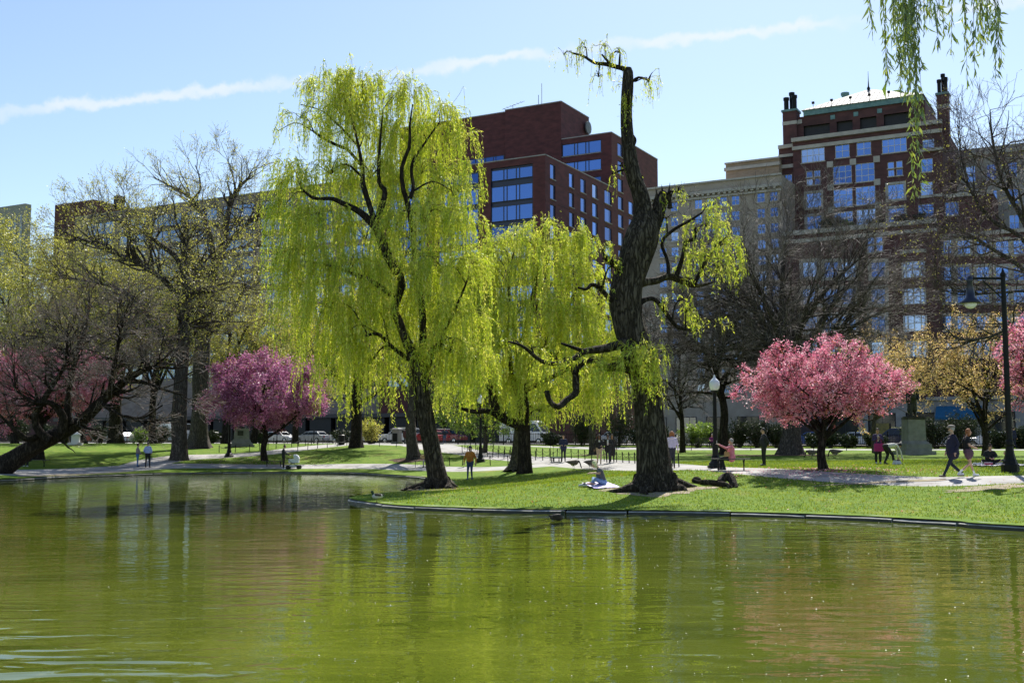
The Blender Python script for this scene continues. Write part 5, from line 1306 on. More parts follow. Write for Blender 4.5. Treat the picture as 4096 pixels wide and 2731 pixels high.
# bare trees right of the old willow
auto_tree('bare_tree', 'massive bare dark tree behind the pink cherry on the right lawn', gpt(3160, 80), 19, (9.0, 6.5, 8.4, 10.6), 221, r0=.66, nl=16, fork=.2, n=(170, 1700, 10500), levels=(.42, .25, .15), twig='twig_grey', bark='bark_mid', twr=.0095, fl=.6, up=.13, rmid=.065)
auto_tree('bare_tree', 'slim bare tree beside the globe lamp with drooping branches', gpt(2898, 84), 16, (6.6, 5, 6.4, 8.8), 222, r0=.34, nl=8, fork=.22, n=(110, 1000, 5600), levels=(.45, .27, .16), twig='twig_grey', twr=.011, up=.02, rmid=.06)
auto_tree('bare_tree', 'dark bare tree near the fence between the old willow and the lamp', gpt(2730, 97), 12, (5.2, 4, 4.4, 6.5), 223, r0=.25, nl=7, fork=.22, n=(70, 600, 3000), levels=(.45, .27, .16), twig='twig_grey', twr=.012, up=.05)
auto_tree('bare_tree', 'slender street tree trunk behind the walking women', gpt(2372, 88), 11, (3.5, 3, 3.5, 7.5), 224, r0=.3, nl=6, fork=.4, n=(40, 300, 1400), levels=(.4, .25, .15), leaf='leaf_spring', nleaf=2500, leafsz=(.1, .18), bark='bark_grey')
# tree reaching in from the right edge
dR = 62; b = gpt(4330, dR)
tr = [px_limb([(4330, 1860, 68.4), (4320, 1600, 50.4), (4290, 1350, 41.76), (4240, 1200, 33.12), (4200, 1000, 25.92), (4190, 800, 17.28), (4200, 600, 8.64)], dR, (0, 0), 30),
      px_limb([(4250, 1230, 25.92), (4096, 960, 18.72), (3990, 900, 14.4), (3900, 800, 10.08), (3850, 650, 6.48), (3830, 500, 2.88)], dR, (0, 1)),
      px_limb([(4240, 1200, 24.48), (4096, 890, 18.72), (4010, 730, 14.4), (3970, 560, 10.08), (3960, 440, 4.32)], dR, (0, -1.5)),
      px_limb([(4260, 1280, 21.6), (4096, 1080, 15.84), (3960, 990, 12.96), (3860, 930, 8.64), (3740, 900, 4.32)], dR, (0, 2)),
      px_limb([(4290, 1340, 18.72), (4150, 1180, 12.96), (4000, 1170, 8.64), (3850, 1180, 5.76), (3740, 1150, 2.88)], dR, (0, -2)),
      px_limb([(4300, 1450, 15.84), (4100, 1310, 12.96), (3950, 1350, 9.36), (3830, 1355, 6.48), (3780, 1300, 2.88)], dR, (0, -2.5))]
auto_tree('budding_tree', 'dark tree with pale green buds reaching in from the right edge', b, 20, (7.5, 6, 7.5, 12), 225, trunks=tr, lean=(-2.5, 0), n=(140, 1300, 8500), levels=(.36, .22, .14), twig='twig_plum', bark='bark_mid', leaf='leaf_spring', nleaf=4200, leafsz=(.06, .13), spread=.08, twr=.008)
# amber young-leaved trees at right
G_AM = 'amber young-leaved trees'
auto_tree('amber_tree', 'small tree with amber young leaves just behind the pink cherry', gpt(3500, 86), 9.4, (4.4, 3.4, 3.2, 6.2), 231, r0=.2, nl=9, fork=.22, twig='twig_brown', bark='bark_mid', n=(50, 340, 1500), leaf='leaf_amber', nleaf=13000, leafsz=(.09, .18), levels=(.42, .26, .16), group=G_AM, up=.02, spread=.07)
auto_tree('amber_tree', 'low spreading tree with amber and yellow young leaves right of the statue', gpt(3942, 71), 9.6, (4.2, 3.4, 3.2, 5.6), 232, r0=.22, nl=11, fork=.2, twig='twig_brown', n=(60, 420, 1900), leaf='leaf_amber', nleaf=19000, leafsz=(.07, .15), levels=(.42, .26, .16), group=G_AM, up=0.0, spread=.08)
# cherries
def cherry(label, base, H, crown, seed, mt, nq, sz, r0=.17, bark='bark_dark', nl=11, fork=.24):
    return auto_tree('cherry_tree', label, base, H, crown, seed, r0=r0, nl=nl, fork=fork, n=(80, 700, 2600), leaf=mt, nleaf=nq, leafsz=sz, levels=(.36, .26, .17), bark=bark, twig='twig_dark', up=.06, spread=sz[1] * .75, group='flowering cherries', fl=.25)
cherry('bright pink flowering cherry standing beside the right-hand path', ongr(3295, 1879), 5.1, (2.7, 2.7, 1.5, 3.05), 241, 'petal_pink', 56000, (.045, .085), .19)
cherry('mauve-pink flowering cherry behind the man with the pram', ongr(1060, 1842, 60), 8.0, (4.2, 3.6, 2.9, 4.8), 242, 'petal_mauve', 60000, (.08, .16), .26)
cherry('pale pink flowering cherry behind the leaning tree at left', ongr(155, 1838, 60), 8.0, (4.7, 3.6, 2.6, 5.0), 243, 'petal_pink', 42000, (.09, .17), .36)
cherry('deep pink flowering cherry cut off by the right edge', gpt(4300, 44), 5.8, (2.6, 2.6, 1.9, 3.9), 244, 'petal_pink', 30000, (.05, .1), .2)
# willow on the near bank whose twigs hang into the top right corner
g = np.random.default_rng(105); nbase = np.array([11.5, 10.0, .42])
TN = Tree('near_willow', 'willow twigs with narrow green leaves hanging into the top right corner', nbase)
P, R = resample([nbase, nbase + [-.2, .2, 3], nbase + [-.8, .4, 6], nbase + [-1.4, .6, 9.5]], [.5, .4, .34, .2], 24); TN.trunk(P, R, 'bark_willow', 16, .06, .5)
P2_, R2_ = resample([P[16], (8.2, 10.8, 8.9), (6.0, 11.2, 9.2), (3.4, 11.4, 8.6)], [.2, .13, .09, .03], 20); TN.trunk(P2_, R2_, 'bark_willow', 9, .06, 0, 'limb')
P3_, R3_ = resample([P2_[6], (6.6, 12.4, 9.2), (4.6, 13.0, 8.8)], [.1, .06, .02], 14); TN.trunk(P3_, R3_, 'bark_willow', 8, .06, 0, 'limb')
ST = [(3465, 165), (3570, 380), (3545, 330), (3640, 400), (3660, 800), (3652, 620), (3625, 200), (3720, 80), (3765, 210), (3885, 310), (3940, 215), (3990, 300), (3975, 180), (3600, 130), (3690, 120), (3868, 100), (3955, 120), (3700, 60), (3610, 250), (3645, 330)]
ST += [(x + 14 * math.sin(k * 3.7), ye * (.45 + .5 * abs(math.sin(k * 1.9)))) for k, (x, ye) in enumerate(ST)] + [(3935, 160), (4005, 240), (3870, 220), (3580, 300), (3668, 480)]
S, LL = [], []
for k, (x, ye) in enumerate(ST):
    e = at(x, ye, 11.2 + .7 * math.sin(k * 2.1)); j = int(np.argmin(np.abs(P2_[:, 0] - e[0]))); s0 = np.array([e[0], e[1], P2_[j][2] + .1])
    S.append(s0); LL.append(s0[2] - e[2])
S, LL = np.array(S), np.array(LL); N = len(S)
P, R, (V, Q), idx = strands(g, S, g.normal(0, .3, (N, 2)), LL, np.full(N, .12), 75, (.06, .11), .2, .02, .012, .008)
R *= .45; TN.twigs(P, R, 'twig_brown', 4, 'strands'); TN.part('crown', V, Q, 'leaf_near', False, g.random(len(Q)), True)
br_ = [resample([P2_[int(np.argmin(np.abs(P2_[:, 0] - s_[0])))], s_ + [0, 0, .02]], [.02, .008], 5) for s_ in S]
TN.twigs(np.stack([a for a, _ in br_]), np.stack([q for _, q in br_]), 'twig_brown', 4, 'branches')

# ---- shrubs
def shrub(label, base, rx, ry, h, mt, n, seed, sz=(.08, .18), name='shrub', group=None, cone=False, flowers=None, rnd=(0, 1)):
    g = np.random.default_rng(seed); base = np.array(base, float); T = Tree(name, label, base, group, 'shrub')
    m = 26; a = g.random(m) * 6.283; rr_ = g.random(m) ** .5
    P = []
    for k in range(m):
        e = base + np.array([rx * .8 * rr_[k] * math.cos(a[k]), ry * .8 * rr_[k] * math.sin(a[k]), h * (1 - (.75 if cone else .35) * rr_[k] ** 2) * g.uniform(.75, .98)])
        P.append(resample([base + (e - base) * np.array([.15, .15, 0]), base + (e - base) * np.array([.6, .6, .5]), e], [.03, .02, .006], 8))
    PA = np.stack([p for p, _ in P]); RA = np.stack([r for _, r in P]); T.twigs(PA, RA, 'twig_dark', 3, 'stems')
    P2s, R2s = grow(g, PA, RA, 380, (.15 * h, .4 * h), (25, 70), 2, .2, .12, .7, .015, .004, .1)
    T.twigs(P2s, R2s, 'twig_dark', 3); V, Q = leaves_on(g, P2s, n, .06 * max(1, h * .6), sz, .5); T.leaves((V, Q), mt, g, 'foliage', *rnd)
    if flowers: V, Q = leaves_on(g, P2s, flowers, .05 * h, (.06, .13), .8); T.leaves((V, Q), 'petal_white', g, 'blossom', .2, 1)
    return T
def bpx(px, by):          # street-frame x for an image column at the offset by from the fence line
    return hitf(px, 1770, by)[0]
def bg(px, by):
    x = bpx(px, by); p = bw(x, by); return (p[0], p[1], gz(p[0], p[1]))
shrub('dark evergreen filling the fence line at the left edge', bg(60, -2.2), 2.4, 1.6, 3.4, 'leaf_ever', 5000, 350, (.14, .26)); shrub('dark evergreen between the left edge and the pale cherry', bg(190, -2.2), 2.2, 1.5, 2.6, 'leaf_ever', 4200, 351, (.14, .26))
GS = 'evergreen shrubs along the park fence'
for k, (px, by, r_, h, lab) in enumerate((
    (400, -2.2, 1.8, 2.4, 'dark evergreen shrub hiding a red car at left'), (640, -2.2, 1.9, 2.3, 'broad evergreen shrub in front of the white van at left'), (850, -2.4, 1.4, 1.5, 'low dark shrub left of the square pedestal'),
    (1040, -2.2, 1.2, 1.6, 'dark shrub right of the square pedestal'), (1370, -2.2, 1.7, 1.7, 'glossy shrub behind the litter bin'), (1490, -2.0, .9, 1.2, 'thin shrub beside the open gate'),
    (2470, -2.4, 2.2, 4.4, 'tall dark conifer shrub left of the old willow'), (2330, -1.8, 1.6, 3.2, 'dark evergreen behind the bellhop'), (2560, -2.2, 1.6, 2.0, 'speckled shrub touching the old trunk'), (3030, -2.2, 1.9, 2.6, 'dark evergreen between lamp and man in black'),
    (3395, -2.0, 1.0, 1.15, 'round pale-tipped shrub behind the pink cherry trunk'), (3250, -2.2, 1.0, 1.3, 'mottled shrub right of the massive trunk'), (3745, -2.6, 1.6, 2.6, 'dark yew left half of the pair behind the man in the flat cap'), (3850, -2.8, 2.0, 3.1, 'dark yew right half of the pair behind the girl'), (4085, -2.2, 1.5, 1.7, 'evergreen shrub at the right edge behind the lamp base'), (3640, -2.2, .8, 2.4, 'narrow yew right behind the statue pedestal'), (2630, -2.0, 1.5, 2.2, 'dark shrub just right of the old trunk'), (2870, -2.0, 1.3, 1.7, 'dark shrub behind the slim bare trunk'), (2960, -1.8, 1.7, 2.5, 'tall evergreen left of the man in black'), (3105, -1.9, 1.6, 2.2, 'evergreen touching the left of the massive trunk'), (3320, -1.8, 1.3, 1.5, 'dark shrub seen under the pink cherry crown'), (3490, -1.8, 1.4, 1.3, 'low dark shrub behind the woman with the magenta bag'), (3990, -2.0, 1.5, 1.6, 'dark shrub behind the kneeling picnic woman'), (2200, -2.0, 1.5, 1.3, 'low dark shrub beneath the white van'))):
    shrub(lab, bg(px, by), r_, r_ * .8, h, 'leaf_ever', 3600, 300 + k, (.1, .2), group=GS, flowers=(160 if k in (4, 8, 11) else None))
shrub('chartreuse flowering shrub in front of the fence at left', bg(560, -3.0), 1.4, 1.1, 1.9, 'leaf_fresh', 2600, 330, (.1, .2), flowers=120)
shrub('bright green round shrub behind the globe lamp', bg(2795, -2.6), 2.3, 1.6, 2.3, 'leaf_fresh', 5200, 331, (.1, .2), rnd=(.3, 1))
shrub('white flowering shrub left of the bright green one', bg(2735, -3.2), .9, .8, 1.5, 'petal_white', 2600, 332, (.07, .13), rnd=(.25, 1))
shrub('pink-white azalea by the fence behind the leaning tree', bg(535, -2.4), .8, .7, 1.35, 'petal_white', 1500, 333, (.08, .15), rnd=(.3, 1))
shrub('leafy green sapling shrub in front of the gate pillars', bg(1480, -9), 1.5, 1.2, 2.6, 'leaf_spring', 2400, 334, (.12, .22), rnd=(.3, 1))
def terr(px_, lab, r_, h, mt, seed):
    x, z = hitf(*z7(px_, 850), YL + 1.9); p = bw(x, YL + 1.9); shrub(lab, (p[0], p[1], fz + .05), r_, r_, h, mt, 1500, seed, (.12, .25), 'potted_shrub')
terr(440, 'dark green bush at the left end of the tower terrace', 1.5, 2.1, 'leaf_ever', 340); terr(500, 'slim conical evergreen on the tower terrace', .8, 2.3, 'leaf_ever', 341); terr(553, 'yellow-green bush on the tower terrace', 1.2, 1.6, 'leaf_fresh', 342)
terr(715, 'clipped round bush in the middle of the tower terrace', 1.5, 1.5, 'leaf_ever', 343); terr(865, 'round evergreen near the right end of the tower terrace', 1.2, 1.9, 'leaf_ever', 344); terr(975, 'long hedge-like bush at the right end of the tower terrace', 2.0, 1.7, 'leaf_ever', 345)

# ---------------------------------------------------------------- street furniture
M['globe'] = plain('frosted_globe', (.82, .84, .86), .25)
M['wood_slat'] = surf('bench_wood', (.05, .05, .04), (.11, .105, .085), 5, .7, 0, .2, 20, (.3, 1, 1))
M['bronze'] = surf('dark_bronze', (.018, .02, .018), (.045, .05, .045), 4, .45, .5, .3)
M['pedestal'] = surf('pedestal_granite', (.17, .175, .17), (.24, .245, .24), 3, .8, 0, .15, 25, dist=.01)
M['white_stone'] = plain('white_stone', (.7, .69, .66), .8)
def lamp_post(label, base, H, globe=True):
    o = empty('lamp_post', tuple(base), 0, label, 'street lamp', 'park lamp posts')
    MB().lathe([(.36, 0), (.36, .1), (.31, .13), (.29, .22), (.2, .3), (.17, .42), (.19, .46), (.14, .55), (.135, .95), (.15, 1.0), (.11, 1.06)], 8).obj('base', M['iron'], o)
    MB().lathe([(.095, 1.05), (.085, H * .6), (.075, H - .75), (.1, H - .72), (.085, H - .66), (.16, H - .6), (.17, H - .55)], 12).obj('pole', M['iron'], o)
    gl = MB().lathe([(.12, H - .56), (.2, H - .45), (.23, H - .3), (.21, H - .16), (.13, H - .07), (.09, H - .04)], 14).obj('globe', M['globe'], o, True)
    MB().lathe([(.1, H - .045), (.075, H), (.05, H + .03), (.045, H + .08), (.015, H + .14)], 10).obj('finial', M['globe'], gl)
    return o
lp = ongr(2863, 1872); lamp_post('black lamp post with frosted globe beside the pink-jacketed woman', lp, m_px(1872 - 1500, lp[1]) - .14)
lp = ongr(916, 1826, 60); lamp_post('black lamp post at left, its head lost in the mauve cherry', lp, 4.6)
lp = ongr(1922, 1848, 60); lamp_post('black lamp post standing behind the willows by the chain fence', lp, 4.6)
# tall pendant lamp at right
b = ongr(4042, 1889); d = b[1]; H = m_px(1889 - 1092, d)
o = empty('pendant_lamp', tuple(b), 0, 'tall black street lamp with arm and bell shade at the right edge', 'street lamp')
MB().lathe([(.31, 0), (.31, .28), (.26, .32), (.24, .42), (.2, .5), (.15, .72), (.13, .95), (.155, 1.0), (.15, 1.12), (.12, 1.18)], 8).obj('base', M['iron'], o)
MB().lathe([(.115, 1.15), (.1, H * .5), (.085, H - .1), (.11, H - .08), (.1, H), (.05, H + .08), (.02, H + .2)], 12).obj('pole', M['iron'], o)
aw_ = m_px(4015 - 3880, d); az = H - .18
am = MB(); am.bar((0, 0, az), (-aw_, 0, az), .06, .09); am.bar((-.1, 0, az - .7), (-.75, 0, az - .08), .04); am.obj('arm', M['iron'], o)
sh = MB().lathe([(.1, az + .08), (.12, az - .12), (.09, az - .16), (.15, az - .5), (.17, az - .7), (.36, az - .86), (.37, az - .92), (.3, az - .92)], 14, (-aw_, 0, 0)).obj('shade', plain('navy_enamel', (.012, .016, .04), .3), o, True)
MB().ball((-aw_, 0, az - .95), (.22, .22, .17), 12, 8).obj('bulb_glass', M['globe'], sh, True)

def bench(label, loc, rz, L=1.6, back=False, w=.46):
    o = empty('park_bench', tuple(loc), rz, label, 'bench', 'park benches')
    sm = MB().box((0, 0, 0), (L, .085, .035)).mesh('slat', M['wood_slat'])
    for k in range(4): link('slat', sm, o, (0, -w / 2 + .06 + k * (w - .12) / 3, .44))
    lg = MB()
    lg.tube([(0, -w * .45, .42), (0, -w * .28, .36), (0, -.05, .24), (0, 0, .12), (0, -.06, 0)], .022, 6); lg.tube([(0, w * .45, .42), (0, w * .28, .36), (0, .05, .24), (0, .01, .12), (0, .07, 0)], .022, 6)
    lg.box((0, 0, .41), (.045, w, .03)); lm = lg.mesh('leg', M['iron'])
    for x in (-L * .33, L * .33): link('leg', lm, o, (x, 0, 0))
    if back:
        for k in range(4): link('slat', sm, o, (0, w / 2 + .02 + k * .025, .56 + k * .11))
        for x in (-L * .33, L * .33): MB().bar((x, w / 2 - .02, .42), (x, w / 2 + .13, .95), .045).obj('back_post', M['iron'], o)
    return o
wb = ongr(2925, 1880); B_PINK = bench('backless bench with the pink-jacketed woman', wb, math.radians(-4), 1.5)
lb = ongr(141, 1866, 55); bench('backless bench behind the leaning trunk at left', lb, 0, 1.75)
sb = ongr(1090, 1868, 60); bench('backless bench in the shade of the mauve cherry', sb + [0, .4, 0], 0, 1.5)
mb_ = ongr(1690, 1868, 60); bench('backless bench of the guitar player beside the leaning willow trunk', mb_, .1, 1.5)
fb = np.array(bg(2822, -4.2)); bench('long dark bench with backrest by the fence behind the lamp', fb, -ANG, 2.2, True)

# chain fences
def chain_run(label, pts, sp=1.35, h=.62):
    P = catmull(pts, 8); s = np.concatenate([[0], np.cumsum(np.linalg.norm(np.diff(P, axis=0), axis=1))]); n = max(2, int(round(s[-1] / sp)))
    q = [np.array([np.interp(s[-1] * k / n, s, P[:, 0]), np.interp(s[-1] * k / n, s, P[:, 1])]) for k in range(n + 1)]
    b0 = (q[0][0], q[0][1], gz(*q[0])); o = empty('chain_fence', b0, 0, label, 'fence', 'low post and chain fences')
    pm = CH['post']
    for p in q: link('post', pm, o, (p[0] - b0[0], p[1] - b0[1], gz(*p) - b0[2]), (RR.uniform(-.05, .05), RR.uniform(-.06, .06), 0))
    for a, b in zip(q[:-1], q[1:]):
        za, zb = gz(*a) + h - .1, gz(*b) + h - .1; pt = []
        for k in range(7):
            t = k / 6; pt.append((a[0] + (b[0] - a[0]) * t - b0[0], a[1] + (b[1] - a[1]) * t - b0[1], za + (zb - za) * t - .2 * 4 * t * (1 - t) - b0[2]))
        MB().tube(pt, .012, 4).obj('chain', M['iron'], o)
RR = random.Random(9); CH = {'post': MB().lathe([(.03, -.05), (.028, .48), (.04, .5), (.04, .53), (.028, .55), (.036, .58), (.01, .63)], 8).mesh('post', M['iron'])}
chain_run('chain fence along the far side of the path behind the mauve cherry', [c(882, 92.6), c(1000, 94), c(1100, 97.4), c(1200, 101.5), c(1300, 106.8), c(1345, 109)])
chain_run('short chain fence in front of the litter bin', [c(1195, 95.6), c(1240, 97.3), c(1300, 99.6), c(1390, 103)], 1.5)
chain_run('chain fence across the lawn edge in front of the gate', [c(1450, 102.5), c(1582, 101.0), c(1700, 98.5)], 1.9)
chain_run('chain fence on the front edge of the grass island behind the middle willow', [c(1800, 79), c(1950, 75.4), c(2060, 73.8), c(2150, 73.5), c(2212, 74.0)], 1.5)
chain_run('chain fence on the back edge of the grass island', [c(1850, 91.5), c(1970, 84.8), c(2090, 79), c(2200, 74.6)], 1.2)
chain_run('chain fence on the far lawn edge behind the walking women', [c(1860, 97.8), c(1990, 90.7), c(2100, 85), c(2180, 81.2), c(2290, 76.3), c(2390, 71.4), c(2500, 65.6), c(2560, 62.2)], 1.35)
chain_run('pair of chain posts just right of the old trunk', [c(2660, 57.2), c(2712, 54.4)], 1.6)
chain_run('chain line in front of the iron fence at right', [bw(bpx(p, -7.9), -7.9)[:2] for p in (2650, 2900, 3200, 3500, 3800)], 2.6)
chain_run('chain line round the square pedestal at left', [bw(bpx(p, -8.5), -8.5)[:2] for p in (780, 900, 1010, 1150)], 1.9)

# iron park fence
x0, x1, xg0, xg1 = bpx(-350, 0), bpx(4400, 0), bpx(1588, 0), bpx(1640, 0)
def fence_run(label, xa, xb):
    n = max(1, int(round((xb - xa) / 2.7))); L = (xb - xa) / n; bz0 = bw(xa, 0); z0 = gz(bz0[0], bz0[1]); o = empty('iron_fence', (bz0[0], bz0[1], z0), -ANG, label, 'fence', 'iron park fence')
    pm, pk = CH.setdefault('fpost', MB().box((0, 0, .66), (.09, .09, 1.32)).lathe([(.05, 1.32), (.085, 1.36), (.06, 1.42), (.02, 1.5)], 8).mesh('post', M['iron'])), MB()
    for k in range(n + 1):
        w = bw(xa + k * L, 0); link('post', pm, o, (k * L, 0, gz(w[0], w[1]) - z0))
    for k in range(n):
        a, b = bw(xa + k * L, 0), bw(xa + (k + 1) * L, 0); za, zb = gz(a[0], a[1]) - z0, gz(b[0], b[1]) - z0
        r_ = MB()
        for h in (.1, .3, 1.1): r_.bar((k * L, 0, za + h), ((k + 1) * L, 0, zb + h), .045)
        r_.obj('rail', M['iron'], o)
        m = int(L / .19)
        for j in range(1, m):
            t = j / m; x = (k + t) * L; z = za + (zb - za) * t
            pk.box((x, 0, z + .72), (.032, .032, .84)); pk.add([(x - .03, 0, z + 1.14), (x + .03, 0, z + 1.14), (x, -.02, z + 1.27), (x, .02, z + 1.14)], [(0, 1, 2), (1, 3, 2), (3, 0, 2)])
            pk.bar((x - L / m / 2, 0, z + .1), (x + L / m / 2, 0, z + .3), .022); pk.bar((x - L / m / 2, 0.03, z + .3), (x + L / m / 2, .03, z + .1), .022)
    po = pk.obj('pickets', M['iron'], o); po['kind'] = 'stuff'
fence_run('black iron picket fence left of the open gate', x0, xg0 - .6)
fence_run('black iron picket fence right of the open gate', xg1 + .6, x1)
for x, lab in ((xg0, 'left stone gate pillar in front of the white car'), (xg1, 'right stone gate pillar in front of the white car')):
    w = bw(x, 0); o = empty('gate_pillar', (w[0], w[1], gz(w[0], w[1])), -ANG, lab, 'pillar', 'gate pillars')
    MB().box((0, 0, .12), (.95, .95, .24)).box((0, 0, .85), (.74, .74, 1.24)).obj('shaft', M['stone_grey'], o); MB().box((0, 0, 1.55), (1.05, 1.05, .14)).box((0, 0, 1.68), (.9, .9, .12), taper=.6).obj('cap', M['stone_grey'], o)
    MB().box((0, -.4, .6), (.6, .04, 1.1)).obj('notice_board', M['iron'], o)
# pedestals and statue
sp_ = gpt(3657, 77); st_ = empty('statue_pedestal', tuple(sp_), .06, 'stepped grey granite pedestal of the bronze statue at right', 'pedestal')
u_ = 77 / F * .84
MB().box((0, 0, .1), (150 * u_, 150 * u_, .34)).obj('step', M['pedestal'], st_)
MB().box((0, 0, .5), (122 * u_, 122 * u_, .46)).box((0, 0, .76), (112 * u_, 112 * u_, .06), taper=.92).obj('plinth', M['pedestal'], st_)
MB().box((0, 0, .86), (104 * u_, 104 * u_, .14), taper=.86).box((0, 0, 1.55), (86 * u_, 86 * u_, 1.25), taper=.94).obj('die', M['pedestal'], st_)
MB().box((0, 0, 2.26), (82 * u_, 82 * u_, .2)).box((0, 0, 2.4), (77 * u_, 77 * u_, .08)).obj('cap', M['pedestal'], st_)
lp_ = gpt(966, 101); pd = empty('square_pedestal', tuple(lp_), .25, 'square granite pedestal with dark plaque behind the mauve cherry', 'pedestal')
MB().box((0, 0, .06), (2.2, 2.2, .16)).box((0, 0, .2), (1.95, 1.95, .14)).obj('step', M['pedestal'], pd)
MB().box((0, 0, .45), (1.7, 1.7, .36), taper=.82).box((0, 0, 1.05), (1.32, 1.32, .84), taper=.94).obj('die', M['pedestal'], pd); MB().box((0, 0, 1.52), (1.36, 1.36, .1)).obj('cap', M['pedestal'], pd)
MB().box((-.12, -.655, 1.15), (.5, .06, .42)).obj('plaque', M['bronze'], pd)
bz_ = empty('bronze_group', (lp_[0], lp_[1], lp_[2] + 1.57), 0, 'dark bronze figure on the square pedestal hidden by cherry blossom', 'statue')
wm = ongr(302, 1777, 60, 118); o = empty('white_marker', tuple(wm), .2, 'small white stone marker beside the cherry trunk at left', 'monument')
MB().box((0, 0, .06), (1.1, 1.1, .2)).obj('step', M['white_stone'], o); MB().box((0, 0, .45), (.62, .62, .6)).obj('shaft', M['white_stone'], o); MB().box((0, 0, .82), (.78, .78, .1)).box((0, 0, .97), (.74, .74, .2), taper=.25).obj('cap', M['white_stone'], o)
# litter bin
tb = gpt(1365, 104); o = empty('litter_bin', tuple(tb), 0, 'dark round litter bin on the path beside the thick trunk', 'bin')
MB().lathe([(.27, 0), (.3, .05), (.31, .8), (.29, .82)], 14).obj('body', M['iron'], o); MB().lathe([(.33, .8), (.34, .86), (.24, .93), (.22, .93)], 14).obj('lid', M['iron'], o)
# small black bollard-like utility box behind and sign
# fallen root log on the lawn
lg = empty('driftwood_log', tuple(ongr(2860, 1942)), 0, 'twisted dark fallen root lying on the lawn right of the old willow', 'log'); b = np.array(lg.location); dl = b[1]
P = [ongr(x, y) + np.array([0, 0, h]) for x, y, h in ((2772, 1930, .08), (2795, 1934, .05), (2815, 1938, .1), (2845, 1942, .12), (2875, 1944, .12), (2895, 1940, .26), (2918, 1940, .3), (2935, 1946, .12), (2945, 1950, -.03))]
P, R = resample(P, [.07, .06, .08, .09, .1, .13, .15, .12, .08], 34); V, Q = trunk_mesh(P, R, 12, 77, .13); link('stem', npmesh('stem', V - b, Q, [M['bark_willow']], smooth=True), lg)
P, R = resample([ongr(2872, 1944) + [0, 0, .1], ongr(2900, 1950) + [0, -.1, .1], ongr(2925, 1950) + [0, -.1, .0]], [.09, .08, .05], 12); V, Q = trunk_mesh(P, R, 10, 78, .12); link('knot', npmesh('knot', V - b, Q, [M['bark_willow']], smooth=True), lg)
cl = ongr(2783, 1925); o = empty('bark_stump', tuple(cl), 0, 'small dark stump of bark right of the old trunk', 'stump'); P, R = resample([(-.12, 0, .02), (0, 0, .09), (.15, .02, .06), (.22, .02, 0)], [.05, .09, .07, .02], 10); V, Q = trunk_mesh(P, R, 9, 79, .15); link('body', npmesh('body', V, Q, [M['bark_willow']], smooth=True), o)
# mulch rings
for k, (p, r_) in enumerate(((gpt(3160, 80), 3.4), (gpt(2898, 84), 1.4), (ongr(3295, 1879), .8), (gpt(2372, 88), 1.2), (ongr(1655, 1838, 60), 1.6))):
    n = 36; ph = k * 1.7; vs = [(p[0], p[1], gz(p[0], p[1]) + .06)]
    for i in range(n):
        a = 6.283 * i / n; q = r_ * (1 + .12 * math.sin(3 * a + ph) + .07 * math.sin(7 * a)); x, y = p[0] + q * math.cos(a) * 1.15, p[1] + q * math.sin(a); vs.append((x, y, gz(x, y) + .008))
    tag(MB().add(vs, [(0, 1 + i, 1 + (i + 1) % n) for i in range(n)]).obj('mulch_bed', M['mulch']), kind='structure')

# worn earth round the old trunks and at the path edge
for k, (p, rx_, ry_) in enumerate(((ongr(2625, 1962), 1.7, 1.2), (ongr(1765, 1958), 1.5, .9), (ongr(3990, 1950), 1.6, .5), (ongr(3560, 1928), 2.2, .25), (ongr(2330, 1884), 1.3, .5))):
    n = 40; ph = k * 1.3 + .4; vs = [(p[0], p[1], gz(p[0], p[1]) + .02)]
    for i in range(n):
        a = 6.283 * i / n; q = 1 + .22 * math.sin(3 * a + ph) + .14 * math.sin(7 * a + ph * 2) + .1 * math.sin(11 * a); x, y = p[0] + rx_ * q * math.cos(a), p[1] + ry_ * q * math.sin(a); vs.append((x, y, gz(x, y) + .012))
    tag(MB().add(vs, [(0, 1 + i, 1 + (i + 1) % n) for i in range(n)]).obj('bare_earth', M['dirt']), kind='structure')
# fallen petals and leaf litter on grass and path
g = np.random.default_rng(61); P = []
for p, r_, n in ((ongr(3295, 1879), 3.4, 700), (ongr(1060, 1842, 60), 5, 500)): P.append(np.column_stack([p[0] + g.normal(-.3, r_ * .55, n), p[1] + g.normal(-1.2, r_ * .5, n)]))
P.append(np.column_stack([g.uniform(-3, 18, 260), g.uniform(29, 50, 260)])); P = np.vstack(P); P = P[inpoly(P, land) & (shore_dist(P[:, 0], P[:, 1]) > .6)]; n = len(P)
zz = ground(P[:, 0], P[:, 1]) + .035; a = g.random(n) * 6.283; r_ = g.uniform(.015, .035, n); V = np.zeros((n, 4, 3))
for k in range(4): V[:, k] = np.column_stack([P[:, 0] + r_ * np.cos(a + k * 1.571), P[:, 1] + r_ * np.sin(a + k * 1.571), zz + (.02 if k % 2 else 0)])
rn = np.where(np.arange(n) < n - 200, g.uniform(.25, 1, n), g.uniform(0, .2, n))
tag(link('fallen_petals', npmesh('fallen_petals', V.reshape(-1, 3), np.arange(4 * n).reshape(-1, 4), [M['petal_pink']], rnd=rn)), 'fallen pink petals and leaf litter scattered on lawn and path', 'petals', kind='stuff')

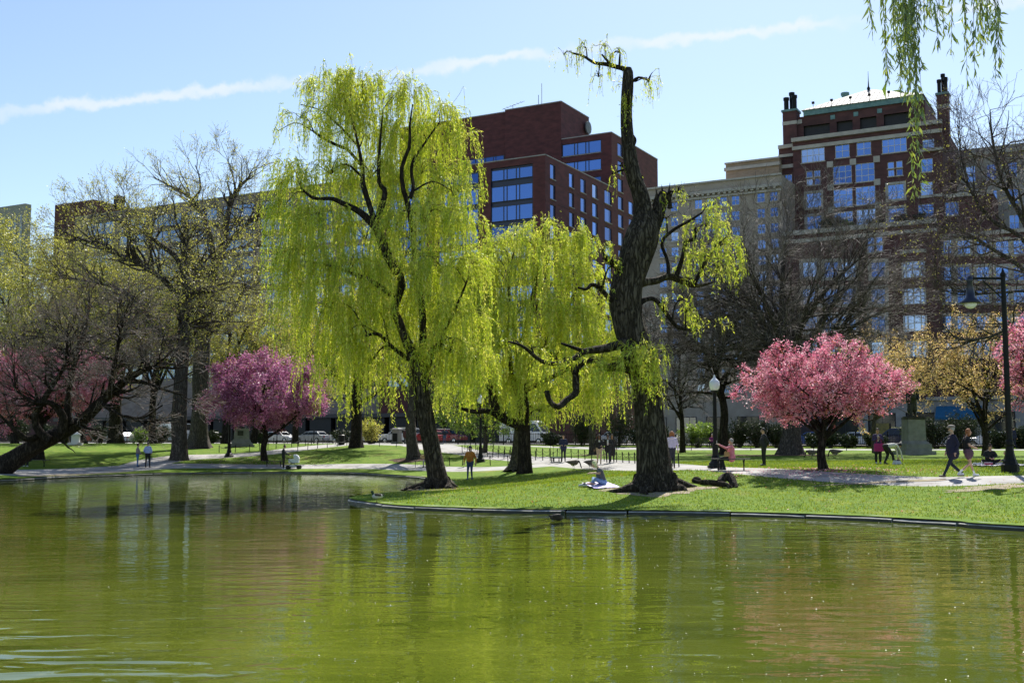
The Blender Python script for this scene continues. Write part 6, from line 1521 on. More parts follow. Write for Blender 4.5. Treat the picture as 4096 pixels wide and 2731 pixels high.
# ---------------------------------------------------------------- vehicles
M['car_glass'] = plain('car_glass', (.02, .025, .03), .06)
M['plastic'] = plain('black_plastic', (.02, .02, .022), .6)
M['red_lens'] = plain('red_lens', (.45, .02, .015), .25)
M['clear_lens'] = plain('clear_lens', (.7, .7, .72), .15)
def paint(name, c):
    m, nt, b, _ = new_mat(name); b.inputs['Base Color'].default_value = (*c, 1); b.inputs['Roughness'].default_value = .3; b.inputs['Coat Weight'].default_value = .7; b.inputs['Coat Roughness'].default_value = .05
    return m
PAINT = {k: paint('paint_' + k, v) for k, v in dict(white=(.75, .76, .77), silver=(.42, .44, .46), red=(.4, .02, .02), blue=(.03, .08, .28), navy=(.015, .02, .06), dark=(.02, .022, .025), pale=(.5, .56, .62)).items()}
PROF = {'car': (4.6, 1.82, [(-2.28, .35), (-2.3, .62), (-2.2, .98), (-1.6, 1.0), (.95, .98), (1.9, .88), (2.25, .7), (2.3, .4)], [(-1.75, .98), (-1.2, 1.42), (-.2, 1.47), (.45, 1.42), (1.15, .97)]),
        'suv': (4.9, 1.95, [(-2.4, .4), (-2.45, .8), (-2.4, 1.12), (-1.6, 1.14), (1.0, 1.12), (2.1, 1.05), (2.42, .85), (2.45, .45)], [(-2.32, 1.12), (-2.0, 1.76), (-.3, 1.8), (.35, 1.74), (1.2, 1.11)]),
        'van': (6.0, 2.05, [(-3.0, .4), (-3.02, 1.3), (-3.0, 1.32), (1.5, 1.32), (2.5, 1.2), (2.95, .95), (3.0, .45)], [(-3.0, 1.31), (-2.95, 2.55), (1.0, 2.6), (1.5, 2.45), (2.35, 1.25)])}
def vehicle(label, kind, col, px, by, flip=False, name=None):
    L, W, low, cab = PROF[kind]; x = bpx(px, by); w = bw(x, by); o = empty(name or {'car': 'parked_car', 'suv': 'parked_suv', 'van': 'delivery_van'}[kind], (w[0], w[1], gz(w[0], w[1])), -ANG + (math.pi if flip else 0), label, 'van' if kind == 'van' else 'car', 'vehicles in the street')
    key = ('veh', kind, col)
    if key not in CH:
        def loft(prof, ys):
            mb = MB(); n = len(prof); vs = []
            for y, sc, dz in ys:
                cxm = sum(p[0] for p in prof) / n
                for p in prof: vs.append((cxm + (p[0] - cxm) * sc, y, p[1] - dz * (p[1] > prof[0][1] + .05)))
            fs = []
            for j in range(len(ys) - 1):
                for i in range(n): fs.append((j * n + i, j * n + (i + 1) % n, (j + 1) * n + (i + 1) % n, (j + 1) * n + i))
            fs += [tuple(range(n))[::-1], tuple((len(ys) - 1) * n + i for i in range(n))]
            return mb.add(vs, fs)
        h = W / 2
        body = loft(low, [(-h, .965, .05), (-h + .1, 1, 0), (h - .1, 1, 0), (h, .965, .05)])
        t = .2 if kind != 'van' else .12
        cabm = MB(); n = len(cab); zt = max(p[1] for p in cab); zb = cab[0][1]
        def yin(z): return (h - .06) - t * (z - zb) / (zt - zb)
        vs = [(p[0], -yin(p[1]), p[1]) for p in cab] + [(p[0], yin(p[1]), p[1]) for p in cab]
        cabm.add(vs, [tuple(range(n))[::-1], tuple(range(n, 2 * n))] + [(i, i + 1, n + i + 1, n + i) for i in range(n - 1)])
        body.add(cabm.v, cabm.f)
        gl = []
        def side(poly, s):
            return MB().add([(p[0], s * (yin(p[1]) + .012), p[1]) for p in poly], [tuple(range(len(poly)))])
        zl, zu = zb + .07, zt - .1
        def xat(z, a, b): return a[0] + (b[0] - a[0]) * (z - a[1]) / (b[1] - a[1])
        rl, ru = xat(zl, cab[0], cab[1]) + .12, xat(zu, cab[0], cab[1]) + .12; fl_, fu = xat(zl, cab[-1], cab[-2]) - .12, xat(min(zu, cab[-2][1]), cab[-1], cab[-2]) - .1
        cuts = [0, .36, .38, .7, .72, 1.0] if kind != 'van' else [.74, 1.0]
        panes = [(cuts[i], cuts[i + 1]) for i in range(0, len(cuts), 2)]
        for s in (-1, 1):
            for a, b in panes:
                gl.append(side([(rl + (fl_ - rl) * a, zl if kind != 'van' else 1.4), (rl + (fl_ - rl) * b, zl if kind != 'van' else 1.4), (ru + (fu - ru) * b, zu - (.25 if kind == 'van' else 0)), (ru + (fu - ru) * a, zu - (.25 if kind == 'van' else 0))], s))
        def cross(a, b, lo, hi, dx):
            p, q = (a[0] + (b[0] - a[0]) * lo, a[1] + (b[1] - a[1]) * lo), (a[0] + (b[0] - a[0]) * hi, a[1] + (b[1] - a[1]) * hi)
            return MB().add([(p[0] + dx, -yin(p[1]) + .1, p[1] + .01), (p[0] + dx, yin(p[1]) - .1, p[1] + .01), (q[0] + dx, yin(q[1]) - .1, q[1] + .01), (q[0] + dx, -yin(q[1]) + .1, q[1] + .01)], [(0, 1, 2, 3)])
        gl.append(cross(cab[-1], cab[-2], .08, .92, .02)); gl.append(cross(cab[0], cab[1], .15 if kind != 'van' else .3, .9, -.02))
        wh = MB().lathe([(.2, -.11), (.33, -.11), (.35, -.07), (.35, .07), (.33, .11), (.2, .11)], 16); rm = MB().lathe([(.06, -.125), (.22, -.115), (.215, .115), (.06, .125)], 10)
        CH[key] = (body.mesh('body', PAINT[col], False), [q.mesh('side_window', M['car_glass']) for q in gl], wh.mesh('wheel', M['rubber'], True), rm.mesh('rim', M['chrome']), MB().box((0, 0, 0), (.08, .34, .14)).mesh('headlight', M['clear_lens']), MB().box((0, 0, 0), (.07, .2, .3 if kind != 'car' else .16)).mesh('tail_light', M['red_lens']), MB().box((0, 0, .32), (L * .94, W * .97, .24)).mesh('sill', M['plastic']), h, L)
    bm_, gm, wm_, rm_, hm, tm, sm_, h, L = CH[key]
    link('body', bm_, o); link('lower_trim', sm_, o)
    for q in gm: link('window', q, o)
    for xx in (-L * .3, L * .31):
        for s in (-1, 1):
            q = link('wheel', wm_, o, (xx, s * (h - .09), .35), (math.pi / 2, 0, 0)); link('rim', rm_, q)
    zl = {'car': .68, 'suv': .85, 'van': .95}[kind]
    for s in (-1, 1):
        link('headlight', hm, o, (L / 2 - .12, s * (h - .32), zl)); link('tail_light', tm, o, (-L / 2 + .03, s * (h - .2), zl + .12))
        MB().box((L * .17, s * (h + .06), low[3][1] + .06), (.12, .2, .15)).obj('mirror', PAINT[col], o)
    if kind == 'suv':
        for s in (-1, 1): MB().bar((-1.8, s * .62, 1.85), (.2, s * .62, 1.85), .05).obj('roof_rail', M['chrome'], o)
    return o
NEAR, FAR = 6.6, 33.0
for lab, kd, col, px, by, fl_ in (
    ('white parked SUV seen between the gate pillars', 'suv', 'white', 1602, NEAR, True), ('white parked car behind the thick trunk by the litter bin', 'car', 'white', 1395, NEAR, False), ('white car with red tail light left of the gate', 'car', 'white', 1470, NEAR + .2, False),
    ('red car half hidden by the leaning willow trunk', 'car', 'red', 1716, NEAR, True), ('red car with bright light right of the leaning trunk', 'suv', 'red', 1790, 20, False), ('white panel van behind the middle willow', 'van', 'white', 2110, NEAR, False), ('white car behind the fence under the mauve cherry', 'car', 'white', 1120, NEAR, False),
    ('pale car at the right foot of the mauve cherry', 'car', 'silver', 1250, NEAR, True), ('white box van at left behind the evergreen shrub', 'van', 'white', 690, NEAR, True), ('pale blue parked car behind the picket fence at left', 'car', 'pale', 480, NEAR, True), ('red parked car under the left cherry', 'car', 'red', 365, NEAR, False),
    ('dark car left of the square pedestal', 'car', 'dark', 845, NEAR, False), ('pale blue car behind the fence left of the statue', 'car', 'pale', 3452, NEAR, False), ('dark blue car right behind the woman with the magenta bag', 'suv', 'navy', 3580, NEAR, True), ('dark car behind the slim bare tree', 'car', 'dark', 2925, NEAR, False),
    ('blue car between the massive trunk and the pink cherry', 'car', 'blue', 3250, NEAR, True), ('white car behind the yews', 'car', 'white', 3800, NEAR, False), ('white car with red tail lights behind the lamp at right', 'car', 'white', 3965, NEAR, True), ('silver car at the right edge behind the fence', 'car', 'silver', 4090, NEAR, True),
    ('silver car glimpsed behind the man in black', 'car', 'silver', 3055, NEAR, True), ('silver car behind the walking women', 'car', 'silver', 2480, NEAR, False)):
    vehicle(lab, kd, col, px, by, fl_)

# ---------------------------------------------------------------- people and animals
def capsule(mb, a, b, ra, rb, n=10):
    a, b = np.array(a, float), np.array(b, float); ax = b - a; L = np.linalg.norm(ax); ax = ax / L if L > 1e-6 else np.array([0, 0, 1.])
    ts = [(-ra * .98, ra * .2), (-ra * .7, ra * .71), (0, ra), (L, rb), (L + rb * .7, rb * .71), (L + rb * .98, rb * .2)]
    mb.tube([a + ax * t for t, _ in ts], [r for _, r in ts], n)
def fuse(bones, balls, voxel):
    """bones (a, b, ra, rb, mat) and balls (centre, radii, mat) melted into one continuous skin; returns V, quads, material index"""
    mb = MB()
    for a, b, ra, rb, _ in bones: capsule(mb, a, b, ra, rb)
    for c_, r, _ in balls: mb.ball(c_, r, 14, 10)
    me = mb.mesh('tmp', []); o = bpy.data.objects.new('tmp', me); COL.objects.link(o)
    md = o.modifiers.new('r', 'REMESH'); md.mode = 'VOXEL'; md.voxel_size = voxel; md.use_smooth_shade = True
    s_ = o.modifiers.new('s', 'SMOOTH'); s_.iterations = 3; s_.factor = .5
    dg = bpy.context.evaluated_depsgraph_get(); ev = o.evaluated_get(dg).to_mesh()
    V = np.empty(len(ev.vertices) * 3, np.float32); ev.vertices.foreach_get('co', V); V = V.reshape(-1, 3)
    n = len(ev.polygons); lt = np.empty(n, np.int32); ev.polygons.foreach_get('loop_total', lt); li = np.empty(len(ev.loops), np.int32); ev.loops.foreach_get('vertex_index', li)
    assert (lt == 4).all(); Q = li.reshape(-1, 4)
    bpy.data.objects.remove(o); bpy.data.meshes.remove(me)
    C = V[Q].mean(1); best = np.full(n, 9.0); mi = np.zeros(n, int)
    for a, b, ra, rb, m in bones:
        a, b = np.array(a), np.array(b); d = b - a; t = np.clip(((C - a) @ d) / (d @ d + 1e-9), 0, 1); q = np.linalg.norm(C - (a + t[:, None] * d), axis=1) - (ra + (rb - ra) * t)
        k = q < best; best[k] = q[k]; mi[k] = m
    for c_, r, m in balls:
        r_ = np.array(r if hasattr(r, '__len__') else (r,) * 3); q = (np.linalg.norm((C - np.array(c_)) / r_, axis=1) - 1) * r_.min(); k = q < best - .004; best[k] = q[k]; mi[k] = m
    return V, Q, mi
CLOTH = {}
def cloth(c, rough=.85):
    k = tuple(c)
    if k not in CLOTH: CLOTH[k] = surf('cloth', c, tuple(min(1, v * 1.25 + .004) for v in c), 9, rough, 0, .3, 30, dist=.006)
    return CLOTH[k]
SKIN = {'a': (.5, .3, .21), 'b': (.4, .22, .14), 'c': (.17, .085, .055)}
HAIRC = {'black': (.012, .01, .01), 'brown': (.07, .04, .022), 'grey': (.3, .29, .28), 'red': (.3, .11, .04), 'blond': (.42, .33, .16), 'lime': (.55, .56, .3)}
STAND = dict(pel=(0, 0, .95), spine=(0, 0, 1), lk=(-.1, .02, .5), la=(-.1, 0, .08), rk=(.1, .02, .5), ra=(.1, 0, .08), le=(-.27, -.02, 1.13), lw=(-.28, .06, .88), re=(.27, -.02, 1.13), rw=(.28, .06, .88))
SIT = dict(pel=(0, 0, .5), spine=(0, .06, 1), lk=(-.12, .44, .5), la=(-.12, .46, .08), rk=(.12, .44, .5), ra=(.12, .42, .08), le=(-.25, .1, .78), lw=(-.12, .32, .72), re=(.25, .1, .78), rw=(.12, .32, .72))
GROUND_SIT = dict(pel=(0, 0, .13), spine=(0, .22, 1), lk=(-.36, .3, .22), la=(.05, .42, .07), rk=(.36, .32, .22), ra=(-.08, .36, .08), le=(-.28, .16, .42), lw=(-.1, .38, .32), re=(.28, .16, .42), rw=(.1, .4, .32))
def person(label, loc, h, rz, pose, top, bottom, skin='a', shoe=(.03, .03, .03), hair='brown', hairstyle='short', sleeve='long', shorts=False, coat=0.0, stout=1.0, hat=None, voxel=.027, baggy=1.0, head_tilt=(0, 0), hood=None, under=None, glasses=False, beard=False, sock=None):
    k = h / 1.75; J = dict(STAND); J.update(pose); J = {n: np.array(v, float) for n, v in J.items()}
    mats = [cloth(SKIN[skin], .6), cloth(top), cloth(bottom), cloth(shoe, .6), plain('eye_dark', (.01, .01, .01), .3), cloth(under or top), cloth(sock or SKIN[skin])]
    sp = J['spine'] / np.linalg.norm(J['spine']); pel = J['pel']; fw = np.array([0, 1, 0]) - sp * sp[1]; fw = fw / (np.linalg.norm(fw) + 1e-6); X = np.array([1., 0, 0])
    S = lambda q: pel + sp * q
    bones = []; s_ = stout
    for x in (-1, 1): bones.append((S(.02) + X * .06 * x * s_, S(.38) + X * .085 * x, .115 * s_, .115 * (1 + (s_ - 1) * .6), 1))
    if s_ > 1.05: bones.append((S(.08) + fw * .05, S(.25) + fw * .05, .14 * s_, .13 * s_, 1))
    bones.append((S(.455) - X * .15, S(.455) + X * .15, .068, .068, 1))
    bones.append((S(-.03) - X * .07, S(-.03) + X * .07, .125 * s_, .125 * s_, 2))
    if coat:
        for x in (-1, 1): bones.append((S(.1) + X * .06 * x, S(-coat) + X * .08 * x + np.array([0, 0, 0]), .13 * s_, .15 * s_, 1))
    nb_ = S(.5); hd = S(.68) + fw * (.03 + head_tilt[0]) + X * head_tilt[1]
    bones.append((nb_, hd - (hd - nb_) * .35, .056, .052, 0)); balls = [(hd, (.074, .092, .115), 0), (hd + fw * .03 - sp * .06, (.055, .06, .06), 0)]
    if under: bones.append((S(.2) + fw * .07, S(.42) + fw * .075, .055, .06, 5))
    for sd, kn, an in ((-1, J['lk'], J['la']), (1, J['rk'], J['ra'])):
        hip = S(-.05) + X * .085 * sd; lm = 0 if shorts else 2
        bones.append((hip, hip * .5 + kn * .5, .095 * s_, .082 * baggy, 2)); bones.append((hip * .5 + kn * .5, kn, .078 * baggy if not shorts else .07, .062 * baggy if not shorts else .05, lm))
        bones.append((kn, kn * .35 + an * .65, .06 * baggy if not shorts else .052, .052 * baggy if not shorts else .042, lm)); bones.append((kn * .35 + an * .65, an + np.array([0, 0, .02]), .05 * baggy if not shorts else .04, .045 * baggy if not shorts else .034, lm if not shorts else 6))
        toe = an - np.array([0, 0, an[2]]) * 0; f_ = np.array([0, 1, 0]); dn = an - kn; low = abs(dn[2]) < .12
        tp = an + (f_ * .15 + np.array([0, 0, -.035]) if not low else dn / (np.linalg.norm(dn) + 1e-6) * .1 + np.array([0, 0, .02]))
        bones.append((an + np.array([0, -.03, -.035]), tp, .045, .038, 3))
    hands = []
    for sd, el, wr in ((-1, J['le'], J['lw']), (1, J['re'], J['rw'])):
        sh = S(.45) + X * .185 * sd; am = 1 if sleeve == 'long' else 0
        bones.append((sh, el * .6 + sh * .4, .06, .052, 1)); bones.append((el * .6 + sh * .4, el, .05 if am else .044, .046 if am else .039, am)); bones.append((el, wr, .045 if am else .037, .038 if am else .03, am))
        d = (wr - el) / (np.linalg.norm(wr - el) + 1e-6); bones.append((wr, wr + d * .07, .032, .034, 0)); hands.append((wr + d * .08, d, sd))
    if hood is not None: bones.append((S(.5) - fw * .08 - X * .06, S(.5) - fw * .08 + X * .06, .06, .06, 1))
    V, Q, mi = fuse(bones, balls, voxel)
    ex = MB()
    for p, d, sd in hands:            # four fingers and a thumb, bent, rooted in the palm
        side = np.cross(d, [0, 0, 1.]); side = side / (np.linalg.norm(side) + 1e-6) if np.linalg.norm(side) > .2 else np.array([0, 1., 0]); nrm = np.cross(side, d)
        for q, l in zip((-.03, -.01, .01, .03), (.055, .068, .072, .06)):
            a = p + side * q; b_ = a + d * l * .55 - nrm * .006; ex.tube([a - d * .02, b_, b_ + d * l * .4 - nrm * .028], [.0095, .009, .007], 5)
        a = p - d * .06 + side * .03 * -sd; ex.tube([a, a + side * .022 * -sd + d * .03, a + side * .024 * -sd + d * .058 - nrm * .012], [.011, .0105, .008], 5)
    nf = len(ex.f); rt = lambda x, y, z: hd + X * x + fw * y + sp * z
    ex.ball(rt(0, .095, -.015), (.014, .02, .022), 6, 5)
    for x in (-1, 1): ex.ball(rt(.076 * x, 0, -.01), (.012, .022, .032), 6, 5)
    m5 = len(ex.f)
    for x in (-1, 1): ex.ball(rt(.03 * x, .083, .02), (.022 if glasses else .013, .012, .012 if glasses else .008), 6, 4)
    ex.bar(rt(-.025, .092, -.055), rt(.025, .092, -.055), .008)
    mi2 = [0] * m5 + [4] * (len(ex.f) - m5)
    verts_ = [tuple(v * k) for v in V] + [tuple(np.array(v) * k) for v in ex.v]; fs = [tuple(q) for q in Q] + [tuple(len(V) + i for i in f) for f in ex.f]
    me = bpy.data.meshes.new('body'); me.from_pydata(verts_, [], fs)
    for m in mats: me.materials.append(m)
    me.polygons.foreach_set('material_index', list(mi) + mi2); me.polygons.foreach_set('use_smooth', [True] * len(fs)); me.update()
    o = empty('person', tuple(loc), rz, label, 'person'); link('body', me, o)
    hm = cloth(HAIRC[hair], .7); H_ = MB()
    H_.ball(tuple(rt(0, -.018, .03) * k), tuple(np.array((.087, .098, .108)) * k), 12, 9)
    if hairstyle in ('long', 'curly'):
        w = .035 if hairstyle == 'long' else .06
        for x in (-.06, 0, .06): capsule(H_, rt(x, -.05, .0) * k, rt(x * 1.3, -.07, -.24) * k, (w + .02) * k, w * k, 8)
        for x in (-.08, .08): capsule(H_, rt(x, .0, .03) * k, rt(x * 1.15, .0, -.2) * k, w * .8 * k, w * .7 * k, 8)
    if hairstyle == 'bob':
        for x in (-.075, 0, .075): capsule(H_, rt(x, -.03, .02) * k, rt(x, -.04, -.11) * k, .05 * k, .045 * k, 8)
    if hairstyle == 'bun': H_.ball(tuple(rt(0, -.06, .14) * k), .045 * k, 8, 6)
    # the scalp ball is tucked back so that the face stays free
    H_.v = [tuple(np.array(p) - (fw * .0) * k) for p in H_.v]
    pts_ = np.array(H_.v); rel = (pts_ / k - hd); yy = rel @ fw; zz = rel @ sp; push = np.clip(yy - .045, 0, None) * (zz < .065); pts_ = pts_ - np.outer(push, fw) * k; H_.v = [tuple(p) for p in pts_]
    H_.obj('hair', hm, o, True)
    if hat == 'flat': 
        q = MB(); q.ball(tuple(rt(0, -.005, .1) * k), tuple(np.array((.112, .135, .062)) * k), 12, 8); q.ball(tuple(rt(0, .1, .065) * k), tuple(np.array((.08, .055, .02)) * k), 10, 6); q.obj('cap', cloth((.2, .17, .15)), o, True)
    if hat == 'cap':
        q = MB(); q.ball(tuple(rt(0, -.01, .07) * k), tuple(np.array((.095, .108, .075)) * k), 12, 8); q.ball(tuple(rt(0, .11, .055) * k), tuple(np.array((.075, .065, .014)) * k), 10, 6); q.obj('cap', cloth((.012, .018, .05)), o, True)
    if hat == 'bell':
        q = MB(); q.tube([rt(0, -.01, .06) * k, rt(0, -.01, .15) * k], [.098 * k, .095 * k], 12); q.obj('cap', cloth((.015, .015, .02)), o)
    if beard: MB().ball(tuple(rt(0, .055, -.085) * k), tuple(np.array((.055, .05, .045)) * k), 10, 7).obj('beard', cloth((.25, .22, .2)), o, True)
    return o
R_ = math.radians
BLACK, NAVY, DENIM = (.012, .012, .014), (.012, .014, .045), (.05, .1, .22)
person('person in grey shirt and blue jeans facing the man in light blue', ongr(549, 1867, 55), 1.64, R_(-75), dict(le=(-.25, .02, 1.12), lw=(-.1, .22, 1.0), re=(.25, .02, 1.12), rw=(.1, .22, 1.0)), (.25, .2, .22), (.06, .14, .33), hair='black', stout=1.1, shoe=(.03, .05, .12))
person('man in light blue shirt and black trousers seen from behind', ongr(590, 1869, 55), 1.78, R_(-8), dict(le=(-.3, -.02, 1.14), lw=(-.2, .16, .98), re=(.3, -.02, 1.14), rw=(.2, .16, .98), lk=(-.13, .02, .5), la=(-.15, 0, .08), rk=(.13, .02, .5), ra=(.15, 0, .08)), (.36, .44, .78), BLACK, 'b', hair='black', stout=1.12)
person('person in dark clothes sitting on the bench behind the leaning trunk', lb + [-.36, -.05, 0], 1.72, R_(175), SIT, (.02, .02, .025), BLACK, 'b', hair='black', shoe=(.5, .5, .52))
sm = ongr(1133, 1877, 60)
person('man in black leaning over the white pram', sm, 1.74, R_(-88), dict(le=(-.24, .16, 1.14), lw=(-.2, .42, 1.04), re=(.24, .16, 1.14), rw=(.2, .42, 1.04)), (.014, .015, .02), BLACK, hair='black', shoe=(.7, .72, .75), head_tilt=(.06, 0))
person('guitar player in dark top and pale trousers on the bench', mb_ + [.35, -.02, 0], 1.72, R_(160), dict(SIT, lw=(-.3, .3, .95), le=(-.32, .08, .85), rw=(.05, .26, .72), re=(.3, .05, .78)), (.03, .035, .05), (.42, .36, .33), 'a', hair='brown', shoe=(.03, .03, .03))
person('man in orange hoodie, jeans and navy cap walking towards the water', ongr(1880, 1918), 1.78, R_(168), dict(lk=(-.09, .05, .5), la=(-.09, -.08, .09), rk=(.1, .06, .5), ra=(.1, .1, .08), le=(-.3, -.04, 1.14), lw=(-.32, .05, .9), re=(.3, -.02, 1.14), rw=(.3, .1, .9)), (.36, .13, .012), (.025, .045, .12), hair='grey', stout=1.12, hat='cap', hood=1, shoe=(.06, .09, .16), beard=True, voxel=.021)
person('bellhop in navy uniform and round cap beside the luggage cart', ongr(2254, 1847, 50), 1.74, R_(178), dict(le=(-.27, .0, 1.14), lw=(-.14, .25, 1.08), re=(.27, 0, 1.14), rw=(.14, .25, 1.08)), (.014, .018, .055), (.012, .014, .03), hat='bell', hair='brown', coat=.05)
person('woman in black jacket and tan trousers with long curly hair walking', ongr(2397, 1857, 50), 1.72, R_(182), dict(lk=(-.09, .1, .5), la=(-.08, .06, .09), rk=(.09, .0, .5), ra=(.08, -.22, .14), le=(-.28, 0, 1.14), lw=(-.12, .25, 1.1), re=(.3, -.05, 1.12), rw=(.3, .1, .9)), BLACK, (.42, .31, .22), 'c', hair='black', hairstyle='curly', stout=1.12, under=(.6, .58, .55))
person('woman in black coat over striped white shirt wearing sunglasses', ongr(2432, 1853, 50), 1.68, R_(172), dict(lk=(-.09, .12, .5), la=(-.1, .16, .09), rk=(.09, .0, .5), ra=(.08, -.18, .12), le=(-.27, .02, 1.14), lw=(-.1, .24, 1.18), re=(.28, -.02, 1.12), rw=(.28, .08, .9)), BLACK, (.02, .02, .03), 'c', hair='black', coat=.12, under=(.62, .62, .64), glasses=True)
person('woman in long dark coat half hidden behind the sunglasses wearer', ongr(2449, 1849, 50), 1.64, R_(176), dict(lk=(-.09, .08, .5), ra=(.09, -.12, .1)), (.02, .016, .02), BLACK, 'b', hair='black', hairstyle='long', coat=.4)
bl = ongr(2400, 1944)
person('person with pale green hair sitting on the lilac blanket', ongr(2412, 1941) + [0, 0, .02], 1.72, R_(92), dict(GROUND_SIT, spine=(0, .32, 1), lw=(-.06, .44, .42), rw=(.1, .44, .42)), (.085, .09, .1), (.14, .24, .42), hair='lime', hairstyle='bob', sleeve='short', stout=1.1, shoe=(.5, .3, .22), voxel=.021, head_tilt=(.09, 0))
person('person in lavender hoodie and dark trousers behind the old trunk', ongr(2689, 1873), 1.7, R_(-6), dict(lk=(-.08, 0, .5), rk=(.08, .04, .5)), (.52, .45, .62), (.02, .02, .035), hair='red', hairstyle='bob', hood=1, shoe=(.2, .1, .05))
person('woman in pink jacket photographing with her phone on the bench', wb + [.02, .0, 0], 1.64, R_(84), dict(SIT, pel=(0, 0, .52), spine=(0, -.02, 1), lk=(-.1, .42, .5), la=(-.1, .3, .08), rk=(.1, .42, .5), ra=(.1, .42, .08), le=(-.22, .22, .92), lw=(-.1, .5, 1.06), re=(.22, .22, .92), rw=(.1, .5, 1.06)), (.62, .2, .25), BLACK, hair='grey', coat=.02, stout=1.12, baggy=1.15, glasses=True, voxel=.021)
person('man in black standing with hands behind his back on the lawn', ongr(3057, 1862), 1.74, R_(100), dict(le=(-.27, -.1, 1.14), lw=(-.1, -.18, .98), re=(.27, -.1, 1.14), rw=(.1, -.18, .98)), (.012, .013, .018), BLACK, 'a', hair='black', stout=1.08)
person('person in purple sitting on the far bench by the fence', fb + [.55, -.3, .0], 1.68, R_(180) - ANG, SIT, (.16, .02, .13), BLACK, hair='grey', voxel=.032)
wm2 = ongr(3513, 1855)
person('woman in dark purple coat carrying a magenta bag', wm2, 1.62, R_(176), dict(le=(-.26, .02, 1.14), lw=(-.06, .2, 1.28), re=(.26, .02, 1.14), rw=(.08, .2, 1.2)), (.04, .025, .075), BLACK, 'b', hair='black', coat=.28, baggy=1.35, shoe=(.55, .55, .56), under=(.4, .36, .3))
person('woman in white top bending down to a bag on the grass', ongr(3556, 1857), 1.62, R_(-82), dict(pel=(0, -.12, .88), spine=(0, 1, .1), lk=(-.12, .02, .48), la=(-.12, -.16, .08), rk=(.14, .12, .48), ra=(.14, .2, .08), le=(-.2, .5, .66), lw=(-.18, .55, .36), re=(.2, .5, .66), rw=(.18, .6, .3)), (.6, .58, .52), BLACK, 'b', hair='black', hairstyle='long', baggy=1.2)
person('bearded man in navy jacket and flat cap walking left on the path', ongr(3815, 1911), 1.8, R_(90), dict(pel=(0, 0, .94), lk=(-.1, .16, .52), la=(-.1, .36, .1), rk=(.1, .06, .5), ra=(.1, -.34, .13), le=(-.3, -.08, 1.14), lw=(-.3, .02, .86), re=(.3, .02, 1.14), rw=(.28, .12, .88)), (.009, .008, .03), (.008, .013, .028), hair='grey', coat=.14, stout=1.28, hat='flat', beard=True, glasses=True, voxel=.02, shoe=(.12, .09, .05))
person('red-haired girl in black top and shorts looking at her phone', ongr(3872, 1907), 1.68, R_(-88), dict(pel=(0, 0, .93), lk=(-.09, .14, .5), la=(-.09, .28, .1), rk=(.09, .06, .5), ra=(.09, -.36, .14), le=(-.24, -.02, 1.14), lw=(-.08, .25, 1.06), re=(.24, -.02, 1.14), rw=(.08, .26, 1.06)), (.013, .013, .016), (.09, .08, .085), hair='red', hairstyle='bob', shorts=True, sleeve='short', shoe=(.62, .62, .64), sock=(.75, .75, .75), voxel=.02, head_tilt=(.05, 0))
person('woman in black hooded jacket kneeling at the picnic blanket', ongr(3958, 1861) + [0, 0, .02], 1.68, R_(172), dict(GROUND_SIT, spine=(0, .3, 1)), (.013, .014, .017), BLACK, hair='brown', hairstyle='bun', hood=1, stout=1.1, voxel=.022)
person('blond child in navy sitting on the picnic blanket', ongr(4034, 1863) + [0, 0, .02], 1.15, R_(70), dict(GROUND_SIT, lk=(-.15, .42, .16), la=(-.12, .75, .08), rk=(.15, .42, .16), ra=(.12, .75, .08)), (.03, .035, .09), (.4, .4, .42), hair='blond', voxel=.02)
pb_ = bg(4056, -3.2)
person('man in navy suit passing behind the tall lamp', pb_, 1.76, R_(-75), dict(lk=(-.09, .14, .52), la=(-.09, .3, .1), rk=(.09, .02, .5), ra=(.09, -.28, .12)), (.014, .018, .05), (.014, .016, .04), hair='black', coat=.05)
person('person in dark red coat walking out through the gate', bg(1622, -1.2), 1.7, R_(0), {}, (.05, .016, .014), BLACK, 'c', hair='black', coat=.2, voxel=.034)
person('person in dark blue standing on the pavement right of the leaning trunk', bg(1778, 1.4), 1.72, R_(160), {}, (.02, .025, .05), DENIM, 'b', hair='black', voxel=.034)

def fused_obj(name, bones, balls, mats, parent, voxel=.02, scale=1.0):
    V, Q, mi = fuse(bones, balls, voxel); return link(name, npmesh(name, V * scale, Q, mats, mi, True), parent)
# bronze statue of a standing man in a long coat
so = empty('bronze_statue', (sp_[0], sp_[1], sp_[2] + 2.44), R_(178), 'dark bronze statue of a standing man in a long coat', 'statue')
fused_obj('figure', [((-.12, 0, .15), (-.11, 0, .75), .07, .1, 0), ((.12, .06, .15), (.11, .03, .75), .07, .1, 0), ((-.1, -.04, .45), (-.08, 0, 1.2), .15, .15, 0), ((.12, -.08, .4), (.08, 0, 1.2), .16, .15, 0), ((0, 0, 1.1), (0, 0, 1.45), .19, .2, 0), ((-.2, 0, 1.55), (.2, 0, 1.55), .09, .09, 0), ((-.25, 0, 1.52), (-.31, .02, 1.2), .075, .06, 0), ((-.31, .02, 1.2), (-.24, .18, .98), .06, .05, 0), ((.25, 0, 1.52), (.32, -.06, 1.2), .075, .06, 0), ((.32, -.06, 1.2), (.3, .06, .9), .06, .05, 0), ((0, 0, 1.6), (0, .02, 1.72), .07, .065, 0), ((-.12, .02, .1), (-.13, .2, .08), .06, .05, 0), ((.12, .08, .1), (.13, .26, .08), .06, .05, 0)],
          [((0, .02, 1.86), (.1, .12, .14), 0), ((0, .14, 1.83), (.02, .03, .03), 0)], [M['bronze']], so, .022, 1.27)
MB().box((0, 0, -.0), (1.24, 1.2, .14)).box((0, 0, .1), (1.1, 1.05, .1)).obj('base', M['bronze'], so)
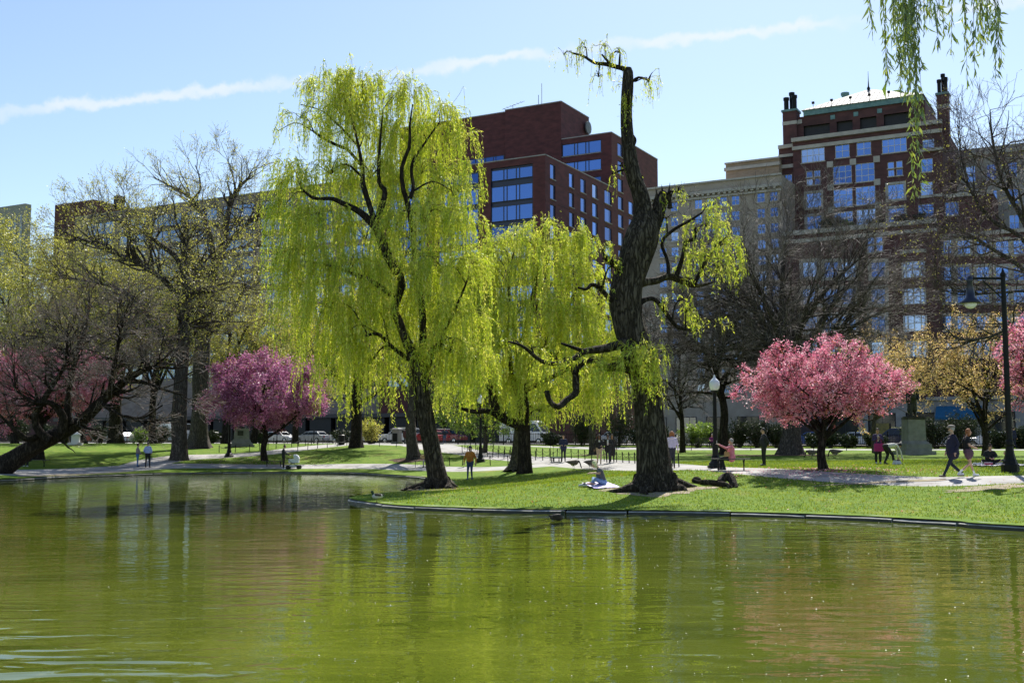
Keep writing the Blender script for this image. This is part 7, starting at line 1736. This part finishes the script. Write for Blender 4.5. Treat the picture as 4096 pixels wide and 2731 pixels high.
# bronze on the left pedestal
fused_obj('figure', [((0, 0, .1), (0, 0, .9), .4, .26, 0), ((0, 0, .9), (.1, 0, 1.5), .22, .18, 0), ((-.2, 0, 1.35), (-.5, -.1, 1.0), .09, .07, 0), ((.25, 0, 1.35), (.5, -.15, 1.1), .09, .07, 0)], [((.1, 0, 1.85), (.13, .15, .18), 0)], [M['bronze']], bz_, .035)

# pram
o = empty('pram', tuple(ongr(1174, 1876, 60)), R_(180), 'white pram with folded hood and dark frame on the shore path', 'pram')
M['pram_white'] = cloth((.62, .63, .72)); 
q = MB(); q.prism([(-.42, .52), (.36, .5), (.42, .82), (-.46, .84)], -.21, .21); q.obj('carrycot', M['pram_white'], o)
q = MB()
for i in range(5):
    a = math.pi * (.02 + .13 * i); q.tube([(-.12 - .34 * math.cos(a) * 1.0, -.22, .84 + .02), (-.12 - .34 * math.cos(a), -.2, .84 + .34 * math.sin(a)), (-.12 - .34 * math.cos(a), .2, .84 + .34 * math.sin(a)), (-.12 - .34 * math.cos(a), .22, .86)], .02, 5)
hv = []
for i in range(7):
    a = math.pi * .62 * i / 6; hv += [(-.12 - .34 * math.cos(a), y, .84 + .34 * math.sin(a) * (1 if abs(y) < .2 else .75)) for y in (-.215, -.15, .15, .215)]
q.add(hv, [(i * 4 + j, i * 4 + j + 1, i * 4 + 5 + j, i * 4 + 4 + j) for i in range(6) for j in range(3)]); q.add([(-.12, -.216, .84)] + [hv[i * 4] for i in range(7)], [(0, i + 1, i + 2) for i in range(6)]); q.add([(-.12, .216, .84)] + [hv[i * 4 + 3] for i in range(7)], [(0, i + 1, i + 2) for i in range(6)])
q.obj('hood', M['pram_white'], o)
q = MB()
for y in (-.24, .24): q.tube([(.62, y, 1.02), (.1, y, .5), (-.45, y, .2)], .016, 6); q.tube([(.42, y, .17), (.1, y, .5), (-.3, y, .5)], .016, 6)
q.tube([(.62, -.24, 1.02), (.66, 0, 1.05), (.62, .24, 1.02)], .02, 6); q.bar((.42, -.24, .17), (.42, .24, .17), .03); q.bar((-.45, -.24, .2), (-.45, .24, .2), .03); q.obj('frame', M['iron'], o)
MB().box((0, 0, .28), (.62, .36, .14), taper=1.15).obj('basket', M['pram_white'], o)
wmsh = MB().lathe([(.12, -.025), (.165, -.025), (.165, .025), (.12, .025)], 14).mesh('wheel', M['rubber'])
for x in (.42, -.45):
    for y in (-.27, .27): w_ = link('wheel', wmsh, o, (x, y, .165), (math.pi / 2, 0, 0)); MB().lathe([(.02, -.02), (.12, -.01), (.12, .01), (.02, .02)], 10).obj('rim', M['chrome'], w_)
o.scale = (.88, .88, .88)
# luggage cart
o = empty('luggage_cart', tuple(ongr(2226, 1847, 50)), R_(8), 'hotel luggage cart with arched rails standing on the path', 'cart')
MB().box((0, 0, .3), (.62, 1.05, .05)).obj('platform', cloth((.1, .16, .12)), o); MB().box((0, 0, .255), (.66, 1.08, .035)).obj('deck', M['iron'], o)
for y in (-.5, .5): MB().tube([(-.29, y, .28), (-.29, y, 1.35), (-.2, y * .8, 1.62), (0, y * .6, 1.74), (.2, y * .8, 1.62), (.29, y, 1.35), (.29, y, .28)], .022, 7).obj('rail', M['iron'], o)
MB().bar((0, -.3, 1.74), (0, .3, 1.74), .035).obj('hanging_bar', M['iron'], o); MB().box((0, 0, .98), (.56, .03, .03)).obj('cross_bar', M['iron'], o)
for x in (-.24, .24):
    for y in (-.42, .42): MB().lathe([(.05, -.02), (.1, -.02), (.1, .02), (.05, .02)], 12).obj('wheel', M['rubber'], o, loc=(x, y, .1), rot=(0, math.pi / 2, 0)); MB().box((x, y, .2), (.05, .05, .1)).obj('caster', M['iron'], o)
# guitar
gp = mb_ + [.2, -.3, .74]; o = empty('guitar', tuple(gp), R_(165), 'light wooden guitar held by the seated player', 'guitar')
gm = surf('guitar_wood', (.42, .25, .1), (.55, .36, .17), 5, .4); q = MB()
for cx_, r_ in ((0, .17), (.22, .135)): q.tube([(cx_, -.045, 0), (cx_, .045, 0)], r_, 16)
q.box((.11, 0, 0), (.2, .086, .2)); q.obj('body', gm, o); MB().box((.55, -.02, .02), (.5, .03, .05)).box((.84, -.01, .02), (.13, .02, .07)).obj('neck', M['bark_dark'], o)
# phones, bags
def small(name, label, cat_, loc, rz, build, mat_):
    o = empty(name, tuple(loc), rz, label, cat_); build(o, mat_); return o
small('phone', 'phone held up by the woman in pink', 'phone', wb + [-.56, -.02, 1.02], R_(84), lambda o, m: (MB().box((0, 0, .07), (.075, .012, .15)).obj('case', m, o), MB().box((0, -.008, .07), (.066, .004, .135)).obj('screen', M['car_glass'], o)), plain('phone_pale', (.6, .58, .6), .4))
small('handbag', 'tan handbag on the lap of the woman in pink', 'bag', wb + [-.2, -.2, .54], 0, lambda o, m: (MB().box((0, 0, .09), (.22, .12, .18), taper=.8).obj('pouch', m, o), MB().tube([(-.07, 0, .17), (0, 0, .26), (.07, 0, .17)], .01, 5).obj('strap', m, o)), cloth((.42, .24, .1)))
mg = cloth((.28, .015, .12))
small('tote_bag', 'magenta tote bag in the hand of the woman in purple', 'bag', wm2 + [-.02, -.26, .56], 0, lambda o, m: (MB().box((0, 0, .19), (.46, .14, .36), taper=.92).obj('pouch', m, o), MB().tube([(-.12, 0, .36), (-.08, 0, .56), (.08, 0, .56), (.12, 0, .36)], .012, 5).obj('handle', m, o)), mg)
tp = ongr(3872, 1907)
small('shoulder_bag', 'dark mauve cloth bag hanging at the girl’s hip', 'bag', tp + [-.02, -.2, .62], 0, lambda o, m: (MB().lathe([(.06, 0), (.15, .1), (.17, .22), (.12, .34)], 10, sy=.6).obj('pouch', m, o), MB().tube([(.05, 0, .32), (-.02, .08, .6), (-.1, .16, .84)], .014, 5).obj('strap', m, o)), cloth((.1, .05, .07)))
gb = ongr(3588, 1857)
small('shopping_bag', 'crumpled white and black bag on the grass by the bending woman', 'bag', gb, .3, lambda o, m: (MB().box((0, 0, .09), (.34, .26, .18), taper=.7).obj('pouch', m, o), MB().box((.02, -.02, .2), (.2, .16, .05), taper=.5).obj('flap', cloth((.02, .02, .025)), o)), cloth((.5, .52, .58)))
# blankets: thin cloth draped over the lawn
def blanket(label, px, py, w, h, rz, cols, seed):
    b = ongr(px, py); o = empty('picnic_blanket', tuple(b), 0, label, 'blanket'); rr = random.Random(seed); vs, fs = [], []; n = 12
    for j in range(n + 1):
        for i in range(n + 1):
            x, y = (i / n - .5) * w, (j / n - .5) * h; X_, Y_ = x * math.cos(rz) - y * math.sin(rz), x * math.sin(rz) + y * math.cos(rz)
            vs.append((X_ + rr.uniform(-.02, .02), Y_ + rr.uniform(-.02, .02), gz(b[0] + X_, b[1] + Y_) - b[2] + .03 + rr.uniform(0, .03)))
    for j in range(n):
        for i in range(n): fs.append((j * (n + 1) + i, j * (n + 1) + i + 1, (j + 1) * (n + 1) + i + 1, (j + 1) * (n + 1) + i))
    q = MB().add(vs, fs); q.m = [((k % n) // 3 + (k // n) // 3) % len(cols) for k in range(len(fs))]; q.obj('cloth', [cloth(x) for x in cols], o, True)
blanket('lilac and white blanket beside the roots of the old willow', 2402, 1943, .95, 1.5, .25, [(.42, .36, .66), (.6, .56, .7)], 1)
blanket('white and pink picnic blanket of the mother and child', 3995, 1862, 2.2, 1.5, .05, [(.68, .6, .63), (.74, .72, .72)], 2)
sh_ = ongr(2332, 1947); o = empty('shoes', tuple(sh_ + [0, 0, .02]), R_(80), 'pair of grey trainers at the left end of the lilac blanket', 'shoes')
for x in (-.09, .09): fused_obj('shoe', [((x, -.1, .05), (x, .05, .05), .05, .045, 0), ((x, .05, .045), (x, .13, .035), .042, .035, 0), ((x, -.09, .06), (x, -.05, .1), .045, .04, 1)], [], [cloth((.45, .46, .5)), cloth((.03, .03, .04))], o, .014)
for lab, px, py, mt, r_, hh in (('white paper cup on the picnic blanket', 3926, 1861, (.7, .7, .7), .045, .16), ('steel drinking bottle on the picnic blanket', 3943, 1861, (.5, .52, .58), .04, .25)):
    b = ongr(px, py); o = empty('paper_cup' if 'cup' in lab else 'drink_bottle', tuple(b + [0, -.1, .04]), 0, lab, 'cup' if 'cup' in lab else 'bottle')
    MB().lathe([(r_ * .8, 0), (r_, hh * .85), (r_ * .95, hh * .86)], 12).obj('body', cloth(mt, .4), o); MB().lathe([(r_ * 1.05, hh * .85), (r_ * .9, hh), (r_ * .5, hh * 1.02)], 12).obj('lid', cloth((.6, .6, .62), .4), o)
for k, (px, mt, lab) in enumerate(((3903, (.45, .47, .52), 'grey shoes at the left corner of the picnic blanket'), (3950, (.35, .05, .1), 'red lunch box on the picnic blanket'))):
    b = ongr(px, 1863); o = empty('lunch_box' if k else 'shoes', tuple(b + [0, -.1, .05]), .2, lab, 'box' if k else 'shoes')
    if k: MB().box((0, 0, .04), (.26, .18, .08)).obj('body', cloth(mt), o); MB().box((0, 0, .09), (.27, .19, .025)).obj('lid', cloth((.6, .5, .6)), o)
    else:
        for x in (-.1, .1): fused_obj('shoe', [((x, -.1, .05), (x, .08, .045), .05, .04, 0)], [], [cloth(mt)], o, .016)

# geese and ducks
GB, GD, GW, GK = cloth((.11, .085, .06)), cloth((.05, .04, .03)), cloth((.5, .46, .4)), cloth((.012, .012, .012))
def goose(label, loc, rz, graze=True, s=1.0):
    o = empty('goose', tuple(loc), rz, label, 'goose', 'Canada geese')
    bones = [((0, -.24, .4), (0, .16, .4), .09, .14, 0), ((0, -.1, .38), (0, .14, .36), .13, .13, 0), ((0, -.24, .42), (0, -.42, .42), .07, .03, 1), ((-.06, -.02, .3), (-.06, 0, .16), .04, .018, 1), ((.06, 0, .3), (.06, .04, .16), .04, .018, 1), ((-.06, 0, .16), (-.06, .0, .02), .014, .013, 3), ((.06, .04, .16), (.06, .05, .02), .014, .013, 3), ((-.06, 0, .015), (-.06, .09, .012), .014, .022, 3), ((.06, .05, .015), (.06, .14, .012), .014, .022, 3), ((0, .12, .32), (0, -.05, .27), .1, .08, 2)]
    neck = [(0, .2, .46), (0, .32, .46), (0, .4, .32), (0, .44, .16), (0, .47, .1)] if graze else [(0, .2, .46), (0, .27, .58), (0, .28, .74), (0, .31, .86), (0, .36, .88)]
    for a, b, r1, r2 in zip(neck[:-1], neck[1:], (.07, .045, .036, .036), (.045, .036, .036, .03)): bones.append((a, b, r1, r2, 3))
    e = np.array(neck[-1]); bones.append((tuple(e), tuple(e + ([0, .04, -.07] if graze else [0, .09, -.01])), .022, .01, 3))
    fused_obj('body', bones, [], [GB, GD, GW, GK], o, .016, s); return o
goose('grazing goose at the edge of the path left of the pair', ongr(2293, 1877), R_(-80)); goose('grazing goose nearest the walking women', ongr(2362, 1878), R_(-60))
goose('goose grazing on the mulch left of the pink cherry trunk', ongr(3250, 1834, 40), R_(80)); goose('goose walking on the lawn right of the pink cherry trunk', ongr(3343, 1831, 40), R_(85), True)
def duck(label, loc, rz, legs, cols):
    o = empty('duck', tuple(loc), rz, label, 'duck'); z = .1 if legs else -.02
    bones = [((0, -.13, .1 + z), (0, .08, .1 + z), .07, .09, 0), ((0, -.13, .12 + z), (0, -.24, .16 + z), .05, .015, 1), ((0, .1, .12 + z), (0, .16, .22 + z), .055, .04, 2), ((0, .16, .24 + z), (0, .24, .225 + z), .03, .012, 3), ((-.06, -.1, .14 + z), (-.05, .05, .15 + z), .045, .05, 1), ((.06, -.1, .14 + z), (.05, .05, .15 + z), .045, .05, 1)]
    if legs: bones += [((-.04, 0, .08), (-.04, .02, .0), .014, .016, 3), ((.04, 0, .08), (.04, .02, .0), .014, .016, 3)]
    fused_obj('body', bones, [((0, .165, .245 + z), (.042, .055, .045), 2)], [cloth(x) for x in cols], o, .012)
duck('dark duck swimming just off the granite kerb', np.array([*w0(2228, 2080), 0]), R_(-80), False, [(.06, .045, .03), (.035, .028, .02), (.02, .035, .02), (.12, .1, .03)])
duck('drake resting on the grassy tip of the bank', ongr(1508, 2008), R_(100), True, [(.5, .48, .44), (.06, .05, .04), (.012, .04, .02), (.3, .25, .05)])
